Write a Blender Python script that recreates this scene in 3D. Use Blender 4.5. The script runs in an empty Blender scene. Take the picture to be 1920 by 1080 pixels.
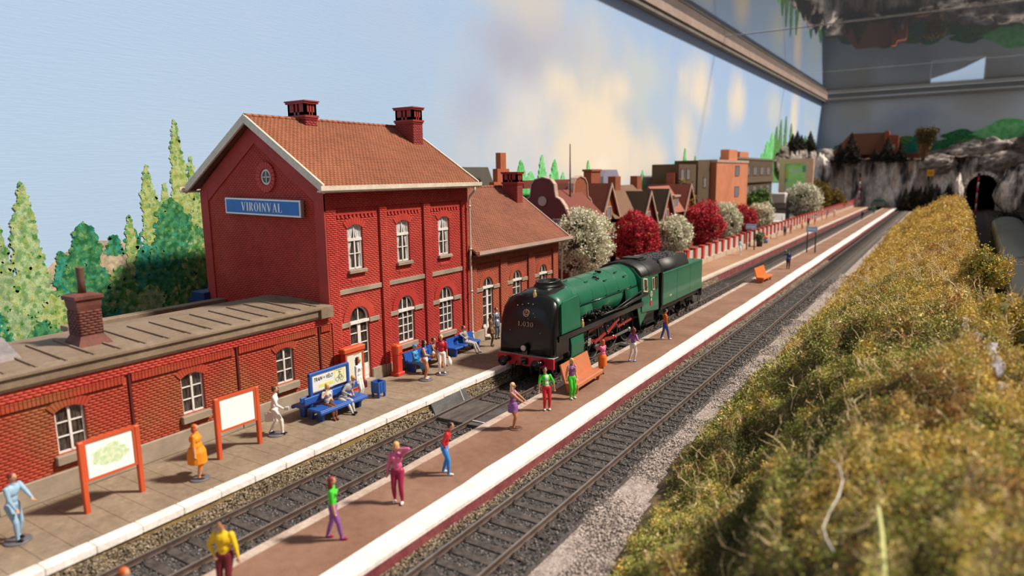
import bpy, bmesh, math, random
import numpy as np
from mathutils import Vector, Matrix
random.seed(7); rng = np.random.default_rng(11)
R = math.radians; PI = math.pi
SC = bpy.context.scene
COL = SC.collection
# ---------------------------------------------------------------- camera, light, exposure
# One unit is one metre of the modelled world (the layout is 1:87).
CAM_Z = 9.1
cam_d = bpy.data.cameras.new('camera'); cam = bpy.data.objects.new('camera', cam_d); COL.objects.link(cam)
yaw, pitch, roll = 0.572366, 0.163579, -0.01466
fwd = Vector((-math.sin(yaw)*math.cos(pitch), math.cos(yaw)*math.cos(pitch), -math.sin(pitch)))
rt = Vector((math.cos(yaw), math.sin(yaw), 0)); up = rt.cross(fwd)
r2 = rt*math.cos(roll)+up*math.sin(roll); u2 = -rt*math.sin(roll)+up*math.cos(roll)
mw = Matrix.Identity(4)
for i in range(3):
    mw[i][0] = r2[i]; mw[i][1] = u2[i]; mw[i][2] = -fwd[i]
mw[2][3] = CAM_Z
cam.matrix_world = mw
cam_d.sensor_width = 36; cam_d.lens = 1273.84/1920*36; cam_d.clip_start = .3; cam_d.clip_end = 1500
cam_d.dof.use_dof = True; cam_d.dof.focus_distance = 31.0; cam_d.dof.aperture_fstop = 0.0239/0.125
SC.camera = cam
SC.view_settings.view_transform = 'Standard'; SC.view_settings.look = 'None'
SC.view_settings.gamma = 1.0; SC.view_settings.exposure = 0.14
try: SC.view_settings.use_curve_mapping = False
except Exception: pass
wd = bpy.data.worlds.new('world'); SC.world = wd; wd.use_nodes = True
wd.node_tree.nodes['Background'].inputs[0].default_value = (.86, .86, .90, 1)
wd.node_tree.nodes['Background'].inputs[1].default_value = .28
sun_d = bpy.data.lights.new('show_lamp', 'SUN'); sun = bpy.data.objects.new('show_lamp', sun_d); COL.objects.link(sun)
sun_d.energy = 5.8; sun_d.color = (1.0, .90, .77); sun_d.angle = R(6)
SUN = Vector((1.25, .85, 1.72)).normalized()
sun.rotation_euler = SUN.to_track_quat('Z', 'Y').to_euler(); sun.location = (40, 30, 80)

# ---------------------------------------------------------------- materials
MATS = {}
def mat(name, col, rough=.6, var=0.0, scale=3.0, bump=0.0, bscale=20.0, metal=0.0, col2=None, detail=4.0, spec=.5, stretch=None, coat=0.0, thr=None):
    """principled material whose colour is broken up by noise in object space"""
    if name in MATS: return MATS[name]
    m = bpy.data.materials.new(name); m.use_nodes = True; nt = m.node_tree; N = nt.nodes; L = nt.links
    b = N['Principled BSDF']; b.inputs['Roughness'].default_value = rough; b.inputs['Metallic'].default_value = metal
    b.inputs['Specular IOR Level'].default_value = spec; b.inputs['Coat Weight'].default_value = coat
    b.inputs['Base Color'].default_value = (*col, 1)
    if var > 0 or col2 is not None or bump > 0:
        tc = N.new('ShaderNodeNewGeometry'); mp = N.new('ShaderNodeMapping'); L.new(tc.outputs['Position'], mp.inputs[0])
        if stretch: mp.inputs['Scale'].default_value = stretch
    if var > 0 or col2 is not None:
        n = N.new('ShaderNodeTexNoise'); n.inputs['Scale'].default_value = scale; n.inputs['Detail'].default_value = detail
        L.new(mp.outputs[0], n.inputs['Vector'])
        cr = N.new('ShaderNodeValToRGB'); L.new(n.outputs['Fac'], cr.inputs[0])
        a, c = (.35, .65) if thr is None else thr
        cr.color_ramp.elements[0].position = a; cr.color_ramp.elements[1].position = c
        c2 = col2 if col2 is not None else tuple(min(1, x*(1+var)) for x in col)
        c1 = col if col2 is not None else tuple(x*(1-var) for x in col)
        cr.color_ramp.elements[0].color = (*c1, 1); cr.color_ramp.elements[1].color = (*c2, 1)
        if var > 0 and col2 is not None:
            n2 = N.new('ShaderNodeTexNoise'); n2.inputs['Scale'].default_value = scale*7; n2.inputs['Detail'].default_value = 2
            L.new(mp.outputs[0], n2.inputs['Vector'])
            mr = N.new('ShaderNodeMapRange'); mr.inputs[1].default_value = .3; mr.inputs[2].default_value = .7
            mr.inputs[3].default_value = 1-var; mr.inputs[4].default_value = 1+var; L.new(n2.outputs['Fac'], mr.inputs[0])
            hs = N.new('ShaderNodeHueSaturation'); L.new(cr.outputs[0], hs.inputs['Color']); L.new(mr.outputs[0], hs.inputs['Value'])
            L.new(hs.outputs[0], b.inputs['Base Color'])
        else: L.new(cr.outputs[0], b.inputs['Base Color'])
    if bump > 0:
        n3 = N.new('ShaderNodeTexNoise'); n3.inputs['Scale'].default_value = bscale; n3.inputs['Detail'].default_value = 3
        L.new(mp.outputs[0], n3.inputs['Vector'])
        bp = N.new('ShaderNodeBump'); bp.inputs['Strength'].default_value = min(1, bump); bp.inputs['Distance'].default_value = .05
        L.new(n3.outputs['Fac'], bp.inputs['Height']); L.new(bp.outputs[0], b.inputs['Normal'])
    MATS[name] = m
    return m
def plain(name, col, rough=.55, **k): return mat(name, col, rough, var=.06, scale=2.5, **k)

# ---------------------------------------------------------------- mesh helpers
class MB:
    def __init__(s): s.v = []; s.f = []; s.m = []; s.smooth = []
    def add(s, vs, fs, mi=0, sm=False):
        o = len(s.v); s.v += [tuple(p) for p in vs]
        for f in fs: s.f.append(tuple(i+o for i in f)); s.m.append(mi); s.smooth.append(sm)
        return s
    def box(s, x0, y0, z0, x1, y1, z1, mi=0):
        if x0 > x1: x0, x1 = x1, x0
        if y0 > y1: y0, y1 = y1, y0
        if z0 > z1: z0, z1 = z1, z0
        return s.add([(x0,y0,z0),(x1,y0,z0),(x1,y1,z0),(x0,y1,z0),(x0,y0,z1),(x1,y0,z1),(x1,y1,z1),(x0,y1,z1)],
            [(0,3,2,1),(4,5,6,7),(0,1,5,4),(1,2,6,5),(2,3,7,6),(3,0,4,7)], mi)
    def bbox(s, x0, y0, z0, x1, y1, z1, b=.02, mi=0):
        """box with chamfered vertical and top edges"""
        if x0 > x1: x0, x1 = x1, x0
        if y0 > y1: y0, y1 = y1, y0
        if z0 > z1: z0, z1 = z1, z0
        def ring(i, z): return [(x0+i,y0+b,z),(x0+b,y0+i,z),(x1-b,y0+i,z),(x1-i,y0+b,z),(x1-i,y1-b,z),(x1-b,y1-i,z),(x0+b,y1-i,z),(x0+i,y1-b,z)]
        vs = ring(0, z0)+ring(0, z1-b)+ring(b, z1)
        vs[16:] = [(min(max(p[0],x0+b),x1-b), min(max(p[1],y0+b),y1-b), z1) for p in ring(0, z1)]
        fs = [tuple(reversed(range(8))), tuple(range(16,24))]
        for k in (0, 8):
            for i in range(8): j = (i+1) % 8; fs.append((k+i, k+j, k+8+j, k+8+i))
        return s.add(vs, fs, mi)
    def obox(s, c, ax, h, mi=0):
        c = Vector(c); A = [Vector(a).normalized()*k for a, k in zip(ax, h)]
        vs = []
        for z in (-1, 1):
            for x, y in ((-1,-1),(1,-1),(1,1),(-1,1)): vs.append(c+A[0]*x+A[1]*y+A[2]*z)
        return s.add(vs, [(0,3,2,1),(4,5,6,7),(0,1,5,4),(1,2,6,5),(2,3,7,6),(3,0,4,7)], mi)
    def bar(s, p0, p1, w, h, mi=0, upv=(0,0,1)):
        p0 = Vector(p0); p1 = Vector(p1); d = (p1-p0); l = d.length; d.normalize()
        u = Vector(upv); sd = d.cross(u)
        if sd.length < 1e-4: sd = d.cross(Vector((1,0,0)))
        sd.normalize(); u = sd.cross(d)
        return s.obox((p0+p1)/2, (d, sd, u), (l/2, w/2, h/2), mi)
    def tube(s, pts, rad, n=8, mi=0, cap=True, sm=True, ell=1.0):
        pts = [Vector(p) for p in pts]
        if not hasattr(rad, '__len__'): rad = [rad]*len(pts)
        rings = []; prev = None
        for i, p in enumerate(pts):
            d = (pts[min(i+1, len(pts)-1)]-pts[max(i-1, 0)]).normalized()
            if prev is None:
                a = Vector((0,0,1)) if abs(d.z) < .9 else Vector((1,0,0))
                x = d.cross(a).normalized()
            else: x = (prev-d*prev.dot(d)).normalized()
            prev = x; y = d.cross(x)
            rings.append([p+(x*math.cos(2*PI*k/n)+y*math.sin(2*PI*k/n)*ell)*rad[i] for k in range(n)])
        vs = [q for r_ in rings for q in r_]; fs = []
        for i in range(len(pts)-1):
            for k in range(n):
                j = (k+1) % n; fs.append((i*n+k, i*n+j, (i+1)*n+j, (i+1)*n+k))
        if cap: fs += [tuple(reversed(range(n))), tuple(range((len(pts)-1)*n, len(pts)*n))]
        return s.add(vs, fs, mi, sm)
    def cyl(s, p0, p1, r0, r1=None, n=16, mi=0, sm=True): return s.tube([p0, p1], [r0, r0 if r1 is None else r1], n, mi, True, sm)
    def ell(s, c, rx, ry, rz, nu=10, nv=7, mi=0, rot=None):
        vs = [(0,0,-1)]; 
        for j in range(1, nv):
            t = -PI/2+PI*j/nv
            for i in range(nu): a = 2*PI*i/nu; vs.append((math.cos(t)*math.cos(a), math.cos(t)*math.sin(a), math.sin(t)))
        vs.append((0,0,1)); fs = []
        for i in range(nu): fs.append((0, 1+(i+1)%nu, 1+i))
        for j in range(nv-2):
            for i in range(nu): a = 1+j*nu+i; b = 1+j*nu+(i+1)%nu; fs.append((a, b, b+nu, a+nu))
        k = len(vs)-1
        for i in range(nu): fs.append((k, k-nu+i, k-nu+(i+1)%nu))
        out = []
        for v in vs:
            p = Vector((v[0]*rx, v[1]*ry, v[2]*rz))
            if rot is not None: p = rot @ p
            out.append(p+Vector(c))
        return s.add(out, fs, mi, True)
    def lathe(s, c, prof, n=16, mi=0):
        vs = []; fs = []
        for r_, z in prof:
            for k in range(n): a = 2*PI*k/n; vs.append((c[0]+r_*math.cos(a), c[1]+r_*math.sin(a), c[2]+z))
        for i in range(len(prof)-1):
            for k in range(n): j = (k+1)%n; fs.append((i*n+k, i*n+j, (i+1)*n+j, (i+1)*n+k))
        fs += [tuple(reversed(range(n))), tuple(range((len(prof)-1)*n, len(prof)*n))]
        return s.add(vs, fs, mi, True)
    def prism(s, poly, fn, d0, d1, mi=0):
        """poly: (u,v) list; fn(u,v,d) -> point"""
        n = len(poly)
        vs = [fn(u, v, d0) for u, v in poly]+[fn(u, v, d1) for u, v in poly]
        fs = [tuple(range(n)), tuple(reversed(range(n, 2*n)))]
        for i in range(n): j = (i+1) % n; fs.append((i, i+n, j+n, j))
        return s.add(vs, fs, mi)
    def ringp(s, outer, inner, fn, d0, d1, mi=0):
        """closed frame between two outlines of the same point count"""
        n = len(outer); vs = []
        for d in (d0, d1):
            vs += [fn(u, v, d) for u, v in outer]+[fn(u, v, d) for u, v in inner]
        fs = []
        for i in range(n):
            j = (i+1) % n
            fs += [(i, j, n+j, n+i), (2*n+j, 2*n+i, 3*n+i, 3*n+j), (i, 2*n+i, 2*n+j, j), (n+i, n+j, 3*n+j, 3*n+i)]
        return s.add(vs, fs, mi)
    def xform(s, M, start=0):
        for i in range(start, len(s.v)): s.v[i] = tuple(M @ Vector(s.v[i]))
        return s

def rootof(o):
    while o.parent: o = o.parent
    return o
def mesh_obj(name, me, mats, parent=None):
    for m in (mats if isinstance(mats, (list, tuple)) else [mats]): me.materials.append(m)
    o = bpy.data.objects.new(name, me); COL.objects.link(o)
    if parent is not None: o.parent = parent
    return o
def obj(name, mb, mats, parent=None, world=False, fix=True):
    """link an MB as one mesh object; world=True: verts are in world space, the root stands unrotated"""
    me = bpy.data.meshes.new(name); off = Vector((0,0,0))
    if world and parent is not None: off = rootof(parent).location
    me.from_pydata([(p[0]-off[0], p[1]-off[1], p[2]-off[2]) for p in mb.v], [], mb.f)
    me.polygons.foreach_set('material_index', mb.m); me.polygons.foreach_set('use_smooth', mb.smooth)
    me.update()
    if fix and len(mb.f) < 40000:
        bm = bmesh.new(); bm.from_mesh(me); bmesh.ops.recalc_face_normals(bm, faces=bm.faces); bm.to_mesh(me); bm.free()
    return mesh_obj(name, me, mats, parent)
def tag(o, label=None, cat=None, group=None, kind=None):
    if label: o['label'] = label
    if cat: o['category'] = cat
    if group: o['group'] = group
    if kind: o['kind'] = kind
    return o
def empty(name, loc, label=None, cat=None, group=None, rz=0, kind=None):
    o = bpy.data.objects.new(name, None); COL.objects.link(o); o.location = loc; o.rotation_euler = (0,0,rz)
    o.empty_display_size = .3
    return tag(o, label, cat, group, kind)
def kids(o): return [c for c in COL.objects if c.parent is o]
KID = {}
def copy_tree(o, parent=None):
    c = o.copy(); COL.objects.link(c)
    if parent: c.parent = parent
    for ch in list(o.children): copy_tree(ch, c)
    return c
_BF = np.array([(0,3,2,1),(4,5,6,7),(0,1,5,4),(1,2,6,5),(2,3,7,6),(3,0,4,7)])
def np_mesh(name, V, F, mi=None, smooth=False):
    """V (n,3), F (m,k)"""
    me = bpy.data.meshes.new(name); k = F.shape[1]
    me.vertices.add(len(V)); me.vertices.foreach_set('co', np.ascontiguousarray(V, dtype=np.float32).ravel())
    me.loops.add(F.size); me.loops.foreach_set('vertex_index', np.ascontiguousarray(F, dtype=np.int32).ravel())
    me.polygons.add(len(F)); me.polygons.foreach_set('loop_start', np.arange(0, F.size, k, dtype=np.int32))
    me.polygons.foreach_set('loop_total', np.full(len(F), k, dtype=np.int32))
    if mi is not None: me.polygons.foreach_set('material_index', np.asarray(mi, dtype=np.int32))
    if smooth: me.polygons.foreach_set('use_smooth', np.ones(len(F), dtype=bool))
    me.update(calc_edges=True); me.validate()
    return me
def boxes_mesh(name, B, mi=None):
    """B (n,6) x0,y0,z0,x1,y1,z1"""
    B = np.asarray(B, dtype=float); n = len(B)
    idx = [(0,1,2),(3,1,2),(3,4,2),(0,4,2),(0,1,5),(3,1,5),(3,4,5),(0,4,5)]
    V = np.stack([B[:, list(t)] for t in idx], 1).reshape(-1, 3)
    F = (_BF[None]+8*np.arange(n)[:, None, None]).reshape(-1, 4)
    return np_mesh(name, V, F, None if mi is None else np.repeat(mi, 6))
def tri_soup(name, C, size, ntri, mi=None, slim=1.0):
    """clumps of little leaves around the points C (n,3); size (n,) ; returns a mesh"""
    n = len(C); size = np.broadcast_to(size, (n,))
    P = np.repeat(C, ntri, 0); S = np.repeat(size, ntri)[:, None]
    P = P+rng.normal(0, .55, P.shape)*S
    a = rng.normal(0, 1, P.shape); a /= np.linalg.norm(a, axis=1)[:, None]+1e-9
    b = rng.normal(0, 1, P.shape); b -= a*(a*b).sum(1)[:, None]; b /= np.linalg.norm(b, axis=1)[:, None]+1e-9
    l = S*rng.uniform(.45, 1.0, (len(P), 1)); w = S*rng.uniform(.22, .45, (len(P), 1))*slim
    V = np.stack([P-a*l*.5, P+b*w, P+a*l*.5, P-b*w], 1).reshape(-1, 3)
    F = np.arange(len(V)).reshape(-1, 4)
    return np_mesh(name, V, F, None if mi is None else np.repeat(mi, ntri))
# simple value noise for shaping the land
_G = rng.random((64, 64, 16))
def vnoise(x, y, z=0.0):
    x = np.asarray(x, float); y = np.asarray(y, float); z = np.asarray(z, float)+x*0
    xi = np.floor(x).astype(int); yi = np.floor(y).astype(int); zi = np.floor(z).astype(int)
    fx = x-xi; fy = y-yi; fz = z-zi
    fx = fx*fx*(3-2*fx); fy = fy*fy*(3-2*fy); fz = fz*fz*(3-2*fz); o = 0
    for i in (0, 1):
        for j in (0, 1):
            for k in (0, 1):
                o = o+_G[(xi+i) % 64, (yi+j) % 64, (zi+k) % 16]*np.where(i, fx, 1-fx)*np.where(j, fy, 1-fy)*np.where(k, fz, 1-fz)
    return o*2-1
def fbm(x, y, z=0.0, oct=4):
    o = 0; a = 1; 
    for k in range(oct): o = o+a*vnoise(np.asarray(x)*2**k+17*k, np.asarray(y)*2**k+5*k, np.asarray(z)*2**k); a *= .5
    return o
XP = lambda u, v, d: (d, u, v)      # face looking along x: u = y, v = z
YP = lambda u, v, d: (u, d, v)      # face looking along y: u = x, v = z
ZP = lambda u, v, d: (u, v, d)
# ---------------------------------------------------------------- levels
PZ = .3          # station platform
RZ = -.3         # rail head
BZ = -.47        # sleeper tops / ballast
T1, T2 = -15.95, -9.58   # track centres
WL, WF, WR = -32.0, 210.0, 13.6
CZ = 28.5
# ---------------------------------------------------------------- painted backdrop of the showcase
def paint_material(name, axis, blobs, base, top):
    m = bpy.data.materials.new(name); m.use_nodes = True; nt = m.node_tree; N = nt.nodes; L = nt.links
    b = N['Principled BSDF']; b.inputs['Roughness'].default_value = .55; b.inputs['Specular IOR Level'].default_value = .25
    g = N.new('ShaderNodeNewGeometry'); sp = N.new('ShaderNodeSeparateXYZ'); L.new(g.outputs['Position'], sp.inputs[0])
    ns = N.new('ShaderNodeTexNoise'); ns.inputs['Scale'].default_value = .085; ns.inputs['Detail'].default_value = 3; L.new(g.outputs['Position'], ns.inputs['Vector'])
    ns2 = N.new('ShaderNodeTexNoise'); ns2.inputs['Scale'].default_value = .3; ns2.inputs['Detail'].default_value = 4
    mp = N.new('ShaderNodeMapping'); mp.inputs['Scale'].default_value = (1, 1, .6); L.new(g.outputs['Position'], mp.inputs[0]); L.new(mp.outputs[0], ns2.inputs['Vector'])
    def mth(op, a, b_=None, c=None):
        n = N.new('ShaderNodeMath'); n.operation = op
        for i, q in enumerate((a, b_, c)):
            if q is None: continue
            if isinstance(q, (int, float)): n.inputs[i].default_value = q
            else: L.new(q, n.inputs[i])
        return n.outputs[0]
    U = sp.outputs[axis]; Z = sp.outputs[2]
    wob = mth('MULTIPLY', mth('SUBTRACT', ns.outputs['Fac'], .5), 1.7)
    wob2 = mth('MULTIPLY', mth('SUBTRACT', ns2.outputs['Fac'], .5), .55)
    mr = N.new('ShaderNodeMapRange'); L.new(Z, mr.inputs[0]); mr.inputs[1].default_value = 4; mr.inputs[2].default_value = 24
    mx = N.new('ShaderNodeMixRGB'); L.new(mr.outputs[0], mx.inputs[0]); mx.inputs[1].default_value = (*base, 1); mx.inputs[2].default_value = (*top, 1)
    cur = mx.outputs[0]
    for (u0, z0, ru, rz, col, amt) in blobs:
        du = mth('DIVIDE', mth('SUBTRACT', U, u0), ru); dz = mth('DIVIDE', mth('SUBTRACT', Z, z0), rz)
        d = mth('SQRT', mth('ADD', mth('MULTIPLY', du, du), mth('MULTIPLY', dz, dz)))
        d = mth('ADD', mth('ADD', d, wob), wob2)
        r_ = N.new('ShaderNodeMapRange'); r_.interpolation_type = 'SMOOTHSTEP'; L.new(d, r_.inputs[0])
        r_.inputs[1].default_value = 1.35; r_.inputs[2].default_value = .0; r_.inputs[3].default_value = 0; r_.inputs[4].default_value = amt
        q = N.new('ShaderNodeMixRGB'); L.new(r_.outputs[0], q.inputs[0]); L.new(cur, q.inputs[1]); q.inputs[2].default_value = (*col, 1); cur = q.outputs[0]
    L.new(cur, b.inputs['Base Color'])
    # brushed paint relief
    n4 = N.new('ShaderNodeTexNoise'); n4.inputs['Scale'].default_value = 1.0; mp2 = N.new('ShaderNodeMapping'); mp2.inputs['Scale'].default_value = (1.2, 1.2, 14)
    L.new(g.outputs['Position'], mp2.inputs[0]); L.new(mp2.outputs[0], n4.inputs['Vector'])
    bp = N.new('ShaderNodeBump'); bp.inputs['Strength'].default_value = .06; bp.inputs['Distance'].default_value = .1; L.new(n4.outputs['Fac'], bp.inputs['Height']); L.new(bp.outputs[0], b.inputs['Normal'])
    return m
CRM = (.82, .74, .62); CRM2 = (.73, .69, .61); GRY = (.40, .43, .58); BLU = (.40, .56, .80); PAL = (.58, .60, .62)
left_blobs = [ # (Y, Z, ry, rz, colour, amount)
    (66, 16, 26, 11, PAL, .95), (53, 14, 7, 5, (.66,.68,.74), .8), (50, 19.5, 7, 3.2, GRY, .85), (45.5, 15, 4, 3, (.40,.46,.66), .7), (58, 21.5, 6, 3.0, (.46,.50,.62), .7), (50, 25, 9, 3, (.60,.58,.58), .8),
    (62, 11, 13, 5, CRM, 1), (67, 14, 8, 5, CRM, 1), (72, 11, 8, 4, CRM, .9), (59, 17.5, 3.5, 2.2, CRM, .8), (73, 18.5, 4, 2, CRM, .8), (81, 20, 7, 6, (.55,.63,.66), .8), (84, 17.5, 4.5, 3.5, BLU, .7), (84, 11, 7, 3.5, CRM, .8),
    (95, 14, 6, 9, CRM2, 1), (101, 21, 8, 5, CRM, .9), (112, 18, 5, 6, BLU, .9), (109, 11, 6, 3, BLU, .8), (122, 21, 6, 4.5, CRM, .9), (136, 16, 9, 7, BLU, .8), (150, 22, 9, 5, (.58,.64,.66), .9), (172, 18, 6, 10, CRM, .95), (195, 20, 12, 8, (.50,.58,.62), .8)]
wall_left_m = paint_material('painted_sky', 1, left_blobs, (.43,.60,.82), (.37,.53,.82))
wall_far_m = paint_material('painted_sky_far', 0, [(-24, 25, 7, 6, (.40,.40,.36), .8), (-10, 23, 9, 5, (.30,.38,.52), .8), (5, 26, 9, 4, (.42,.43,.42), .8)], (.56,.64,.74), (.52,.58,.63))
def struct(name, mb, m, parent=None, world=False):
    o = obj(name, mb, m, parent, world)
    if parent is None: o['kind'] = 'structure'
    return o
wall_left = struct('wall_left', MB().box(WL-.6, -25, -2, WL, WF+.6, CZ+.6), wall_left_m)
wall_back = struct('wall_back', MB().box(WL, WF, -2, WR, WF+.6, CZ+.4), wall_far_m)
shade_wall_right = struct('shade_wall_right', MB().box(WR, 20, -2, WR+.5, WF, 18.2), plain('shade_board', (.20,.17,.14), .7))  # out-of-view board, added to cast shade over the right-hand line
ground_m = mat('ballast_bed', (.10,.085,.08), .95, col2=(.20,.16,.145), scale=9, var=.5, bump=.9, bscale=14)
struct('floor', MB().box(WL, -25, -1.6, WR, WF, -.62), ground_m)
# rails of the acrylic case along the tops of the walls
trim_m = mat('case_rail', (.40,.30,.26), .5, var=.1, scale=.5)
struct('trim_1', MB().box(WL, -25, CZ-.6, WL+.9, WF, CZ), mat('case_rail_shadow', (.20,.175,.15), .6, var=.1, scale=.5))  # shade under the rail put into this strip's darker colour
struct('trim_3', MB().box(WL+.1, -25, CZ, WL+1.1, WF, CZ+1.0), trim_m)
struct('trim_2', MB().box(WL, WF-1.2, CZ-.75, WR, WF, CZ-.1), mat('case_rail_grey', (.20,.19,.17), .5, var=.1, scale=.5))
# acrylic ceiling sheets
gm = bpy.data.materials.new('acrylic'); gm.use_nodes = True; N = gm.node_tree.nodes; L = gm.node_tree.links
for n in list(N): N.remove(n)
out = N.new('ShaderNodeOutputMaterial'); tr = N.new('ShaderNodeBsdfTransparent'); gl = N.new('ShaderNodeBsdfGlossy'); fr = N.new('ShaderNodeFresnel'); mx = N.new('ShaderNodeMixShader')
tr.inputs[0].default_value = (.96,.97,.97,1); gl.inputs['Roughness'].default_value = .02; fr.inputs[0].default_value = 1.62; gl.inputs[0].default_value = (.95,.95,.95,1)
L.new(fr.outputs[0], mx.inputs[0]); L.new(tr.outputs[0], mx.inputs[1]); L.new(gl.outputs[0], mx.inputs[2]); L.new(mx.outputs[0], out.inputs[0])
ceil = bpy.data.objects.new('ceiling', None); COL.objects.link(ceil); ceil['kind'] = 'structure'
for a, b in ((-25, 58), (58, 108.6), (109.4, 160), (160.2, 210)):
    s_ = MB().add([(WL+.2, a, CZ+1.05), (WR, a, CZ+1.05), (WR, b, CZ+1.05), (WL+.2, b, CZ+1.05)], [(0,3,2,1)])
    obj('acrylic_sheet', s_, gm, ceil, fix=False)
jm = bpy.data.materials.new('acrylic_edge'); jm.use_nodes = True; q_ = jm.node_tree.nodes; b_ = q_['Principled BSDF']
b_.inputs['Base Color'].default_value = (.6,.58,.55,1); b_.inputs['Alpha'].default_value = .18; b_.inputs['Roughness'].default_value = .3
for y in (109, 160.1):
    obj('joint_strip', MB().box(WL+.2, y-.45, CZ+1.06, WR, y+.45, CZ+1.2), jm, ceil)
# the exhibition room beyond the case, dark, with one daylight window
rw = struct('wall_room', MB().box(-420, 420, -60, 300, 424, 190), plain('room_paint', (.16,.155,.15), .8))
rwm = bpy.data.materials.new('daylight_pane'); rwm.use_nodes = True
e_ = rwm.node_tree.nodes['Principled BSDF']; e_.inputs['Base Color'].default_value = (.6,.75,1,1); e_.inputs['Emission Color'].default_value = (.60,.78,1,1); e_.inputs['Emission Strength'].default_value = .75
win = struct('window_1', MB().ringp([(-14,52.5),(9.5,52.5),(9.5,64),(-14,64)], [(-13.4,53.1),(8.9,53.1),(8.9,63.4),(-13.4,63.4)], YP, 419.2, 420), plain('room_window_frame', (.45,.45,.45)))
obj('pane', MB().prism([(-13.4,53.1),(8.9,53.1),(8.9,63.4),(-1,58.5),(-13.4,55)], YP, 419.6, 419.8), rwm, win)

# ---------------------------------------------------------------- paintings on the walls (flat paint, a few millimetres of the model)
def dab_mat(name, a, b, scale=3.6):
    m = mat(name, a, .7, col2=b, scale=scale, var=.25, detail=6, spec=.2, thr=(.40, .58)); return m
P_LG = dab_mat('paint_light_green', (.17,.33,.12), (.42,.55,.28)); P_YG = dab_mat('paint_yellow_green', (.24,.34,.07), (.44,.50,.20))
P_DG = dab_mat('paint_dark_green', (.015,.12,.045), (.06,.26,.11)); P_TG = dab_mat('paint_teal', (.01,.15,.10), (.05,.32,.22))
P_MG = dab_mat('paint_mid_green', (.05,.20,.03), (.17,.34,.13)); P_SG = dab_mat('paint_sage', (.16,.28,.12), (.34,.44,.24))
P_BG = dab_mat('paint_beige', (.42,.33,.22), (.52,.43,.31), .8); P_FR = dab_mat('paint_fresh_green', (.12,.52,.16), (.24,.66,.28), .8)
PN = [0]
def painted(kind, uc, z0, z1, hw, m, axis='L'):
    PN[0] += 1; k = PN[0]; n = 130; o = []
    for sgn in (-1, 1):
        side = []
        for i in range(n+1):
            t = i/n
            if kind == 'poplar': w = (math.sin(PI*min(1, t*.93+.07))**.4)*(1-t)**.30*1.05*(.75+.25*(1-t))
            elif kind == 'tree': w = max(0, 1-(2*t-1)**4)**.6*(1-.45*t)*1.15
            elif kind == 'bush': w = math.sqrt(max(0, 1-t*t))
            else: w = math.sqrt(max(0, 1-t*t))
            j = 1+.22*float(vnoise(t*9+k*7.1, sgn*3.3+k))+.16*float(vnoise(t*26+k*3.1, sgn*5.3))+.14*float(vnoise(t*70+k*1.1, sgn*2.3))
            if kind == 'hill': j = 1
            side.append((uc+sgn*hw*w*j, z0+(z1-z0)*t))
        o.append(side)
    poly = o[0]+list(reversed(o[1]))
    lay = .01+.003*k
    mb = MB()
    if axis == 'L': mb.prism(poly, XP, WL+.001, WL+lay); par = wall_left
    else: mb.prism(poly, YP, WF-.001, WF-lay); par = wall_back
    tr_o = obj('painted_hill' if kind == 'hill' else 'painted_tree', mb, m, par)
    if kind == 'hill' or z0 > 6.5 or uc > 40: return
    rr = random.Random(k); db = MB(); nb = int(30+28*hw*(z1-z0))
    sides = (o[0], o[1])
    for q in range(nb):
        i = rr.randrange(n+1); ua, z = sides[0][i]; ub, _ = sides[1][i]
        u = ua+(ub-ua)*(rr.random() if rr.random() < .6 else rr.choice((.02, .98))); s_ = rr.uniform(.04, .13); ns_ = 7
        P = [(u+s_*math.cos(2*PI*j/ns_)*rr.uniform(.5, 1.2), z+s_*1.1*math.sin(2*PI*j/ns_)*rr.uniform(.5, 1.2)) for j in range(ns_)]
        db.add([XP(a, b, WL+lay+.002+.0003*(q % 9)) for a, b in P], [tuple(range(ns_))], rr.choice((0, 0, 1, 2)))
    dabs = {P_LG: (P_YG, P_SG, P_MG), P_YG: (P_LG, P_MG, P_YG), P_DG: (P_MG, P_DG, P_TG), P_TG: (P_DG, P_TG, P_MG), P_MG: (P_DG, P_SG, P_YG), P_SG: (P_LG, P_MG, P_YG)}.get(m, (m, m, m))
    do = obj('brush_dabs', db, list(dabs), tr_o, fix=False); do['kind'] = 'stuff'
painted('hill', 15.6, 2.5, 6.5, 3.4, P_BG)
painted('bush', 16.2, 5.8, 6.65, .35, P_TG); painted('bush', 17.1, 6.0, 6.85, .35, P_TG)
painted('poplar', 18.8, 4.5, 9.0, .6, P_YG); painted('poplar', 20.3, 4.5, 10.2, .55, P_YG); painted('poplar', 19.62, 4.5, 12.0, .62, P_YG); painted('poplar', 18.02, 4.5, 9.9, .62, P_YG); painted('poplar', 16.98, 4.8, 7.5, .34, P_YG); painted('tree', 20.5, 4.0, 8.4, .6, P_YG)
painted('poplar', 11.75, 1.5, 7.5, .62, P_SG); painted('poplar', 12.75, 2.0, 9.1, .85, P_LG)
painted('tree', 13.95, 2.2, 6.2, .42, P_TG); painted('tree', 14.95, 2.0, 7.35, .95, P_DG)
painted('bush', 17.6, 2.2, 6.1, .95, P_TG); painted('tree', 19.05, 2.0, 8.2, 1.35, P_DG); painted('tree', 20.3, 1.8, 6.9, .9, P_MG)
painted('bush', 16.4, 2.0, 5.3, .85, P_MG); painted('bush', 13.6, 1.5, 4.5, .9, P_YG); painted('bush', 12.0, 1.5, 4.1, .75, P_SG)
painted('bush', 11.0, 1.5, 4.6, .8, P_TG); painted('bush', 14.6, 1.2, 3.6, 1.0, P_MG); painted('bush', 17.6, 1.8, 4.2, .9, P_SG); painted('bush', 19.2, 1.6, 4.0, 1.1, P_MG)
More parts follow.
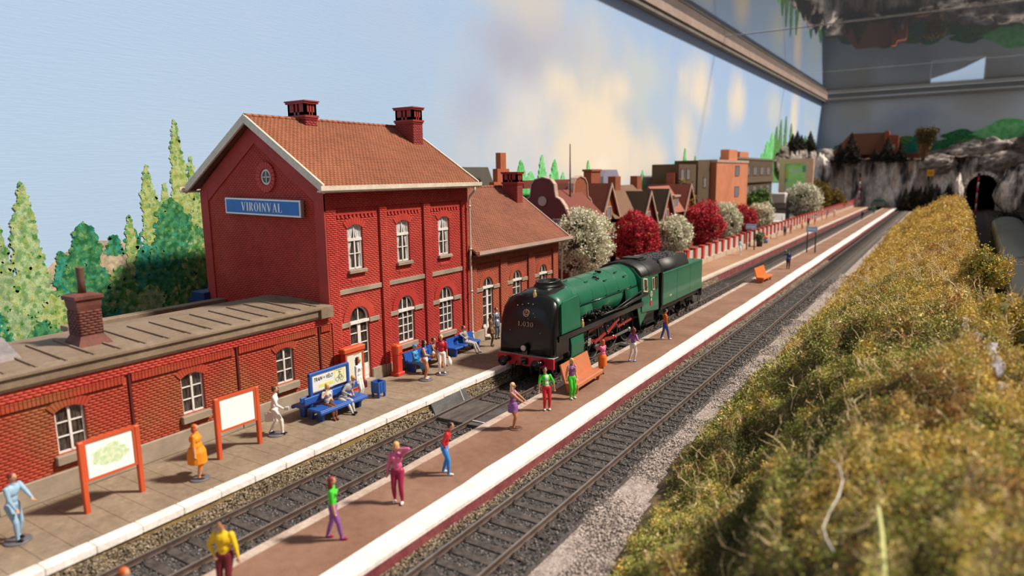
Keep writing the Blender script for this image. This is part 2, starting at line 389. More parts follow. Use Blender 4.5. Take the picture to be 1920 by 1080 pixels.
painted('bush', 12.9, 1.0, 3.3, .8, P_DG); painted('bush', 15.9, 1.2, 3.4, .8, P_TG); painted('bush', 18.3, 5.0, 6.0, .6, P_TG); painted('bush', 21.2, 1.6, 4.6, 1.2, P_DG)
for (y, zt, w) in ((51.3, 10.5, .8), (52.9, 9.5, 1.1), (55.0, 11.0, .65), (57.4, 10.6, .8), (59, 9.4, .6), (64.5, 10.6, .5), (79.3, 9.6, .6), (84.4, 9.2, 1.4), (87, 8.8, 1.2), (90.6, 10.6, 1.3), (94.9, 12.6, .7), (99.5, 11.6, .6)):
    painted('poplar', y, 5.5, zt, w*1.75, P_FR)
for (y, zt, w) in ((141, 13, 3.0), (145, 15.5, 3.5), (149, 17.2, 4), (153, 18.6, 3.2), (157, 20.2, 2.4), (162, 21.2, 2), (168, 20, 2.5), (186, 18, 4), (200, 17, 5)):
    painted('poplar', y, 7, zt, w*1.25, P_FR if y < 150 else (P_MG if y < 180 else P_DG))
painted('bush', -17.5, 11, 18.4, 5.5, P_TG, 'F'); painted('bush', -11, 11, 18.0, 5, P_MG, 'F'); painted('bush', -7.5, 11, 18.6, 4.5, P_TG, 'F')
painted('bush', 1, 10, 19.2, 7, P_DG, 'F'); painted('bush', 10, 10, 21.3, 9, P_FR, 'F'); painted('bush', 4, 8, 17, 8, P_MG, 'F'); painted('bush', -26, 9, 16.5, 5, P_TG, 'F')

# ---------------------------------------------------------------- platforms
slab_m = mat('platform_paving', (.225,.165,.112), .85, col2=(.285,.215,.150), scale=.7, var=.14, bump=.35, bscale=9)
joint_m = mat('paving_joint', (.18,.132,.09), .9, var=.2, scale=2)
white_m = mat('white_edge_paint', (.78,.71,.67), .7, col2=(.93,.88,.85), scale=1.6, var=.12, bump=.2, bscale=8)
must_m = mat('mustard_render', (.26,.17,.06), .9, var=.25, scale=1.5, bump=.4, bscale=12)
maroon_m = mat('maroon_paint', (.17,.030,.040), .75, col2=(.27,.07,.075), scale=1.4, var=.2, bump=.3, bscale=10)
isl_m = mat('island_asphalt', (.21,.105,.065), .85, col2=(.275,.15,.10), scale=.45, var=.10, bump=.25, bscale=14)
sp = struct('station_platform', MB().box(WL+1, 2, -.6, -17.3, 192, PZ-.03).box(-20.6, 38.6, PZ-.03, -17.3, 192, PZ), [joint_m])
sp.data.materials[0] = joint_m
# the paving: joints recessed between the slabs
sl = [MB().bbox(-.32, -.335, -.03, .32, .335, 0, .006)]
me0 = None; cnt = 0; far = []
ny = 0
for iy in range(0, 54):
    y = 2.6+iy*.69
    for ix in range(5):
        x = -17.72-ix*.66
        if y > 38.4: continue
        if cnt < 290 and y > 4.6:
            if me0 is None:
                o = obj('paving_slab', MB().bbox(-.326, -.341, -.03, .326, .341, 0, .004), slab_m, sp); me0 = o.data
            else: o = mesh_obj_dummy = bpy.data.objects.new('paving_slab', me0); COL.objects.link(o); o.parent = sp
            o.location = (x, y, PZ+random.uniform(-.003, .002)); cnt += 1
obj('sand_surface', MB().box(-20.6, 41.6, PZ, -17.35, 192, PZ+.005), mat('far_platform_sand', (.30,.155,.085), .85, col2=(.36,.20,.12), scale=.4, var=.1), sp)
ap = MB().box(-31.5, 2, PZ-.02, -20.9, 52, PZ+.0); ap.box(-31.5, 52, PZ-.02, -20.4, 192, PZ)
obj('yard_surface', ap, mat('yard_grey', (.12,.10,.085), .9, var=.25, scale=.8, bump=.3), sp)
# white kerb stones, individually laid, then the far run
kme = None; y = 3.4; nk = 0
while y < 42:
    l = 1.14
    if True:
        if kme is None:
            ko = obj('kerb_stone', MB().bbox(-.20, -.566, -.20, .20, .566, 0, .02), white_m, sp); kme = ko.data
        else: ko = bpy.data.objects.new('kerb_stone', kme); COL.objects.link(ko); ko.parent = sp
        ko.location = (-17.18+random.uniform(-.01, .01), y, PZ+.012+random.uniform(-.006, .006)); ko.rotation_euler = (0, 0, random.uniform(-.006, .006))
    y += l
def wavy_strip(x0, x1, y0, y1, z0, z1, step=1.2, amp=.05, seed=0):
    mb = MB(); n = int((y1-y0)/step); vs = []; fs = []
    for i in range(n+1):
        y = y0+(y1-y0)*i/n; d = amp*float(vnoise(y*.11+seed, 3.3)); e = amp*.6*float(vnoise(y*.6+seed, 9.1))
        for (x, z) in ((x0+e, z0), (x1+d, z0), (x1+d, z1), (x0+e, z1)): vs.append((x+ (d if x == x0 else 0)*.5, y, z)) 
    for i in range(n):
        for k in range(4): a = i*4+k; b = i*4+(k+1) % 4; fs.append((a, b, b+4, a+4))
    fs += [(3,2,1,0), tuple(range(n*4, n*4+4))]
    return mb.add(vs, fs)
obj('kerb_run', wavy_strip(-17.42, -16.95, 43.3, 190, PZ-.15, PZ+.02, seed=4), mat('far_edge_paint', (.62,.50,.42), .7, var=.1, scale=.8), sp)
fm = MB().box(-17.3, 2, -.6, -17.04, 40.5, PZ-.17); obj('mustard_face', fm, must_m, sp)
fm = MB().box(-17.3, 40.5, -.6, -17.0, 190, PZ-.13); obj('maroon_face', fm, maroon_m, sp)
# island platform
ip = struct('island_platform', MB().box(-13.95, 2, -.6, -11.0, 190, -.02), isl_m)
obj('asphalt_surface', MB().box(-13.8, 2, -.02, -11.6, 190, 0.0), isl_m, ip)
obj('thin_edge_line', wavy_strip(-14.02, -13.72, 2, 190, -.07, .012, seed=8, amp=.035), mat('worn_edge_paint', (.42,.31,.25), .75, col2=(.56,.45,.38), scale=1.3, var=.15), ip)
obj('broad_edge_line', wavy_strip(-11.70, -10.92, 2, 190, -.10, .014, seed=2, amp=.06), white_m, ip)
obj('maroon_face', wavy_strip(-11.0, -10.93, 2, 190, -.6, -.08, seed=2, amp=.06), maroon_m, ip)
for y in (36.9, 57):
    obj('joint_line', MB().box(-13.7, y, 0, -11.7, y+.03, .003), joint_m, ip)

# ---------------------------------------------------------------- tracks
slp_m = mat('sleeper_plastic', (.045,.036,.033), .6, col2=(.105,.085,.075), scale=5, var=.2, bump=.2)
rail_m = mat('weathered_rail', (.085,.055,.045), .42, col2=(.13,.09,.075), scale=2, var=.15, metal=.15)
shine_m = mat('rail_head_steel', (.30,.27,.25), .35, var=.15, scale=2, metal=.55)
far_slp = mat('far_trackbed', (.085,.06,.055), .8, var=.25, scale=2)
def rail(tx, side, y0, y1, par):
    x = tx+side*.7525
    prof = [(-.065,-.17),(.065,-.17),(.065,-.155),(.018,-.135),(.018,-.045),(.037,-.035),(.037,-.004),(.028,0),(-.028,0),(-.037,-.004),(-.037,-.035),(-.018,-.045),(-.018,-.135),(-.065,-.155)]
    fn = lambda u, v, d: (x+u, d, RZ+v)
    r_ = obj('rail', MB().prism(prof, fn, y0, y1), rail_m, par)
    obj('rail_head', MB().box(x-.026, y0, RZ-.004, x+.026, y1, RZ+.002), shine_m, r_)
    return r_
sleeper_mesh = None
def track(tx, y0, y1, ynear, pitch, label, name='railway_track'):
    global sleeper_mesh
    t = empty(name, (tx, y0, BZ), label, 'railway track', 'railway tracks through the station')
    for s_ in (-1, 1):
        x = tx+s_*.7525
        rr = rail(0, s_, 0, y1-y0, t)
        rr.location = (0, 0, -BZ)
    y = 0; k = 0; farb = []
    while y < y1-y0:
        if y+y0 < ynear:
            if sleeper_mesh is None:
                mb = MB().bbox(-1.28, -.125, -.14, 1.28, .125, .0, .012)
                for s_ in (-1, 1):
                    for q in (-.10, .10):
                        mb.box(s_*.7525+q-.045, -.09, 0, s_*.7525+q+.045, .09, .035)
                        mb.box(s_*.7525+q-.02, -.04, .03, s_*.7525+q+.02, .04, .075)
                o = obj('sleeper', mb, slp_m, t); sleeper_mesh = o.data
            else: o = bpy.data.objects.new('sleeper', sleeper_mesh); COL.objects.link(o); o.parent = t
            o.location = (random.uniform(-.01, .01), y, 0)
        else: farb.append((-1.28, y-.125, -.14, 1.28, y+.125, 0))
        y += pitch; k += 1
    if farb:
        o = mesh_obj('distant_sleepers', boxes_mesh('distant_sleepers', farb), slp_m, t); o['kind'] = 'stuff'
    return t
track(T1, 4, 195, 62, .62, 'far railway track between the two platforms, under the green locomotive')
track(T2, 8, 195, 62, .606, 'empty railway track on the near side of the maroon platform wall')
# ballast: small stones, real geometry
def stones(name, X0, X1, Y0, Y1, n, size, m, zfn, label, cat='ballast', seed=0):
    r_ = np.random.default_rng(seed)
    x = r_.uniform(X0, X1, n); y = Y0+(Y1-Y0)*r_.random(n)**1.5; s_ = r_.uniform(.6, 1.3, n)*size*(1+(y-Y0)*.012)
    z = zfn(x, y)
    base = np.array([(1,0,0),(0,1,0),(-1,0,0),(0,-1,0),(0,0,.8),(0,0,-.5)])
    F0 = np.array([(0,1,4),(1,2,4),(2,3,4),(3,0,4),(1,0,5),(2,1,5),(3,2,5),(0,3,5)])
    a = r_.uniform(0, 2*PI, n); ca, sa = np.cos(a), np.sin(a)
    V = np.repeat(base[None], n, 0)*r_.uniform(.6, 1.25, (n, 6, 1))
    Vx = V[..., 0]*ca[:, None]-V[..., 1]*sa[:, None]; Vy = V[..., 0]*sa[:, None]+V[..., 1]*ca[:, None]
    V = np.stack([Vx, Vy, V[..., 2]], -1)*s_[:, None, None]+np.stack([x, y, z], 1)[:, None]
    F = (F0[None]+6*np.arange(n)[:, None, None]).reshape(-1, 3)
    mi = np.repeat(r_.integers(0, 3, n), 8)
    o = mesh_obj(name, np_mesh(name, V.reshape(-1, 3), F, mi), m)
    return tag(o, label, cat, None, 'stuff')
bal_d = [mat('ballast_dark', (.045,.038,.036), .8, var=.3), mat('ballast_mid', (.085,.07,.065), .8, var=.3), mat('ballast_light', (.24,.21,.20), .7, var=.3)]
bal_l = [mat('gravel_dark', (.13,.10,.085), .9, var=.3), mat('gravel_mid', (.36,.29,.26), .9, var=.3), mat('gravel_light', (.58,.50,.45), .85, var=.2)]
bal_t = [mat('heap_dark', (.12,.09,.06), .9, var=.3), mat('heap_mid', (.24,.185,.125), .9, var=.3), mat('heap_light', (.42,.34,.25), .85, var=.2)]
struct('ballast_bed_far_track', MB().box(-17.04, 2, -.62, -13.9, 195, -.515), mat('track_bed', (.045,.038,.037), .9, col2=(.095,.08,.078), scale=6, var=.4, bump=.8, bscale=12))
struct('ballast_bed_near_track', MB().box(-10.93, 2, -.62, -8.0, 195, -.515), MATS['track_bed'])
stones('track_ballast', -16.8, -14.05, 5, 60, 15000, .034, bal_d, lambda x, y: np.full(len(x), -.505)+np.where(np.abs(x-T1) > .95, .04, 0), 'dark grey ballast stones between the sleepers of the far track', seed=1)
stones('track_ballast', -10.8, -8.1, 8, 66, 17000, .034, bal_d, lambda x, y: np.full(len(x), -.505)+np.where(np.abs(x-T2) > .95, .04, 0), 'dark grey ballast stones between the sleepers of the empty near track', seed=2)
def heap(z0, xw, w, sg=1): return lambda x, y: z0+np.clip((w-np.abs(x-xw))/w, 0, 1)*(.40+.12*vnoise(y*.5, 1.5))*sg
stones('ballast_heap', -17.04, -16.76, 4, 60, 17000, .030, bal_t, heap(-.50, -17.04, .40, 1.25), 'pale brown gravel heaped along the mustard platform face', seed=3)
stones('ballast_heap', -10.93, -10.42, 6, 80, 22000, .027, bal_t, heap(-.56, -10.93, .5, .45), 'pale gravel heaped against the maroon platform face', seed=4)

# gravel shoulder to the right of the near track
def gz(X, Y):
    t = np.clip((X+8.3)/1.2, 0, 1)
    return -.52+.02*t
shoulder_m = mat('gravel_shoulder', (.24,.19,.17), .95, col2=(.40,.33,.30), scale=5, var=.45, bump=1.0, bscale=8)
struct('gravel_shoulder', MB().box(-8.0, 2, -.62, -3.0, 200, -.53), shoulder_m)
stones('shoulder_gravel', -8.3, -5.4, 8, 70, 42000, .032, bal_l, lambda x, y: np.full(len(x), -.525)+.05*vnoise(x*1.3, y*.8), 'pinkish grey gravel strip beside the near track', seed=5)
# ================================================================ brick walls, windows, roofs
XF = -20.87      # facade plane of the station (faces the tracks)
brick_m = mat('red_brick', (.46,.042,.036), .6, col2=(.54,.072,.050), scale=.35, var=.10, bump=.15, bscale=9, spec=.22)
mort_m = mat('brick_joint', (.42,.042,.035), .75, var=.1, scale=2)
wbrick_m = mat('weathered_brick', (.40,.055,.030), .6, col2=(.33,.10,.040), scale=.42, var=.12, bump=.15, bscale=9, thr=(.48,.68), spec=.25)
wmort_m = mat('weathered_joint', (.36,.062,.034), .75, var=.1, scale=2)
obrick_m = mat('orange_brick', (.40,.075,.038), .6, col2=(.45,.10,.045), scale=.5, var=.08, bump=.15, bscale=9)
omort_m = mat('orange_joint', (.38,.066,.034), .75, var=.1)
stone_m = mat('grey_stone', (.33,.26,.195), .75, var=.16, scale=1.2, bump=.15, bscale=10)
wframe_m = mat('white_window_paint', (.70,.64,.60), .5, col2=(.82,.78,.75), scale=2, var=.08)
dglass_m = mat('dark_pane', (.012,.010,.010), .12, col2=(.09,.07,.055), scale=5, var=.4, spec=.6, stretch=(1, 3, .7))
curt_m = mat('net_curtain', (.30,.28,.28), .8, col2=(.75,.72,.72), scale=9, var=.15, stretch=(1, 3, .35))
cream_m = mat('cream_paint', (.66,.56,.44), .5, col2=(.76,.67,.55), scale=.8, var=.10)
tile_m = mat('roof_tile', (.285,.088,.040), .7, col2=(.35,.12,.055), scale=.28, var=.12, bump=.1)
dtile_m = mat('roof_tile_worn', (.24,.078,.042), .7, col2=(.31,.105,.055), scale=.4, var=.14, bump=.1)
felt_m = mat('roofing_felt', (.195,.135,.09), .85, col2=(.24,.17,.12), scale=.7, var=.10, bump=.25, bscale=14)
corn_m = mat('cornice_concrete', (.20,.14,.09), .8, col2=(.27,.195,.135), scale=.8, var=.12, bump=.2)

def hole_iv(h, v):
    c, w, v0, vs, rise = h
    if v < v0 or v > vs+rise: return None
    r = w/2
    if v <= vs: return (c-r, c+r)
    q = r*math.sqrt(max(0, 1-((v-vs)/rise)**2)) if rise > 1e-6 else 0
    return (c-q, c+q) if q > .01 else None
def arch_pts(h, n=10, inset=0.0):
    c, w, v0, vs, rise = h; r = w/2-inset; rs = max(1e-3, rise-inset*.9)
    P = [(c-r, v0+inset), (c+r, v0+inset)]
    for i in range(n+1):
        a = PI*i/n; P.append((c+r*math.cos(a), vs+rs*math.sin(a)))
    return P
def bricks(plane, u0, u1, v0, v1, holes, sgn=1, axis='X', proud=.007, bl=.215, bh=.083, limit=None):
    B = []; nrow = int(round((v1-v0)/bh)); bh = (v1-v0)/max(1, nrow)
    for r_ in range(nrow):
        a = v0+r_*bh; b = a+bh-.008; vm = (a+b)/2
        lo, hi = u0, u1
        if limit: 
            lo2, hi2 = limit(vm); lo = max(lo, lo2); hi = min(hi, hi2)
            if hi-lo < .05: continue
        iv = sorted([x for x in (hole_iv(h, vm) for h in holes) if x])
        segs = []; s = lo
        for x0, x1 in iv:
            if x0 > s: segs.append((s, min(x0, hi)))
            s = max(s, x1)
        if s < hi: segs.append((s, hi))
        off = (bl/2 if r_ % 2 else 0)
        for s0, s1 in segs:
            k = math.floor((s0-u0-off)/bl)
            while True:
                p = u0+off+k*bl; q = p+bl-.009; k += 1
                p = max(p, s0); q2 = min(q, s1)
                if p >= s1: break
                if q2-p < .025: continue
                pr = proud*random.uniform(.75, 1.1)
                d0, d1 = (plane-.01, plane+pr) if sgn > 0 else (plane-pr, plane+.01)
                B.append((d0, p, a, d1, q2, b) if axis == 'X' else (p, d0, a, q2, d1, b))
    return B
def wall_sheet(mb, plane, u0, u1, v0, v1, holes, axis='X', depth=-.22, sgn=1, mi=0, limit=None):
    """flat wall with arched openings and their reveals"""
    F = XP if axis == 'X' else YP
    us = {u0, u1}
    for c, w, a, b, rise in holes:
        for i in range(9): us.add(c-w/2*math.cos(PI*i/8))
    us = sorted(us)
    def top(h, u):
        c, w, a, b, rise = h; t = (u-c)/(w/2)
        return b+rise*math.sqrt(max(0, 1-t*t))
    for a, b in zip(us[:-1], us[1:]):
        m_ = (a+b)/2; hs = sorted([h for h in holes if abs(m_-h[0]) < h[1]/2], key=lambda h: h[2])
        la = lb = v0
        for h in hs:
            if h[2] > v0+1e-4: mb.add([F(a, la, plane), F(b, lb, plane), F(b, h[2], plane), F(a, h[2], plane)], [(0,1,2,3)], mi)
            la, lb = top(h, a), top(h, b)
        mb.add([F(a, la, plane), F(b, lb, plane), F(b, v1, plane), F(a, v1, plane)], [(0,1,2,3)], mi)
    for h in holes:
        P = arch_pts(h); n = len(P)
        vs = [F(u, v, plane) for u, v in P]+[F(u, v, plane+depth*sgn) for u, v in P]
        mb.add(vs, [(i, (i+1) % n, n+(i+1) % n, n+i) for i in range(n)], mi)
def voussoirs(mb, h, plane, thick, n, axis='X', proud=.03, sgn=1):
    c, w, v0, vs, rise = h; F = XP if axis == 'X' else YP
    r = w/2
    for i in range(n):
        a0 = PI*(i+.06)/n; a1 = PI*(i+.94)/n
        if rise < r*.6:   # segmental
            R_ = (r*r+rise*rise)/(2*rise); cz = vs+rise-R_; th = math.asin(r/R_)*1.08
            a0, a1 = PI/2-th+2*th*(i+.06)/n, PI/2-th+2*th*(i+.94)/n
            P = [(c+R_*math.cos(a0), cz+R_*math.sin(a0)), (c+R_*math.cos(a1), cz+R_*math.sin(a1)), (c+(R_+thick)*math.cos(a1), cz+(R_+thick)*math.sin(a1)), (c+(R_+thick)*math.cos(a0), cz+(R_+thick)*math.sin(a0))]
        else:
            P = [(c+r*math.cos(a), vs+rise*math.sin(a)) for a in (a0, a1)]+[(c+(r+thick)*math.cos(a), vs+(rise+thick)*math.sin(a)) for a in (a1, a0)]
        mb.prism(P, F, plane-.01*sgn, plane+proud*sgn)
def window(root, h, plane, cols, rows, transom=None, axis='X', sgn=1, depth=.13, name='window', fr=.08, bar=.038, door=False, curtains=False, thickmid=False, frame_mat=None):
    """frame with glazing bars > pane (> none); h = (centre, width, sill, spring, rise)"""
    F = XP if axis == 'X' else YP; c, w, v0, vs, rise = h
    d0 = plane-depth*sgn; d1 = d0+.06*sgn; mb = MB()
    mb.ringp(arch_pts(h), arch_pts(h, inset=fr), F, d0, d1)
    def bx(u0, u1, a, b, e0=d0, e1=d1):
        if axis == 'X': mb.box(e0, u0, a, e1, u1, b)
        else: mb.box(u0, e0, a, u1, e1, b)
    tv = transom if transom else None
    low_top = tv if tv else vs
    mid = bar*1.9
    def arch_top(u):
        t = (u-c)/(w/2-.02); return vs+rise*math.sqrt(max(0, 1-t*t))
    L0, L1 = c-w/2+fr, c+w/2-fr
    bot = v0+fr
    if door: bot = v0+.72
    for i in range(1, cols):
        u = L0+(L1-L0)*i/cols; b_ = mid if (cols == 2) else bar*1.35
        bx(u-b_/2, u+b_/2, v0+fr*.5, low_top, d0, d1+.015*sgn)
        if tv: 
            if cols == 3: bx(u-b_/2, u+b_/2, tv, arch_top(u)-.02)
            elif i == 1: bx(c-bar*.7, c+bar*.7, tv, arch_top(c)-.02)
        else: bx(u-b_/2, u+b_/2, low_top, arch_top(u)-.02)
    top_rows = low_top if tv else (vs+rise*.6)
    for j in range(1, rows):
        z = bot+(top_rows-bot)*j/rows
        bx(L0-.01, L1+.01, z-bar/2, z+bar/2)
    if tv: bx(c-w/2-(.05 if rise > .3 else 0), c+w/2+(.05 if rise > .3 else 0), tv-.05, tv+.07, d0, d1+(.10 if rise > .3 else .03)*sgn)
    if door:
        bx(L0, L1, v0+.02, v0+.70, d0, d1-.012*sgn)
        for s_ in (-1, 1):
            cc = c+s_*w*.23; bx(cc-w*.15, cc+w*.15, v0+.14, v0+.58, d0, d1+.006*sgn)
        bx(c-.085, c+.085, v0, low_top, d0, d1+.022*sgn)
    o = obj(name, mb, frame_mat or wframe_m, root, world=True)
    pane = MB().prism(arch_pts(h, inset=fr*.6), F, d0+.012*sgn, d0+.022*sgn)
    obj('pane', pane, dglass_m, o, world=True)
    if door: obj('door_handle', (MB().box(d1+.02, c+.03, v0+.85, d1+.05, c+.06, v0+1.0) if axis == 'X' else MB().box(c+.03, d1, v0+.85, c+.06, d1-.04, v0+1.0)), plain('brass', (.5,.35,.12), .3, metal=.8), o, world=True)
    if curtains:
        cb = MB(); zt = vs+rise*.75
        for s_ in (-1, 1):
            n = 14; pts = []
            for i in range(n+1):
                t = i/n; z = zt-(zt-v0-.06)*t; 
                pts.append((z, (w/2-.07)*(.95-.62*math.sin(min(1, t*1.15)*PI*.5)**1.3*(1 if t < .75 else .8))))
            for k in range(5):
                f0, f1 = k/5, (k+1)/5
                for i in range(n):
                    z0_, w0_ = pts[i]; z1_, w1_ = pts[i+1]; e = w/2-.06
                    U = [c+s_*(e-(e-w_*.12)*0-(f*w_)) for f, w_ in ((f0, w0_), (f1, w0_), (f1, w1_), (f0, w1_))]
                    dd = d0+(.024+.012*(k % 2))*sgn; de = d0+(.024+.012*((k+1) % 2))*sgn
                    cb.add([F(U[0], z0_, dd), F(U[1], z0_, de), F(U[2], z1_, de), F(U[3], z1_, dd)], [(0,1,2,3)])
        obj('curtain', cb, curt_m, o, world=True)
    return o
def tiles_on(p0, u, s, n_out, W, S, tw, th, thick=.03):
    """wedge tiles laid over a slope: p0 eave corner, u along the eave, s up the slope"""
    u = np.array(u, float); s = np.array(s, float); no = np.array(n_out, float); p0 = np.array(p0, float)
    nu = int(W/tw); ns = int(S/th); tw = W/nu; th = S/ns
    V = []
    for j in range(ns):
        for i in range(nu+(1 if j % 2 else 0)):
            a = i*tw-(tw/2 if j % 2 else 0); b = a+tw-.012; a = max(a, 0); b = min(b, W)
            if b-a < .02: continue
            lo = j*th-.015; hi = (j+1)*th
            q = random.uniform(.8, 1.15)*thick
            for (x, y, z) in ((a, lo, 0), (b, lo, 0), (b, hi, 0), (a, hi, 0), (a, lo, q), (b, lo, q*.8), (b, hi, .008), (a, hi, .008)):
                V.append(p0+u*x+s*y+no*z)
    V = np.array(V); n = len(V)//8
    F = (_BF[None]+8*np.arange(n)[:, None, None]).reshape(-1, 4)
    return V, F
def tile_part(name, m, root, *a, **k):
    V, F = tiles_on(*a, **k); V = V-np.array(rootof(root).location)
    o = mesh_obj(name, np_mesh(name, V, F), m, root); o['kind'] = 'stuff'; return o
def brick_part(name, B, m, root):
    B = np.array(B); off = np.array(rootof(root).location)
    B[:, :3] -= off; B[:, 3:] -= off
    o = mesh_obj(name, boxes_mesh(name, B), m, root); o['kind'] = 'stuff'; return o
def chimney(root, x0, x1, y0, y1, z0, z1, m, slots=True, name='chimney'):
    """brick stack whose head stands open on corner posts, as on the station"""
    hb = .62 if slots else .0; zc = z1-hb
    mb = MB().box(x0, y0, z0, x1, y1, zc); e = .07
    mb.box(x0-e, y0-e, zc-.12, x1+e, y1+e, zc-.02); mb.box(x0-e*.5, y0-e*.5, zc-.2, x1+e*.5, y1+e*.5, zc-.12)
    if slots:
        t = .12; tx = (x1-x0)*.34; ty = (y1-y0)*.34
        for (a, b, c_, d) in ((x0, y0, x0+tx, y0+t), (x1-tx, y0, x1, y0+t), (x0, y1-t, x0+tx, y1), (x1-tx, y1-t, x1, y1), (x0, y0, x0+t, y0+ty), (x1-t, y0, x1, y0+ty), (x0, y1-ty, x0+t, y1), (x1-t, y1-ty, x1, y1)): mb.box(a, b, zc-.02, c_, d, z1-.12)
        for f in (.5,):
            xm = x0+(x1-x0)*f; mb.box(xm-.06, y0, zc-.02, xm+.06, y0+.1, z1-.12); mb.box(xm-.06, y1-.1, zc-.02, xm+.06, y1, z1-.12)
        ym = (y0+y1)/2; mb.box(x0, ym-.05, zc-.02, x0+.1, ym+.05, z1-.12); mb.box(x1-.1, ym-.05, zc-.02, x1, ym+.05, z1-.12)
        mb.box(x0, y0, zc+.0, x1, y1, zc+.12)
        mb.box(x0-e, y0-e, z1-.14, x1+e, y1+e, z1-.06); mb.box(x0-e*1.5, y0-e*1.5, z1-.06, x1+e*1.5, y1+e*1.5, z1)
    o = obj(name, mb, m, root, world=True)
    B = []
    for yy, sg in ((y0, -1),): B += bricks(yy, x0, x1, z0, zc-.2, [], sgn=sg, axis='Y', proud=.012)
    B += bricks(x1, y0, y1, z0, zc-.2, [], sgn=1, axis='X', proud=.012)
    brick_part('brickwork', B, m, o)
    return o
# ---------------------------------------------------------------- main two-storey building
st = empty('station_building', (-24.9, 23.5, PZ), 'two storey red brick station house with pitched tiled roof and blue name board', 'building')
Y0, Y1, XB = 18.8, 28.3, -29.0
UP = [(20.43, .86, 5.30, 7.05, .14), (23.42, .86, 5.30, 7.05, .14), (26.40, .86, 5.30, 7.05, .14)]
GR = [(20.43, 1.12, .42, 3.14, .56), (23.42, 1.12, 1.50, 3.14, .56), (26.42, 1.12, 1.42, 3.14, .56)]
EZ = 8.75; RX, RZT = -24.9, 11.62
core = MB()
rec = -.10
wall_sheet(core, XF+rec, Y0+.02, Y1-.02, PZ, EZ, UP+GR)                       # recessed bays, behind the pilasters
bays = [(19.34, 21.85), (22.30, 24.80), (25.30, 27.80)]
pil = [(Y0, 19.34), (21.85, 22.30), (24.80, 25.30), (27.80, Y1)]
for a, b in pil: core.box(XF+rec-.05, a, PZ, XF, b, EZ)
for a, b in bays: core.box(XF+rec-.05, a, 7.92, XF, b, EZ)
core.box(XF-.35, Y0+.02, PZ, XF-.34, Y1-.02, EZ)
# gable walls with the roof triangle
def gable(mb, y0, y1, x0, x1, xr, zb, ze, zr): mb.prism([(x0, zb), (x1, zb), (x1, ze), (xr, zr), (x0, ze)], YP, y0, y1)
gable(core, Y0, Y0+.3, XB, XF-.02, RX, PZ, EZ, RZT); gable(core, Y1-.3, Y1, XB, XF-.02, RX, PZ, EZ, RZT)
core.box(XB, Y0, PZ, XB+.3, Y1, EZ)
obj('wall', core, mort_m, st, world=True)
B = []
for (a, b), u, g in zip(bays, UP, GR): B += bricks(XF+rec, a, b, PZ+.52, 7.92, [u, g])
for a, b in pil: B += bricks(XF, a, b, PZ+.52, 7.92, [])
B += bricks(XF, Y0, Y1, 7.92, EZ-.02, [])
brick_part('brickwork_front', B, brick_m, st)
def glim(v): 
    t = 0 if v < EZ else (v-EZ)/(RZT-EZ)
    return XB+t*(RX-XB), XF-t*(XF-RX)
gp = MB()
B = bricks(Y0, XB, XF-.02, PZ+2.8, RZT-.1, [(-24.28, .62, 8.89, 9.2, .31)], sgn=-1, axis='Y', limit=glim, proud=.012)
brick_part('brickwork_gable', B, brick_m, st)
# raised edge strips of the gable and the round window with its brick ring
gs = MB(); gs.box(XF-.55, Y0-.07, 3.3, XF, Y0, EZ-.1); gs.box(XB, Y0-.07, 3.3, XB+.55, Y0, EZ-.1)
for sx, ex in ((1, XF), (-1, XB)):
    gs.prism([(ex, EZ-.1), (RX, RZT-.15), (RX, RZT-1.0), (ex-sx*.0, EZ-.95)], YP, Y0-.06, Y0)
obj('gable_strip', gs, mort_m, st, world=True)
rg = MB()
for i in range(20):
    a0, a1 = 2*PI*i/20+.02, 2*PI*(i+1)/20-.02
    rg.prism([(-24.28+r_*math.cos(a), 9.2+r_*1.05*math.sin(a)) for r_, a in ((.34, a0), (.34, a1), (.60, a1), (.60, a0))], YP, Y0-.10, Y0-.0)
obj('round_brick_ring', rg, brick_m, st, world=True)
n = 20; out = [(-24.28+.33*math.cos(2*PI*i/n), 9.2+.33*math.sin(2*PI*i/n)) for i in range(n)]; inn = [(-24.28+.25*math.cos(2*PI*i/n), 9.2+.25*math.sin(2*PI*i/n)) for i in range(n)]
rw_ = MB().ringp(out, inn, YP, Y0-.05, Y0-.01); rw_.box(-24.30, Y0-.05, 8.93, -24.26, Y0-.02, 9.47); rw_.box(-24.55, Y0-.05, 9.18, -24.01, Y0-.02, 9.22)
o = obj('round_window', rw_, wframe_m, st, world=True); obj('pane', MB().prism(inn, YP, Y0-.022, Y0-.014), dglass_m, o, world=True)
for h in UP:
    window(st, h, XF+rec, 2, 2, transom=6.55, curtains=True)
    vb = MB(); voussoirs(vb, h, XF+rec, .30, 9, proud=.035); obj('window_arch', vb, brick_m, st, world=True)
    obj('window_sill', MB().bbox(XF+rec-.1, h[0]-.52, h[2]-.14, XF+rec+.14, h[0]+.52, h[2], .02), stone_m, st, world=True)
    # dentil course above and the little apron pattern below
    db = MB(); k = h[0]-1.2
    while k < h[0]+1.2: db.box(XF+rec-.01, k, 7.50, XF+rec+.05, k+.10, 7.62); k += .225
    db.box(XF+rec-.01, h[0]-1.25, 7.62, XF+rec+.055, h[0]+1.25, 7.70); obj('dentil_course', db, brick_m, st, world=True)
    obj('apron_panel', MB().box(XF+rec-.01, h[0]-.35, 4.80, XF+rec+.03, h[0]+.35, 4.90), mort_m, st, world=True)
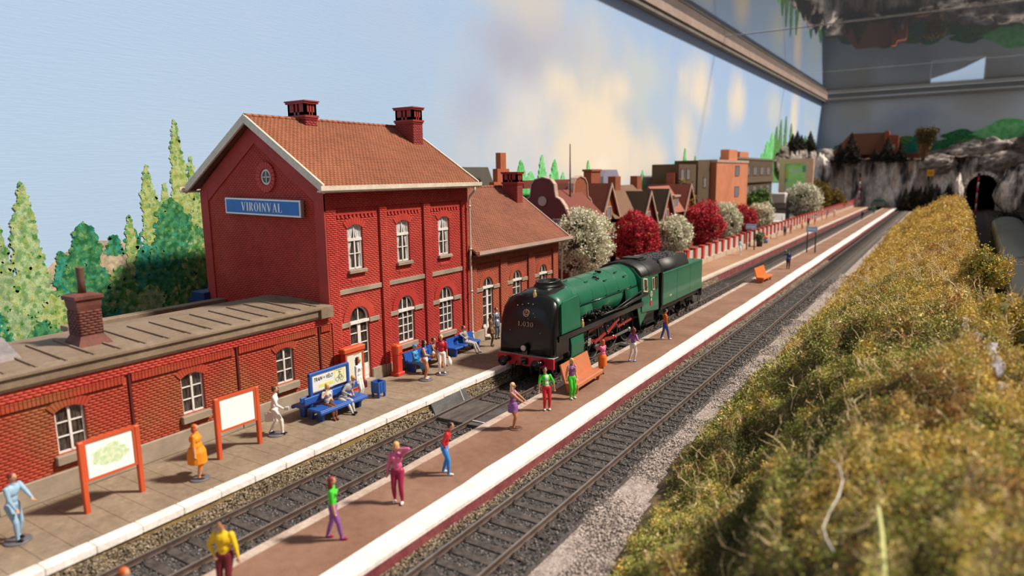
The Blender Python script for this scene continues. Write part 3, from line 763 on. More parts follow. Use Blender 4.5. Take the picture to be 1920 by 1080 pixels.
for i, h in enumerate(GR):
    if i == 0: window(st, h, XF+rec, 2, 4, transom=3.02, name='door', door=True, fr=.075)
    else:
        window(st, h, XF+rec, 3, 4, transom=3.02)
        obj('window_sill', MB().bbox(XF+rec-.1, h[0]-.66, h[2]-.24, XF+rec+.14, h[0]+.66, h[2]-.02, .02), stone_m, st, world=True)
    vb = MB(); voussoirs(vb, h, XF+rec, .36, 23, proud=.035); obj('door_arch' if i == 0 else 'window_arch', vb, brick_m, st, world=True)
    gl_ = MB()   # dark groove round the arch
    for s_ in (-1, 1): obj('impost_stone', MB().bbox(XF+rec-.02, h[0]+s_*.57, 2.92, XF+rec+.07, h[0]+s_*1.18, 3.12, .012), stone_m, st, world=True)
    obj('string_course', MB().bbox(XF+rec-.02, bays[i][0]+.02, 4.34, XF+rec+.07, bays[i][1]-.02, 4.54, .012), stone_m, st, world=True)
# plinth stones with door step
for a, b in ((19.34-.54, 19.84), (21.02, 21.85), (22.35, 24.80), (25.35, 27.80)):
    obj('plinth_stone', MB().bbox(XF+rec-.05, a, PZ-.02, XF+rec+.10, b, PZ+.52, .015), stone_m, st, world=True)
for a, b in pil: obj('plinth_stone', MB().bbox(XF-.05, a+.01, PZ-.02, XF+.05, b-.01, PZ+.52, .015), stone_m, st, world=True)
obj('door_step', MB().bbox(XF-.25, 19.86, PZ-.02, XF+.18, 21.0, PZ+.13, .02), stone_m, st, world=True)
# roof
sl_ = Vector((RX+20.40, 0, RZT-8.72)); # run/rise of the front slope
def slope_roof(root, xe, ze, xr, zr, y0, y1, xb, m, tw, th, over=.0):
    mb = MB().prism([(xe, ze-.10), (xr, zr-.10), (xr, zr), (xe, ze)], YP, y0, y1); zb = zr-(zr-ze)*(xb-xr)/(xe-xr) if xe != xr else ze
    mb.prism([(xb, ze-.10), (xr, zr-.10), (xr, zr), (xb, ze)], YP, y0, y1)
    rf = obj('roof', mb, m, root, world=True)
    v = Vector((xr-xe, 0, zr-ze)); S = v.length; s = v/S; nrm = Vector((-s.z, 0, s.x)); nrm = nrm if nrm.z > 0 else -nrm
    tile_part('roof_tiles', m, rf, (xe, y0, ze), (0, 1, 0), s, nrm, y1-y0, S, tw, th)
    v = Vector((xr-xb, 0, zr-ze)); S = v.length; s = v/S; nrm = Vector((-s.z, 0, s.x)); nrm = nrm if nrm.z > 0 else -nrm
    tile_part('roof_tiles', m, rf, (xb, y0, ze), (0, 1, 0), s, nrm, y1-y0, S, tw*2, th*2)
    rt_ = MB(); k = y0
    while k < y1-.05:
        q = min(k+.34, y1); rt_.tube([(xr, k, zr+.02), (xr, q+.03, zr+.02)], [.085, .075], 8); k += .34
    obj('ridge_tiles', rt_, m, rf, world=True)
    return rf
slope_roof(st, -20.42, 8.80, RX, 11.72, 18.36, 28.62, -29.40, tile_m, .205, .135)
for y in (18.30, 28.56):
    for xe in (-20.38, -29.46):
        obj('verge_board', MB().prism([(xe, 8.52), (RX, 11.42), (RX, 11.78), (xe, 8.88)], YP, y, y+.10), cream_m, st, world=True)
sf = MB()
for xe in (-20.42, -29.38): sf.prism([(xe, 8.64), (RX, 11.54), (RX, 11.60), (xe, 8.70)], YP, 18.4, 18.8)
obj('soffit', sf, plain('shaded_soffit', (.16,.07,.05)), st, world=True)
def gutter(root, x, z, y0, y1, m, sg=1):
    g = [(0,-.14),(.16,-.14),(.24,-.08),(.24,.10),(.19,.10),(.19,-.05),(.05,-.08),(0,-.08)]
    return obj('gutter', MB().prism([(x+sg*u-.02*sg, z+v) for u, v in g], YP, y0, y1).box(x-.02, y0+.1, z-.16, x+.16*sg, y1-.1, z-.12), m, root, world=True)
gutter(st, -20.46, 8.72, 18.1, 28.75, cream_m); gutter(st, -29.36, 8.72, 18.1, 28.75, cream_m, -1)
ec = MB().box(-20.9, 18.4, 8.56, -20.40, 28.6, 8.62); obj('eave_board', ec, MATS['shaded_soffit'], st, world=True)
dp = MB().tube([(-20.35, 28.22, 8.6), (-20.35, 28.22, 8.38), (-20.66, 28.22, 8.1), (-20.70, 28.22, 7.9), (-20.70, 28.22, 1.0), (-20.66, 28.22, .75), (-20.60, 28.22, PZ)], [.065, .065, .06, .055, .055, .075, .08], 10)
for z in (1.0, 3.2, 5.4, 7.6): dp.cyl((-20.70, 28.22, z-.04), (-20.70, 28.22, z+.04), .085, n=10)
obj('downpipe', dp, cream_m, st, world=True)
chim_m = mat('chimney_brick', (.30,.030,.026), .6, var=.12, scale=1.5)
chimney(st, -25.6, -24.45, 21.2, 21.85, 11.2, 12.55, chim_m); chimney(st, -24.60, -23.42, 27.25, 27.98, 10.6, 12.65, chim_m)
# name board on the gable
nb = empty('name_board', (-24.45, Y0-.02, 7.95), 'blue name board reading VIROINVAL with white border, fixed to the dark red gable', 'sign')
rotb = Matrix.Rotation(R(1.2), 4, 'Y')
blue_m = mat('sign_blue', (.012,.16,.55), .45, var=.08, scale=2); wht_m = mat('sign_white', (.88,.90,.95), .5, var=.04)
def rotobj(name, mb, m, par): mb.xform(rotb); return obj(name, mb, m, par)
rotobj('board', MB().box(-2.46, -.22, -.36, 2.46, -.08, .36), plain('board_side', (.30,.22,.18)), nb)
rotobj('border', MB().box(-2.46, -.235, -.34, 2.42, -.22, .34), wht_m, nb)
rotobj('face', MB().box(-2.38, -.245, -.275, 2.34, -.235, .275), blue_m, nb)
def serif(txt, h, fn, mb, t=.16, th=.05, sp=.18):
    """condensed serif capitals out of strokes; h = cap height; returns the width"""
    x = 0
    def st_(x0, y0, x1, y1, w):
        dx, dy = x1-x0, y1-y0; l = math.hypot(dx, dy); hx = w/2
        if abs(dy) > abs(dx)*.3: P = [(x0-hx, y0), (x0+hx, y0), (x1+hx, y1), (x1-hx, y1)]
        else: P = [(x0, y0-hx), (x0, y0+hx), (x1, y1+hx), (x1, y1-hx)]
        mb.prism([(p[0]*h, p[1]*h) for p in P], lambda u, v, d: fn(u, v, d), 0, 1)
    def ser(xc, y, w=.26): st_(xc-w/2, y, xc+w/2, y, .035)
    def arc(cx, cy, rx, ry, a0, a1, n=14):
        for i in range(n):
            p, q = a0+(a1-a0)*i/n, a0+(a1-a0)*(i+1)/n
            def W(a): return th+(t-th)*abs(math.cos(a))
            pi_ = [(cx+(rx-W(p)/2)*math.cos(p), cy+(ry-th/2)*math.sin(p)), (cx+(rx+W(p)/2)*math.cos(p), cy+(ry+th/2)*math.sin(p)), (cx+(rx+W(q)/2)*math.cos(q), cy+(ry+th/2)*math.sin(q)), (cx+(rx-W(q)/2)*math.cos(q), cy+(ry-th/2)*math.sin(q))]
            mb.prism([(a*h, b*h) for a, b in pi_], lambda u, v, d: fn(u, v, d), 0, 1)
    for ch in txt:
        if ch == 'I': st_(x+.13, 0, x+.13, 1, t); ser(x+.13, .02); ser(x+.13, .98); w = .26
        elif ch == '1': st_(x+.13, 0, x+.13, 1, t); ser(x+.13, .02, .24); st_(x-.02, .78, x+.13, .98, .09); w = .26
        elif ch == 'V': st_(x+.10, 1, x+.30, 0, t); st_(x+.52, 1, x+.32, 0, th); ser(x+.10, .98); ser(x+.52, .98, .18); w = .6
        elif ch == 'A': st_(x+.30, 1, x+.50, 0, t); st_(x+.28, 1, x+.08, 0, th); st_(x+.17, .36, x+.42, .36, th*.8); ser(x+.08, .02, .18); ser(x+.50, .02, .24); w = .6
        elif ch == 'N': st_(x+.08, 0, x+.08, 1, th); st_(x+.10, 1, x+.50, 0, t); st_(x+.52, 0, x+.52, 1, th); ser(x+.08, .02, .18); ser(x+.08, .98, .18); ser(x+.52, .98, .18); w = .58
        elif ch == 'L': st_(x+.13, 0, x+.13, 1, t); ser(x+.13, .98); ser(x+.25, .02, .48); st_(x+.47, 0, x+.49, .24, th); w = .5
        elif ch == 'R':
            st_(x+.13, 0, x+.13, 1, t); ser(x+.13, .02); ser(x+.13, .98); arc(x+.24, .74, .17, .235, -PI/2, PI/2, 9)
            st_(x+.13, .98, x+.25, .98, th); st_(x+.13, .50, x+.25, .50, th); st_(x+.28, .50, x+.50, 0, t*.9); ser(x+.52, .02, .16); w = .58
        elif ch == 'O': arc(x+.28, .5, .21, .49, 0, 2*PI, 22); w = .56
        elif ch == '0': arc(x+.22, .5, .17, .49, 0, 2*PI, 22); w = .44
        elif ch == '3': arc(x+.17, .74, .15, .24, -PI*.5, PI*.9, 12); arc(x+.17, .27, .17, .26, -PI*.9, PI*.5, 12); w = .40
        elif ch == '.': st_(x+.08, 0, x+.08, .16, .14); w = .16
        else: w = .3
        x += w+sp*.55
    return (x-sp*.55)*h
tmp = MB(); wtxt = serif('VIROINVAL', .34, lambda u, v, d: (u, 0, v), tmp)
tb = MB(); hh = .34; sx_ = 2.55/wtxt
serif('VIROINVAL', hh, lambda u, v, d: (-1.32+u*sx_*1.03, -.245-d*.012, -.19+v*1.12), tb); rotobj('lettering', tb, wht_m, nb)
# ---------------------------------------------------------------- right-hand wing with its own roof
w2 = empty('station_wing', (-24.9, 33.1, PZ), 'single storey red brick wing with arched windows and worn tiled roof, joined to the station', 'building')
WY0, WY1 = 28.3, 37.95
W2H = [(30.10, .98, .36, 3.20, .49), (33.10, .98, 1.30, 3.20, .49), (36.10, .98, 1.30, 3.20, .49)]
c2 = MB(); wall_sheet(c2, XF+rec, WY0, WY1, PZ, 5.15, W2H)
b2 = [(28.95, 31.25), (31.92, 34.27), (34.98, 37.25)]; p2 = [(WY0, 28.95), (31.25, 31.92), (34.27, 34.98), (37.25, WY1)]
for a, b in p2: c2.box(XF+rec-.05, a, PZ, XF, b, 5.15)
for a, b in b2: c2.box(XF+rec-.05, a, 4.55, XF, b, 5.15)
gable(c2, WY1-.3, WY1, XB, XF-.02, RX, PZ, 5.15, 8.3); c2.box(XB, WY0, PZ, XB+.3, WY1, 5.15); c2.box(XF-.35, WY0, PZ, XF-.34, WY1, 5.15)
obj('wall', c2, omort_m, w2, world=True)
B = []
for (a, b), h in zip(b2, W2H): B += bricks(XF+rec, a, b, PZ+.6, 4.55, [h])
for a, b in p2: B += bricks(XF, a, b, PZ+.6, 4.55, [])
B += bricks(XF, WY0, WY1, 4.55, 5.12, []); brick_part('brickwork', B, obrick_m, w2)
for i, h in enumerate(W2H):
    if i == 0: window(w2, h, XF+rec, 2, 4, transom=3.12, name='door', door=True)
    else:
        window(w2, h, XF+rec, 2, 4, transom=3.12)
        obj('window_sill', MB().bbox(XF+rec-.1, h[0]-.6, h[2]-.22, XF+rec+.13, h[0]+.6, h[2], .02), stone_m, w2, world=True)
    vb = MB(); voussoirs(vb, h, XF+rec, .33, 21, proud=.035); obj('window_arch', vb, obrick_m, w2, world=True)
    for s_ in (-1, 1): obj('impost_stone', MB().bbox(XF+rec-.02, h[0]+s_*.5, 2.98, XF+rec+.07, h[0]+s_*1.10, 3.18, .012), stone_m, w2, world=True)
    db = MB(); k = h[0]-1.05
    while k < h[0]+1.05: db.box(XF+rec-.01, k, 4.20, XF+rec+.05, k+.09, 4.33); k += .2
    db.box(XF+rec-.01, h[0]-1.1, 4.33, XF+rec+.055, h[0]+1.1, 4.40); obj('dentil_course', db, obrick_m, w2, world=True)
for a, b in ((28.35, 29.58), (30.64, 37.95)): obj('plinth_stone', MB().bbox(XF-.2, a, PZ-.02, XF+.05, b, PZ+.6, .015), stone_m, w2, world=True)
obj('door_step', MB().bbox(XF-.25, 29.6, PZ-.02, XF+.15, 30.62, PZ+.07, .02), stone_m, w2, world=True)
slope_roof(w2, -20.42, 5.22, RX, 8.42, 28.32, 38.5, -29.4, dtile_m, .21, .14)
pink_m = mat('pinkish_paint', (.52,.36,.30), .5, var=.1, scale=.8)
for xe in (-20.38, -29.46): obj('verge_board', MB().prism([(xe, 5.02), (RX, 8.20), (RX, 8.48), (xe, 5.30)], YP, 38.46, 38.56), pink_m, w2, world=True)
gutter(w2, -20.46, 5.16, 28.4, 38.72, pink_m)
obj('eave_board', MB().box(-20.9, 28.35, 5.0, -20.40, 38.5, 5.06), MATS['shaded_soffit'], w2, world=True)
obj('downpipe', MB().tube([(-20.4, 38.12, 5.1), (-20.68, 38.05, 4.8), (-20.70, 38.05, PZ)], .055, 10), cream_m, w2, world=True)
chimney(w2, -24.5, -23.4, 37.1, 37.75, 7.0, 9.35, chim_m)
# ---------------------------------------------------------------- low annexe in the foreground
an = empty('station_annexe', (-23, 11, PZ), 'low flat roofed brick annexe with three small white windows, left of the station house', 'building')
AY0, AY1 = 1.5, 18.8
AW = [(5.05, .80, 1.42, 2.66, .13), (8.83, .80, 1.42, 2.66, .13), (12.62, .80, 1.42, 2.66, .13), (16.40, .80, 1.42, 2.66, .13)]
c3 = MB(); wall_sheet(c3, XF-.03, AY0, AY1, PZ, 3.62, AW); c3.box(XF-.35, AY0, PZ, XF-.34, AY1, 3.6)
c3.box(-25.0, AY0, PZ, -24.8, AY1, 3.7)
obj('wall', c3, wmort_m, an, world=True)
piers = [3.05, 6.80, 10.57, 14.35, 18.11]
B = bricks(XF-.03, AY0, AY1, PZ+.62, 3.0, AW)
brick_part('brickwork', B, wbrick_m, an)
# corbelled soldier course under the cornice, proud, split at the piers
sc = MB(); k = AY0
while k < AY1-.12:
    if min(abs(k+.05-p) for p in piers) > .10:
        sc.box(XF-.03, k, 3.02, XF+.045, k+.088, 3.19); sc.box(XF-.03, k, 3.20, XF+.05, k+.088, 3.26)
    k += .105
obj('soldier_course', sc, wbrick_m, an, world=True)['kind'] = 'stuff'
B = bricks(XF+.01, AY0, AY1, 3.27, 3.6, [], proud=.03); brick_part('frieze_brickwork', B, brick_m, an)
for p in piers: obj('expansion_joint', MB().box(XF-.02, p-.035, PZ+.62, XF+.03, p+.035, 3.62), plain('dark_red_joint', (.10,.012,.012)), an, world=True)
for h in AW:
    window(an, h, XF-.03, 2, 3, fr=.055, bar=.035)
    vb = MB(); voussoirs(vb, h, XF-.03, .27, 11, proud=.04); obj('window_arch', vb, wbrick_m, an, world=True)
    obj('window_sill', MB().bbox(XF-.1, h[0]-.52, h[2]-.27, XF+.13, h[0]+.52, h[2]-.02, .02), stone_m, an, world=True)
for a, b in zip([AY0]+piers[:], piers[:]+[AY1]): obj('plinth_stone', MB().bbox(XF-.1, a+.01, PZ-.02, XF+.06, b-.01, PZ+.62, .02), stone_m, an, world=True)
cn = [(XF-.3, 3.60), (XF+.10, 3.60), (XF+.16, 3.70), (XF+.16, 3.92), (XF+.24, 3.98), (XF+.24, 4.05), (XF-.3, 4.09)]
obj('cornice', MB().prism(cn, YP, AY0, AY1-.1).box(XF+.16, AY1-.75, 3.62, XF+.27, AY1-.12, 4.0), corn_m, an, world=True)
obj('roof', MB().prism([(XF+.05, 4.05), (-23.45, 4.20), (-24.9, 4.12), (-24.9, 3.7), (XF+.05, 3.7)], YP, AY0, AY1-.02), felt_m, an, world=True)
seam = MB().prism([(XF-.05, 4.055), (-23.4, 4.19), (-23.4, 4.235), (XF-.05, 4.10)], YP, -.03, .03)
seam_me = None
for i in range(22):
    y = 2.05+i*.765
    if y > 18.3: break
    if seam_me is None:
        o = obj('roof_seam', MB().prism([(XF-.05, 4.05-PZ), (-23.4, 4.19-PZ), (-23.4, 4.245-PZ), (XF-.05, 4.11-PZ)], lambda u, v, d: (u+23, d, v), -.03, .03), felt_m, an); seam_me = o.data
    else: o = bpy.data.objects.new('roof_seam', seam_me); COL.objects.link(o); o.parent = an
    o.location = (0, y-11, 0)
# rear parapet: red inner face under a brown coping
obj('parapet', MB().box(-28.1, 12.2, 2.2, -27.9, 18.75, 3.50).box(-28.0, 12.2, 2.2, -24.9, 12.4, 3.3), brick_m, an, world=True)
obj('parapet_coping', MB().bbox(-28.3, 12.0, 3.50, -27.75, 18.78, 3.72, .02).box(-28.3, 12.0, 3.3, -24.9, 12.55, 3.45), corn_m, an, world=True)
obj('rear_flat_roof', MB().box(-28.0, 12.3, 2.2, -24.9, 18.7, 2.6), felt_m, an, world=True)
# chimney stack on the annexe roof
ac = obj('chimney', MB().lathe((0,0,0), [(.01, 0)], 4), chim_m, an); bpy.data.objects.remove(ac)
prof = [(.62, 4.02), (.60, 4.10), (.40, 4.42), (.37, 5.15), (.42, 5.35), (.43, 5.52), (.50, 5.56), (.50, 5.66), (.30, 5.72)]
cm = MB(); cx, cy = -22.45, 10.25; vs = []; fs = []
for r_, z in prof:
    for sx, sy in ((-1,-1),(1,-1),(1,1),(-1,1)): vs.append((cx+sx*r_*.86, cy+sy*r_*.86, z))
for i in range(len(prof)-1):
    for k in range(4): j = (k+1) % 4; fs.append((i*4+k, i*4+j, i*4+4+j, i*4+4+k))
fs += [(3,2,1,0), tuple(range(len(vs)-4, len(vs)))]
cm.add(vs, fs)
stack_m = mat('sooty_brick', (.11,.030,.022), .75, col2=(.17,.05,.035), scale=2, var=.15)
ac = obj('chimney', cm, stack_m, an, world=True)
B = bricks(cx+.345, cy-.34, cy+.34, 4.45, 5.2, [], proud=.012)+bricks(cy-.345, cx-.34, cx+.34, 4.45, 5.2, [], sgn=-1, axis='Y', proud=.012); brick_part('brickwork', B, stack_m, ac)
obj('chimney_pot', MB().lathe((cx, cy, 5.70), [(.12, 0), (.11, .45), (.12, .78), (.125, .82), (.07, .82), (.06, .4)], 14), plain('brown_pot', (.14,.07,.045)), ac, world=True)
# small skylight at the near end
sk = MB().prism([(-24.6, 4.14), (-22.0, 4.05), (-22.3, 4.22), (-23.3, 4.62), (-24.3, 4.22)], YP, 4.2, 8.3)
obj('skylight', sk, mat('dusty_glass', (.20,.17,.165), .25, col2=(.30,.25,.24), scale=1.5, var=.1), an, world=True)
bx_ = tag(obj('blue_box', MB().bbox(-29.9, 18.4, 2.6, -28.9, 19.3, 3.95, .03).box(-30.3, 18.5, 2.2, -29.9, 19.2, 3.5), plain('dark_blue', (.01,.03,.16))), 'dark blue box behind the left corner of the station house', 'box')
obj('stand', MB().box(-29.8, 18.5, PZ, -29.0, 19.2, 2.6), plain('dark_wood', (.05,.035,.025)), bx_)
# ================================================================ steam locomotive (x across, y back from the buffer beam, z above the rail)
GRN = mat('loco_green', (.008,.118,.062), .38, var=.06, scale=1.2, spec=.5, coat=.15)
BLK = mat('loco_black', (.004,.004,.005), .28, var=.1, scale=2, spec=.5)
MBK = mat('loco_matt_black', (.008,.0075,.0075), .5, var=.15, scale=3)
RED = plain('signal_red', (.55,.012,.030), .4); DRED = plain('rod_red', (.28,.022,.022), .45)
BRS = plain('polished_brass', (.75,.58,.25), .3, metal=.5); STL = plain('bright_steel', (.42,.41,.40), .3, metal=.7); CRMP = plain('cream_line', (.62,.55,.42), .5)
lo = empty('steam_locomotive', (T1, 25.75, RZ), 'green and black streamlined steam locomotive numbered 1.030 standing beside the station', 'locomotive')
# front casing: lofted sections from beam to chimney
def hull(y, hw, zb, zt, nar, shoulder=.55, n=9):
    """cross-section outline at y: bottom half width hw narrowing to nar at the shoulder, rounded top"""
    P = [(-hw, zb)]
    zs = zb+(zt-zb)*shoulder
    for i in range(1, 4): t = i/4; P.append((-(hw+(nar-hw)*t**1.4), zb+(zs-zb)*t))
    for i in range(n+1): a = PI-PI*i/n; P.append((nar*(abs(math.cos(a))**.75)*(1 if math.cos(a) > 0 else -1), zs+(zt-zs)*math.sin(a)**.85))
    for i in range(3, 0, -1): t = i/4; P.append((hw+(nar-hw)*t**1.4, zb+(zs-zb)*t))
    P.append((hw, zb)); return [(x, y, z) for x, z in P]
def loft(secs, mb=None, cap0=True, cap1=True, mi=0, close=True):
    mb = mb or MB(); n = len(secs[0]); vs = [p for s in secs for p in s]; fs = []
    for i in range(len(secs)-1):
        for k in range(n if close else n-1): j = (k+1) % n; fs.append((i*n+k, i*n+j, (i+1)*n+j, (i+1)*n+k))
    if cap0: fs.append(tuple(reversed(range(n))))
    if cap1: fs.append(tuple(range((len(secs)-1)*n, len(secs)*n)))
    return mb.add(vs, fs, mi, True)
secs = [hull(.12, 1.36, 1.28, 1.95, 1.30, .7), hull(.15, 1.42, 1.28, 2.75, 1.38, .74), hull(.26, 1.45, 1.28, 3.35, 1.40, .76), hull(.42, 1.46, 1.28, 3.72, 1.40, .77), hull(.66, 1.46, 1.28, 3.96, 1.39, .77), hull(.80, 1.46, 1.28, 4.04, 1.37, .77)]
obj('front_casing', loft(secs), BLK, lo)
secs = [hull(.80, 1.455, 2.18, 4.03, 1.365, .62), hull(1.3, 1.455, 2.18, 4.10, 1.35, .60), hull(2.3, 1.455, 2.18, 4.16, 1.30, .58), hull(2.62, 1.44, 2.2, 4.18, 1.18, .55), hull(2.95, 1.15, 2.4, 4.20, 1.05, .5)]
obj('shoulder_cladding', loft(secs), GRN, lo)
top = lambda y, w, z0, z1: [(w*math.cos(PI*i/12), y, z0+(z1-z0)*math.sin(PI*i/12)**.7) for i in range(13)]
obj('smokebox_saddle', loft([top(.45, .95, 3.3, 3.80), top(.80, .98, 3.6, 4.10), top(1.3, .95, 3.7, 4.22), top(2.4, .85, 3.8, 4.27), top(3.2, .55, 3.9, 4.24)]), BLK, lo)
obj('lower_casing', MB().box(-1.40, .7, 1.28, 1.40, 2.3, 2.20), BLK, lo)
# deflector sides
for s_ in (-1, 1):
    P = [(.80, 2.24), (2.72, 2.24), (2.60, 3.62), (2.40, 3.78), (1.0, 3.70), (.84, 3.5)]
    obj('smoke_deflector', MB().prism(P, lambda u, v, d: (s_*(1.465+d-.055*max(0, v-2.7)), u, v), 0, .045), GRN, lo)
    rv = MB()
    for k in range(24): rv.ell((s_*1.515, .90+k*.076, 2.31), .012, .012, .012, 5, 3)
    obj('rivet_row', rv, GRN, lo)["kind"] = 'stuff'
# boiler: tapered barrel, bands, firebox
bl = MB(); prof = [(2.05, 1.02, 3.15), (2.5, 1.06, 3.15), (5.0, 1.09, 3.14), (7.5, 1.15, 3.10), (9.4, 1.20, 3.06), (10.45, 1.22, 3.05)]
secs = []
for y, r_, zc in prof: secs.append([(r_*math.sin(2*PI*k/40), y, zc+r_*math.cos(2*PI*k/40)) for k in range(40)])
obj('boiler', loft(secs), GRN, lo)
bd = MB()
for y in (2.6, 3.0, 3.45, 4.9, 6.4, 7.9, 9.4):
    f = np.interp(y, [p[0] for p in prof], [p[1] for p in prof]); zc = np.interp(y, [p[0] for p in prof], [p[2] for p in prof])
    loft([[((f+.012)*math.sin(2*PI*k/40), y+q, zc+(f+.012)*math.cos(2*PI*k/40)) for k in range(40)] for q in (0, .045)], bd)
obj('boiler_band', bd, GRN, lo)
ch = MB(); secs = []
for t in range(3): pass
el = lambda y0, ry, rx, z: [(rx*math.cos(2*PI*k/20), y0+ry*math.sin(2*PI*k/20), z) for k in range(20)]
loft([el(2.25, 1.15, .72, 4.02), el(2.25, .95, .58, 4.26), el(2.2, .80, .50, 4.38), el(2.2, .82, .52, 4.44), el(2.2, .70, .42, 4.44), el(2.2, .66, .38, 4.30)], ch)
obj('chimney', ch, BLK, lo)
# lower boiler skirt panels with the valve gap between them
for s_ in (-1, 1):
    for (y0, y1, zb) in ((2.75, 4.35, 2.62), (4.45, 8.1, 2.25), (8.55, 10.4, 2.2)):
        mb = MB(); A = []
        for y in (y0, y1):
            row = []
            for i in range(8):
                t = i/7; a = R(96-4+ (0)) 
                z = 3.16-(3.16-zb)*t; x = 1.235+.10*math.sin(t*PI*.55) if y0 < 4 else (1.22+.06*math.sin(t*PI)-(.42*max(0, t-.35)**1.3 if y0 < 8.4 else 0))
                row.append((s_*x, y, z))
            A.append(row)
        vs = A[0]+A[1]+[(p[0]-s_*.03, p[1], p[2]) for p in A[0]]+[(p[0]-s_*.03, p[1], p[2]) for p in A[1]]
        fs = []
        for i in range(7): fs += [(i, i+1, 9+i, 8+i), (16+i, 24+i, 25+i, 17+i), (i, 16+i, 17+i, i+1), (8+i, 9+i, 25+i, 24+i)]
        fs += [(0, 8, 24, 16), (7, 23, 31, 15)]
        mb.add(vs, fs, 0, True); obj('boiler_skirt', mb, GRN, lo)
    mb = MB().tube([(s_*1.30, 2.9, 3.19), (s_*1.30, 10.4, 3.19)], .022, 8)
    for y in (3.0, 4.6, 6.2, 7.8, 9.4): mb.tube([(s_*1.15, y, 3.19), (s_*1.33, y, 3.19)], .028, 6); 
    obj('handrail', mb, BLK, lo)
    mb = MB().box(s_*1.12, .55, 2.02, s_*1.50, 10.6, 2.16); mb.box(s_*1.46, .55, 1.92, s_*1.51, 10.6, 2.18)
    obj('running_board', mb, BLK, lo)
    # pipes rising to the cab
    mb = MB()
    for k, (y0, z0, y1, z1) in enumerate(((6.6, 2.28, 11.2, 2.92), (7.2, 2.22, 11.4, 2.62), (8.0, 2.22, 11.4, 2.50), (5.2, 2.3, 8.2, 2.3))):
        mb.tube([(s_*1.36, y0, z0), (s_*1.42, (y0+y1)/2, (z0+z1)/2+.02), (s_*1.48, y1, z1)], .04+.015*(k % 2), 8)
    obj('pipework', mb, MBK, lo)
    mb = MB(); rr = random.Random(5)
    for k in range(26):
        y = 3.1+k*.13; z = 2.3+rr.uniform(-.02, .42)
        if k % 3 == 0: mb.cyl((s_*1.22, y, z), (s_*1.42, y, z), .07, .06, 8)
        elif k % 3 == 1: mb.tube([(s_*1.2, y, z), (s_*1.38, y+.1, z+.12), (s_*1.38, y+.35, z)], .02, 6)
        else: mb.bbox(s_*1.2, y, z-.08, s_*1.38, y+.14, z+.08, .015)
    obj('valve_fittings', mb, MBK, lo)
    obj('brass_lamp', MB().lathe((s_*1.50, 2.86, 2.16), [(.05, 0), (.09, .05), (.09, .26), (.05, .30), (.07, .36), (.03, .42)], 10), BRS, lo)
# domes, fittings on the boiler top
for y, a in ((4.9, .62), (6.6, .30), (6.7, .85), (8.4, .62), (9.0, .95), (3.6, .15)):
    r_ = np.interp(y, [p[0] for p in prof], [p[1] for p in prof])+.03
    for q in (-1,): 
        p0 = Vector((r_*math.sin(a), y, 3.12+r_*math.cos(a))); obj('boiler_clip', MB().bar(p0-Vector((0, .14, 0)), p0+Vector((.03, .14, .03)), .05, .09), GRN, lo)
tk = MB().tube([(.55, 5.9, 4.16), (.72, 6.05, 4.12), (.80, 6.1, 4.03)], .05, 6); tk.tube([(.62, 6.25, 4.15), (.80, 6.1, 4.03)], .035, 6); tk.box(.1, 7.1, 4.20, .42, 7.22, 4.32)
obj('whistle', tk, BLK, lo)
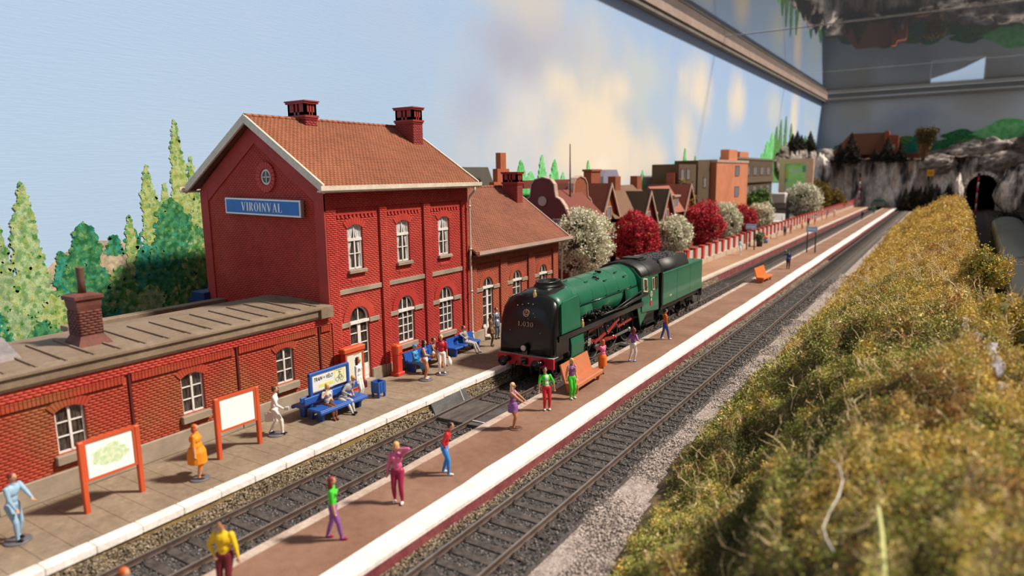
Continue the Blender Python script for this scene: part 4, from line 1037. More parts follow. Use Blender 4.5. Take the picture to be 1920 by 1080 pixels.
# cab
cb = MB(); CR = 4.36
side = lambda s_: [(10.35, 2.0), (13.05, 1.25), (13.05, 3.55), (10.9, 3.62), (10.35, 3.3)]
wallp = [(10.45, 1.55), (13.1, 1.30), (13.1, 3.50), (11.6, 3.55), (10.45, 3.55)]
for s_ in (-1, 1):
    o = MB().prism(wallp, lambda u, v, d: (s_*(1.44+d-.06*max(0, v-2.4)), u, v), 0, .05); cs = obj('cab_side', o, GRN, lo)
    wo = [(12.05, 2.62), (12.42, 2.62), (12.42, 3.34), (12.05, 3.34)]; wi = [(12.09, 2.66), (12.38, 2.66), (12.38, 3.30), (12.09, 3.30)]
    for dy in (0, .5):
        f = MB().ringp([(u+dy, v) for u, v in wo], [(u+dy, v) for u, v in wi], lambda u, v, d: (s_*(1.44+d-.06*max(0, v-2.4)), u, v), .05, .07)
        so = obj('cab_window', f, BLK if dy else CRMP, lo); obj('pane', MB().prism([(u+dy, v) for u, v in wi], lambda u, v, d: (s_*(1.44+d-.06*max(0, v-2.4)), u, v), .045, .056), dglass_m, so)
    # badge, number strip and red panel
    em = MB(); n = 18
    em.ringp([(11.85+.16*math.cos(2*PI*i/n), 2.42+.18*math.sin(2*PI*i/n)) for i in range(n)], [(11.85+.11*math.cos(2*PI*i/n), 2.42+.13*math.sin(2*PI*i/n)) for i in range(n)], lambda u, v, d: (s_*(1.49+d), u, v), .0, .012)
    em.box(s_*1.49, 11.78, 2.36, s_*1.502, 11.92, 2.40); em.box(s_*1.49, 11.82, 2.44, s_*1.502, 11.90, 2.50)
    obj('emblem', em, CRMP, lo)
    obj('number_strip', MB().box(s_*1.49, 11.78, 2.02, s_*1.50, 11.92, 2.16), CRMP, lo)
    obj('red_panel', MB().box(s_*1.49, 11.72, 1.72, s_*1.50, 11.95, 1.98), RED, lo)
    # ashpan skirt below the cab front
    obj('ashpan_skirt', MB().prism([(9.9, 1.92), (11.05, 1.88), (11.3, 1.35), (10.35, .78)], XP, s_*1.38, s_*1.43), GRN, lo)
    # front quarter window with cream frame on the slanted cab front
    q = MB(); 
    A = Vector((s_*1.43, 10.52, 2.55)); 
    fn = lambda u, v, d: (s_*(1.45+d-.10*max(0, v-2.9)), 10.62+u, v)
    q.ringp([(-.02, 2.72), (.62, 2.62), (.62, 3.42), (.02, 3.50)], [(.05, 2.79), (.55, 2.70), (.55, 3.35), (.09, 3.43)], fn, .0, .07)
    qo = obj('cab_front_window', q, CRMP, lo); obj('pane', MB().prism([(.05, 2.79), (.55, 2.70), (.55, 3.35), (.09, 3.43)], fn, .045, .056), dglass_m, qo)
def roofsec(y, w=1.42, z0=3.48, zt=4.40, n=14): return [(w*math.cos(PI*i/n), y, z0+(zt-z0)*math.sin(PI*i/n)**.9) for i in range(n+1)]+[(-w+.04, y, z0-.02), (w-.04, y, z0-.02)]
obj('cab_roof', loft([roofsec(10.5, 1.36, 3.45, 4.34), roofsec(10.55), roofsec(13.6, 1.44), roofsec(13.65, 1.40, 3.46, 4.36)]), MBK, lo)
obj('cab_roof_ribs', loft([roofsec(11.6, 1.445, 3.5, 4.43), roofsec(11.66, 1.445, 3.5, 4.43)]).box(-.5, 12.0, 4.36, .5, 13.0, 4.47).box(.55, 12.0, 4.3, .68, 13.0, 4.38), MBK, lo)
obj('cab_front', MB().prism([(-1.42, 2.0), (1.42, 2.0), (1.40, 3.5), (.9, 4.05), (0, 4.32), (-.9, 4.05), (-1.40, 3.5)], YP, 10.42, 10.52), GRN, lo)
obj('cab_floor', MB().box(-1.42, 10.6, 1.25, 1.42, 13.2, 1.5).box(-1.4, 13.0, 1.3, -1.0, 13.1, 4.2).box(1.0, 13.0, 1.3, 1.4, 13.1, 3.5), MBK, lo)
# frames, buffer beam
obj('frame', MB().box(-.62, .1, .75, .62, 13.4, 1.35).box(-1.1, .2, 1.2, 1.1, 13.4, 2.05).box(-1.36, .2, 1.0, 1.36, 1.2, 1.3), MBK, lo)
obj('buffer_beam', MB().bbox(-1.50, 0, .76, 1.50, .16, 1.26, .015), RED, lo)
ck = MB()
for k in range(46): ck.box(-1.49+k*.065, -.01, 1.26, -1.49+k*.065+.035, .17, 1.285)
ck.box(-1.5, .0, 1.245, 1.5, .5, 1.265)
obj('checker_step', ck, plain('pale_step', (.35,.33,.32)), lo)
for s_ in (-1, 1):
    bf = MB().cyl((s_*.88, .0, 1.02), (s_*.88, -.32, 1.02), .14, .12, 14); bf.cyl((s_*.88, -.32, 1.02), (s_*.88, -.50, 1.02), .07, .07, 10); bf.lathe((0,0,0), [(.01,0)], 3) if False else None
    bf.cyl((s_*.88, -.50, 1.02), (s_*.88, -.55, 1.02), .24, .23, 20); obj('buffer', bf, BLK, lo)
    ps = MB().tube([(s_*.42, -.05, .95), (s_*.42, -.2, .8), (s_*.42, -.16, .45)], .035, 8); obj('brake_hose', ps, MBK, lo)
    st2 = MB().box(s_*1.3, .3, .45, s_*1.42, .6, .49).box(s_*1.3, .3, .45, s_*1.32, .34, 1.2).box(s_*1.3, .56, .45, s_*1.32, .6, 1.2); obj('step_iron', st2, MBK, lo)
    obj('guard_iron', MB().bar((s_*.75, .15, .9), (s_*.75, .05, .15), .05, .1), MBK, lo)
    obj('inside_panel', MB().bbox(s_*1.36, .35, 1.28, s_*1.46, 1.6, 2.05, .02), BLK, lo)
hk = MB().bbox(-.16, -.12, .86, .16, 0, 1.16, .02); hk.tube([(0, -.1, 1.02), (0, -.28, 1.02), (0, -.32, .9), (0, -.26, .82)], .04, 8); obj('coupling_hook', hk, BLK, lo)
for k, sx in enumerate((-1.18, 1.18)):
    pass
ll = MB(); ll.cyl((0, -.02, 1.62), (0, -.12, 1.62), .17, .18, 18); ll.box(-.14, 0, 1.3, .14, .16, 1.62); lp = obj('head_lamp', ll, BLK, lo)
obj('lamp_lens', MB().cyl((0, -.12, 1.62), (0, -.145, 1.62), .145, .12, 18), plain('lens', (.62,.58,.52), .15), lp)
tl = MB().lathe((.20, .62, 3.86), [(.06, 0), (.08, .03), (.08, .22), (.05, .26), (.06, .34), (.02, .38)], 12); obj('top_lamp', tl, BRS, lo)
def front_y(z): return float(np.interp(z, [1.3, 1.95, 2.75, 3.35, 3.72, 3.96], [.12, .12, .15, .26, .42, .66]))
em = MB(); n = 20; fz = lambda u, v, d: (u, front_y(v)-d+.01, v)
em.ringp([(-.02+.17*math.cos(2*PI*i/n), 3.20+.17*math.sin(2*PI*i/n)) for i in range(n)], [(-.02+.13*math.cos(2*PI*i/n), 3.20+.13*math.sin(2*PI*i/n)) for i in range(n)], fz, 0, .05)
em.ringp([(-.02, 3.33), (-.14, 3.12), (.10, 3.12)], [(-.02, 3.27), (-.09, 3.15), (.05, 3.15)], fz, 0, .05)
obj('front_emblem', em, plain('old_gold', (.52,.40,.24), .4), lo)
nm = MB(); w_ = serif('1.030', .21, lambda u, v, d: (0,0,0), MB(), t=.12, th=.06, sp=.30)
serif('1.030', .21, lambda u, v, d: (-.40+u*.80/w_, front_y(2.60+v)-.035-d*.012, 2.60+v), nm, t=.12, th=.06, sp=.30); obj('number', nm, plain('number_gold', (.55,.42,.28), .4), lo)
kn = MB()
for (x, z) in ((-.85, 2.35), (.75, 2.35), (-.3, 3.55), (0, 3.62), (.25, 3.6), (.35, 3.2), (.1, 2.95), (.45, 3.05), (-.55, 3.5)): kn.ell((x, front_y(z)-.01, z), .03, .03, .03, 8, 5)
kn.tube([(-1.18, .36, 2.2), (-1.20, .42, 2.9), (-1.12, .58, 3.3)], .018, 6); kn.tube([(1.18, .36, 2.2), (1.20, .42, 2.9), (1.12, .58, 3.3)], .018, 6)
obj('front_knobs', kn, STL, lo)
# wheels
def wheel(name, x, y, r_, s_, par, spokes=14, m=None, tyre=True):
    mb = MB(); n = 36
    P = [(r_*math.cos(2*PI*i/n), r_*math.sin(2*PI*i/n)) for i in range(n)]; Q = [(r_*.88*math.cos(2*PI*i/n), r_*.88*math.sin(2*PI*i/n)) for i in range(n)]
    mb.ringp(P, Q, lambda u, v, d: (x+s_*d, y+u, r_+v), 0, .13)
    mb.cyl((x-s_*.02, y, r_), (x+s_*.16, y, r_), r_*.17, r_*.15, 14)
    for k in range(spokes):
        a = 2*PI*k/spokes; mb.bar((x+s_*.06, y+r_*.14*math.cos(a), r_+r_*.14*math.sin(a)), (x+s_*.06, y+r_*.9*math.cos(a), r_+r_*.9*math.sin(a)), .05, .045, upv=(1,0,0))
    if spokes > 12: mb.prism([(r_*.82*math.cos(a), r_*.82*math.sin(a)) for a in (3.6, 3.9, 4.2, 4.5, 4.8)], lambda u, v, d: (x+s_*d, y+u, r_+v), .03, .12)
    w = obj(name, mb, m or MBK, par)
    if tyre: obj('tyre', MB().ringp([(r_*1.0*math.cos(2*PI*i/n), r_*math.sin(2*PI*i/n)) for i in range(n)], [(r_*.965*math.cos(2*PI*i/n), r_*.965*math.sin(2*PI*i/n)) for i in range(n)], lambda u, v, d: (x+s_*d, y+u, r_+v), .13, .14), STL, w)
    return w
DW = (5.35, 7.55, 9.75)
for s_ in (-1, 1):
    for y in DW: wheel('driving_wheel', s_*.70, y, .98, s_, lo)
    for y in (1.55, 3.75): wheel('bogie_wheel', s_*.70, y, .48, s_, lo, 10)
    wheel('trailing_wheel', s_*.72, 12.3, .58, s_, lo, 10)
    cy_ = MB(); prof2 = [(-.32, .72), (.30, .72), (.44, .95), (.46, 1.5), (.40, 1.85), (.1, 2.02), (-.32, 2.02)]
    cy_.prism([(1.05+u, v) for u, v in prof2], lambda u, v, d: (s_*u, d, v), 1.75, 3.05)
    cl_ = obj('cylinder', cy_, GRN, lo)
    obj('cylinder_cover', MB().cyl((s_*1.16, 1.76, 1.15), (s_*1.16, 1.58, 1.15), .30, .26, 18), MBK, cl_)
    obj('valve_chest_cover', MB().cyl((s_*1.22, 1.76, 1.72), (s_*1.22, 1.62, 1.72), .17, .14, 14), MBK, cl_); obj('cylinder_cover', MB().cyl((s_*1.16, 3.05, 1.15), (s_*1.16, 3.2, 1.15), .28, .22, 18), MBK, cl_)
    rb = MB()
    for k in range(9): rb.ell((s_*1.51, 1.82, .95+k*.11), .014, .014, .014, 5, 3); rb.ell((s_*1.51, 2.98, .95+k*.11), .014, .014, .014, 5, 3)
    obj('rivets', rb, GRN, cl_)
    X = s_*.98
    rd = MB(); rz_ = .98-.33
    rd.bar((X, DW[0], rz_), (X, DW[2], rz_), .07, .13)
    for y in DW: rd.cyl((X-s_*.06, y, rz_), (X+s_*.08, y, rz_), .14, .13, 14)
    obj('coupling_rod', rd, STL, lo)
    mr_ = MB().bar((X+s_*.12, 4.1, 1.13), (X+s_*.12, DW[1], rz_+.02), .07, .15); mr_.cyl((X+s_*.05, DW[1], rz_), (X+s_*.2, DW[1], rz_), .13, .12, 12)
    obj('connecting_rod', mr_, DRED, lo)
    obj('piston_rod', MB().cyl((s_*1.16, 3.1, 1.15), (s_*1.16, 4.2, 1.15), .05, .05, 10).bbox(s_*1.08, 3.95, .98, s_*1.28, 4.3, 1.32, .02), STL, lo)
    obj('slide_bar', MB().bar((s_*1.16, 3.1, 1.38), (s_*1.16, 5.0, 1.38), .10, .06).bar((s_*1.16, 3.1, .92), (s_*1.16, 4.6, .92), .08, .05), MBK, lo)
    vg = MB().bar((s_*1.30, 3.9, 1.72), (s_*1.30, 5.6, 1.82), .06, .13); obj('valve_rod', vg, DRED, lo)
    vg = MB().bar((s_*1.32, 6.1, 1.20), (s_*1.32, 7.6, 1.75), .06, .15); obj('eccentric_rod', vg, DRED, lo)
    vg = MB().bar((s_*1.31, 7.4, 1.28), (s_*1.31, 9.3, 1.38), .06, .10); obj('return_rod', vg, DRED, lo)
    vg = MB().bar((s_*1.29, 4.6, 1.0), (s_*1.29, 6.2, 1.28), .06, .15); obj('radius_rod', vg, DRED, lo)
    lk = MB().bar((s_*1.28, 3.9, 1.8), (s_*1.30, 3.75, .55), .05, .08); lk.bar((s_*1.28, 3.75, .55), (s_*1.28, 4.3, 1.05), .04, .06); lk.tube([(s_*1.3, 5.7, 2.0), (s_*1.34, 5.85, 1.6), (s_*1.3, 6.05, 1.15)], .05, 6)
    lk.bar((s_*1.26, 5.0, 2.0), (s_*1.26, 5.2, .9), .08, .14); lk.bbox(s_*1.1, 4.9, 1.85, s_*1.35, 6.6, 2.02, .02); lk.bar((s_*1.28, 7.9, 2.0), (s_*1.28, 8.0, 1.2), .07, .1)
    obj('motion_bracket', lk, STL if False else MBK, lo)
    kn = MB(); rr = random.Random(9)
    for k in range(24): kn.ell((s_*1.34, 3.6+rr.random()*6.6, .7+rr.random()*1.2), .03, .03, .03, 6, 4)
    obj('motion_pins', kn, STL, lo)
    for k in range(8): y = 4.4+k*.85; obj('sand_pipe', MB().tube([(s_*1.2, y, 1.95), (s_*1.25, y+.12, 1.5), (s_*1.1, y+.3, 1.35)], .03, 6), MBK, lo)
    sd_ = MB()
    sd_.bbox(s_*.75, 11.0, .55, s_*1.15, 13.2, 1.25, .03); sd_.cyl((s_*1.2, 11.3, .75), (s_*1.3, 11.3, .75), .12, .1, 12); sd_.tube([(s_*1.25, 10.7, 1.3), (s_*1.3, 11.6, .6), (s_*1.3, 12.9, .6)], .035, 6)
    obj('ashpan', sd_, MBK, lo)
for y in DW+(1.55, 3.75, 12.3): obj('axle', MB().cyl((-.75, y, .98 if y in DW else .5), (.75, y, .98 if y in DW else .5), .09, .09, 10), MBK, lo)
# ---------------------------------------------------------------- tender
te = empty('locomotive_tender', (T1, 39.55, RZ), 'green tender with black coal bunker coupled behind the locomotive cab', 'tender')
Lt = 7.85
obj('tank', MB().bbox(-1.47, .05, 1.38, 1.47, Lt, 3.42, .05), GRN, te)
obj('coal_bunker', loft([[(-1.42, .1, 3.40), (1.42, .1, 3.40), (1.40, .1, 3.62), (1.10, .1, 4.22), (1.02, .1, 4.22), (1.0, .1, 3.9), (-1.0, .1, 3.9), (-1.02, .1, 4.22), (-1.10, .1, 4.22), (-1.40, .1, 3.62)], [(-1.42, 5.0, 3.40), (1.42, 5.0, 3.40), (1.40, 5.0, 3.56), (1.10, 5.0, 4.12), (1.02, 5.0, 4.12), (1.0, 5.0, 3.8), (-1.0, 5.0, 3.8), (-1.02, 5.0, 4.12), (-1.10, 5.0, 4.12), (-1.40, 5.0, 3.56)]]), MBK, te)
obj('bunker_rear', MB().prism([(-1.38, 3.42), (1.38, 3.42), (1.10, 4.12), (-1.10, 4.12)], YP, 4.98, 5.1), MBK, te)
obj('bunker_front', MB().box(-1.45, -.12, 1.3, 1.45, .04, 3.6).box(-1.2, -.1, 3.6, 1.2, .1, 4.1), MBK, te)
co = MB(); rr = random.Random(3)
for k in range(420):
    x = rr.uniform(-.95, .95); y = rr.uniform(.3, 4.9); s_ = rr.uniform(.07, .14); z = 3.95+.16*math.cos(x*1.5)+rr.uniform(-.04, .05)
    co.ell((x, y, z), s_*rr.uniform(.7, 1.1), s_, s_*rr.uniform(.6, .9), 5, 3)
for i in range(len(co.smooth)): co.smooth[i] = False
co.box(-1.0, .2, 3.7, 1.0, 4.9, 3.95)
cl_ = obj('coal', co, mat('coal', (.012,.011,.012), .25, col2=(.10,.10,.11), scale=9, var=.3, spec=.8), te); cl_['kind'] = 'stuff'
obj('tank_seams', MB().box(1.465, 2.6, 1.4, 1.478, 2.63, 3.38).box(1.465, 5.2, 1.4, 1.478, 5.23, 3.38).box(1.465, .3, 3.30, 1.485, Lt-.1, 3.34).box(-1.478, 2.6, 1.4, -1.465, 2.63, 3.38), GRN, te)
obj('tender_number', MB().box(1.47, 1.25, 1.78, 1.482, 1.33, 1.88).box(1.47, 1.37, 1.78, 1.482, 1.45, 1.88).box(1.47, 1.49, 1.78, 1.482, 1.57, 1.88), CRMP, te)
obj('frame', MB().box(-1.3, .1, 1.05, 1.3, Lt, 1.38).box(-.9, .3, .7, .9, Lt-.3, 1.1), MBK, te)
for s_ in (-1, 1):
    for yb in (1.75, 5.85):
        mb = MB().prism([(yb-1.35, .72), (yb-.9, .45), (yb-.45, .62), (yb+.45, .62), (yb+.9, .45), (yb+1.35, .72), (yb+1.2, 1.0), (yb-1.2, 1.0)], lambda u, v, d: (s_*d, u, v), .92, 1.06)
        for q in (-.9, .9): mb.bbox(s_*1.06, yb+q-.14, .36, s_*1.22, yb+q+.14, .66, .02); mb.cyl((s_*1.2, yb+q, .5), (s_*1.28, yb+q, .5), .09, .07, 10)
        for q in range(5): mb.cyl((s_*1.1, yb-.28+q*.14, .64), (s_*1.1, yb-.28+q*.14, .92), .055, .055, 8)
        bo = obj('bogie_frame', mb, MBK, te)
        for q in (-.9, .9): wheel('tender_wheel', s_*.70, yb+q, .50, s_, te, 10)
    obj('buffer', MB().cyl((s_*.88, Lt, 1.02), (s_*.88, Lt+.45, 1.02), .11, .09, 12).cyl((s_*.88, Lt+.45, 1.02), (s_*.88, Lt+.5, 1.02), .23, .23, 18), BLK, te)
    obj('step_iron', MB().box(s_*1.28, Lt-.5, .42, s_*1.42, Lt-.12, .46).bar((s_*1.36, Lt-.12, .44), (s_*1.36, Lt-.05, 1.1), .05, .05).bar((s_*1.36, Lt-.5, .44), (s_*1.36, Lt-.5, 1.1), .05, .05).bar((s_*1.36, Lt-.15, .42), (s_*1.2, Lt+.25, .12), .07, .05), plain('step_grey', (.10,.085,.08)), te)
    obj('lamp_bracket', MB().tube([(s_*.95, Lt-.5, 3.42), (s_*.95, Lt-.5, 4.05)], .018, 6).tube([(s_*1.4, Lt-.05, 3.42), (s_*1.4, Lt-.05, 3.55)], .03, 6), BLK, te)
rl = MB().tube([(-.3, Lt-1.6, 3.42), (-.3, Lt-1.6, 3.8), (.1, Lt-1.5, 3.95), (.5, Lt-1.4, 3.75), (.6, Lt-1.3, 3.42)], .03, 6); rl.cyl((.2, Lt-1.2, 3.42), (.2, Lt-1.2, 3.62), .25, .22, 14); rl.tube([(.6, Lt-1.9, 3.42), (.6, Lt-1.9, 4.6)], .022, 6)
obj('filler_fittings', rl, MBK, te)
obj('buffer_beam', MB().box(-1.45, Lt-.02, .8, 1.45, Lt+.12, 1.36), MBK, te)
# ================================================================ painted model people
def pmat(name, col, rough=.5): return mat(name, col, rough, var=.07, scale=6)
SKIN = pmat('skin_paint', (.60,.30,.17)); DSKIN = pmat('tan_skin_paint', (.48,.20,.10)); BROWNLEG = pmat('brown_stocking', (.16,.055,.03))
C = {'yellow': pmat('yellow_cloth', (.85,.55,.01)), 'maroon': pmat('maroon_cloth', (.16,.012,.022)), 'green': pmat('bright_green_cloth', (.06,.58,.03)), 'purple': pmat('purple_cloth', (.26,.09,.34)),
     'pink': pmat('pink_cloth', (.70,.14,.30)), 'raspberry': pmat('raspberry_cloth', (.36,.012,.07)), 'red': pmat('red_cloth', (.58,.01,.02)), 'skyblue': pmat('sky_blue_cloth', (.03,.26,.72)), 'white': pmat('white_cloth', (.80,.76,.72)),
     'orange': pmat('orange_cloth', (.80,.16,.01)), 'dorange': pmat('amber_dress_cloth', (.85,.26,.01)), 'blue': pmat('blue_cloth', (.02,.10,.42)), 'navy': pmat('navy_cloth', (.012,.02,.14)), 'pale': pmat('pale_blue_cloth', (.30,.46,.62)), 'grey': pmat('grey_cloth', (.30,.28,.29)),
     'lgrey': pmat('light_grey_cloth', (.50,.46,.44)), 'bgrey': pmat('blue_grey_cloth', (.16,.18,.25)), 'brown': pmat('brown_cloth', (.14,.065,.035)), 'khaki': pmat('khaki_cloth', (.20,.11,.06)), 'black': pmat('black_shoe', (.012,.011,.012)), 'pgrey': pmat('figure_base_grey', (.13,.125,.15)),
     'azure': pmat('azure_dress', (.04,.26,.55)), 'crimson': pmat('crimson_shirt', (.50,.008,.03)), 'violet': pmat('violet_top', (.20,.05,.20)), 'wine': pmat('wine_bag', (.12,.01,.03)), 'skin': SKIN, 'dskin': DSKIN, 'bleg': BROWNLEG,
     'blond': pmat('blond_hair', (.70,.42,.12)), 'pblond': pmat('pale_blond_hair', (.78,.55,.30)), 'dark': pmat('dark_hair', (.015,.010,.010)), 'auburn': pmat('auburn_hair', (.24,.03,.03)), 'ginger': pmat('ginger_hair', (.55,.10,.015)), 'bhair': pmat('brown_hair', (.10,.035,.015)), 'ghair': pmat('grey_hair', (.30,.27,.25)), 'lip': pmat('lip_paint', (.40,.06,.05)), 'iris': pmat('eye_paint', (.02,.015,.015)),
     'green2': pmat('leaf_green', (.03,.22,.07)), 'peach': pmat('peach_cloth', (.75,.45,.30))}
def ik(a, t, l1, l2, hint):
    a = Vector(a); t = Vector(t); d = t-a; L_ = min(d.length, (l1+l2)*.999); dn = d.normalized(); t = a+dn*L_
    x = (l1*l1-l2*l2+L_*L_)/(2*L_); h = math.sqrt(max(0, l1*l1-x*x))
    hv = Vector(hint); hv = hv-dn*hv.dot(dn)
    if hv.length < 1e-4: hv = Vector((0, 1, 0))
    return a+dn*x+hv.normalized()*h, t
FIG = {}
def person(name_label, loc, yawdeg, group, h=1.72, top='red', legs='blue', shoes='white', sleeve=None, fore='skin', skin='skin', hair='dark', hairlen=0, hat=None, pelvis=(0,0,.948), lean=(0,0), hl=(-.25,.05,.82), hr=(.25,.05,.82),
           fl=(-.10,.02), fr=(.10,.02), kl=(0,1,0), kr=(0,1,0), el=(-.4,-1,-.2), er=(.4,-1,-.2), skirt=None, fat=1.0, headturn=0, headtilt=(0,0), base=False, seat=False, vox=.0135, coat=None, vest=None, fem=False, near=True, fz=(0,0), tie=False):
    S = h/1.75; fat *= 1.14; bones = []; mb = MB()
    def seg(a, b, r0, r1, col, n=10, ell=1.0, r2=None):
        a = Vector(a); b = Vector(b)
        if r0 > .025: r0 *= 1.14; r1 *= 1.14; r2 = r2*1.14 if r2 else None
        mb.tube([a, (a+b)/2, b], [r0, (r0+r1)/2 if r2 is None else r2, r1], n, 0, True, True, ell); mb.ell(a, r0, r0, r0, 8, 6); mb.ell(b, r1, r1, r1, 8, 6)
        bones.append((a, b, (r0+r1)/2, col))
    P = Vector(pelvis); lx, ly = lean
    waist = P+Vector((lx*.35, ly*.35, .15)); chest = P+Vector((lx*.75, ly*.75, .36)); neck = P+Vector((lx, ly, .53))
    up_ = (neck-P).normalized()
    head = neck+up_*.10+Vector((headtilt[0], headtilt[1]+.02, .085))
    sw = .165 if fem else .19
    sl_, sr_ = neck+Vector((-sw, 0, -.065)), neck+Vector((sw, 0, -.065))
    hipw = .095
    HL, HR = P+Vector((-hipw, 0, -.03)), P+Vector((hipw, 0, -.03))
    # torso
    rx = Matrix.Identity(3)
    mb.ell(P, .155*fat, .115*fat, .125); bones.append((P+Vector((-.07, 0, -.02)), P+Vector((.07, 0, -.02)), .11*fat, skirt or legs))
    mb.ell(waist, .130*fat, .098*fat, .15); mb.ell(chest, (.150 if fem else .172)*fat, .110*fat, .17); mb.ell(chest+Vector((0, 0, .09)), .155 if fem else .17, .085, .09)
    bones.append((waist, chest, .12*fat, top)); bones.append((chest, neck+Vector((0,0,-.06)), .12, top)); bones.append((sl_, sr_, .06, top))
    if fem and fat < 1.3:
        for s_ in (-1, 1): mb.ell(chest+Vector((s_*.065*fat, .085*fat, .03)), .058*fat, .05*fat, .055)
    if fat > 1.3: mb.ell(waist+Vector((0, .05, -.02)), .16*fat*.85, .14, .18); mb.ell(P+Vector((0, -.02, -.04)), .15*fat*.85, .15, .15)
    seg(neck+Vector((0, 0, -.05)), head+Vector((0, -.01, -.05)), .052, .048, skin)
    bones[-1] = (bones[-1][0]+Vector((0,0,.04)), bones[-1][1], .05, skin)
    # head
    Rz = Matrix.Rotation(R(headturn), 3, 'Z')
    def hp(x, y, z): return head+Rz @ Vector((x, y, z))
    mb.ell(hp(0, 0, .01), .080, .095, .108, 12, 9, rot=Rz); mb.ell(hp(0, .035, -.045), .056, .055, .06, 10, 7, rot=Rz)
    mb.ell(hp(0, .100, -.012), .014, .022, .024, 8, 5, rot=Rz)
    for s_ in (-1, 1): mb.ell(hp(s_*.080, -.002, -.008), .012, .020, .028, 8, 5, rot=Rz)
    bones.append((head, head+Vector((0,0,.02)), .10, skin))
    # arms and hands
    for s_, sh, ht, eh in ((-1, sl_, hl, el), (1, sr_, hr, er)):
        e, w = ik(sh, Vector(ht), .28, .25, eh)
        seg(sh, e, .052*min(fat, 1.25), .041*min(fat, 1.2), sleeve or top); seg(e, w, .042*min(fat, 1.2), .028, fore)
        d = (w-e).normalized(); 
        sd = d.cross(Vector((0, 1, .1))); sd = sd.normalized() if sd.length > .1 else Vector((1,0,0)); nr = sd.cross(d).normalized()
        pc = w+d*.05; mb.tube([w, w+d*.03, w+d*.085], [.026, .034, .034], 8, 0, True, True, .62); bones.append((w+d*.02, pc, .03, skin))
        for k, (off, fl_) in enumerate(((-.030, .060), (-.010, .072), (.011, .068), (.030, .052))):
            a0 = w+d*.078+sd*off; a1 = a0+d*fl_*.55+nr*.006; a2 = a1+d*fl_*.42+nr*.028
            seg(a0, a1, .0115, .011, skin, 6); seg(a1, a2, .011, .009, skin, 6)
        th = w+d*.03+sd*(-s_)*.03; seg(th, th+d*.035+sd*(-s_)*.03, .014, .012, skin, 6); seg(th+d*.035+sd*(-s_)*.03, th+d*.07+sd*(-s_)*.032+nr*.01, .012, .010, skin, 6)
    # legs and feet
    for s_, hp_, ft, kh, z_ in ((-1, HL, fl, kl, fz[0]), (1, HR, fr, kr, fz[1])):
        kne, an_ = ik(hp_, Vector((ft[0], ft[1], .085+z_)), .44, .42, kh)
        lc = legs if not skirt or skirt == legs else legs
        seg(hp_, kne, .085*min(fat, 1.3), .056*min(fat, 1.15), lc); seg(kne, an_, .055*min(fat, 1.15), .036, lc, r2=.050*min(fat, 1.15))
        td = Vector((ft[0]*.25, 1, 0)).normalized()
        mb.ell(an_+td*.055+Vector((0, 0, -.042)), .052, .132, .043, 10, 6, rot=Matrix.Rotation(math.atan2(-td.x, td.y), 3, 'Z')); mb.ell(an_+Vector((0, -.01, -.035)), .040, .045, .048)
        bones.append((an_+Vector((0, -.02, -.05)), an_+td*.13+Vector((0, 0, -.05)), .045, shoes))
    if skirt:
        if seat:
            for s_, ft, kh in ((-1, fl, kl), (1, fr, kr)):
                kne, an_ = ik(P+Vector((s_*hipw, 0, -.03)), Vector((ft[0], ft[1], .085)), .44, .42, kh)
                seg(P+Vector((s_*.06, .02, 0)), kne+Vector((0, .02, 0)), .12, .095, skirt); seg(kne, kne+(an_-kne)*.5, .10, .10, skirt)
            seg(P+Vector((0, .1, 0)), P+Vector((0, .36, -.0)), .12, .10, skirt)
        else:
            zb = (.56 if fat > 1.4 else .46) if skirt not in ('purple',) else .66
            mb.lathe((P.x, P.y+(fl[1]+fr[1])*.15, 0), [(.13*fat, P.z+.08), (.165*fat, P.z-.05), (.17*fat, (P.z+zb)/2), (.175*fat, zb)], 18)
            bones.append((Vector((P.x, P.y, P.z-.05)), Vector((P.x, P.y, zb+.03)), .17*fat, skirt))
    if coat:
        mb.lathe((P.x, P.y, 0), [(.14*fat, P.z+.10), (.175*fat, P.z-.02), (.20*fat, P.z-.22)], 18); bones.append((P+Vector((0,0,.05)), P+Vector((0,0,-.16)), .17, coat))
    # one continuous skin
    me = bpy.data.meshes.new('tmp'); me.from_pydata([tuple(Vector(v)*S) for v in mb.v], [], mb.f); to = bpy.data.objects.new('tmp', me); COL.objects.link(to)
    md = to.modifiers.new('r', 'REMESH'); md.mode = 'VOXEL'; md.voxel_size = vox*S
    sm = to.modifiers.new('s', 'SMOOTH'); sm.factor = .5; sm.iterations = 2
    dg = bpy.context.evaluated_depsgraph_get(); bme = bpy.data.meshes.new_from_object(to.evaluated_get(dg)); bpy.data.objects.remove(to); bpy.data.meshes.remove(me)
    cols = sorted(set(b[3] for b in bones)); n = len(bme.polygons)
    cen = np.empty(n*3); bme.polygons.foreach_get('center', cen); cen = cen.reshape(-1, 3)/S
    best = np.full(n, 1e9); idx = np.zeros(n, int)
    for a, b, r_, c in bones:
        a = np.array(a); b = np.array(b); d = b-a; L2 = max(1e-9, d @ d); t = np.clip(((cen-a) @ d)/L2, 0, 1)
        q = np.linalg.norm(cen-a-t[:, None]*d, axis=1)-r_
        w = q < best; best[w] = q[w]; idx[w] = cols.index(c)
    if vest:
        w = (idx == cols.index(top)) & (np.abs(cen[:, 0]-P.x) < .055) & (cen[:, 1] > P.y+.03) & (cen[:, 2] > P.z+.08)
        cols.append(vest); idx[w] = len(cols)-1
    bme.polygons.foreach_set('material_index', idx.astype(np.int32)); bme.polygons.foreach_set('use_smooth', np.ones(n, bool)); bme.update()
    bme.name = 'person'
    o = mesh_obj('person', bme, [C[c] for c in cols]); o.location = loc; o.rotation_euler = (0, 0, R(yawdeg))
    tag(o, name_label, 'person', group)
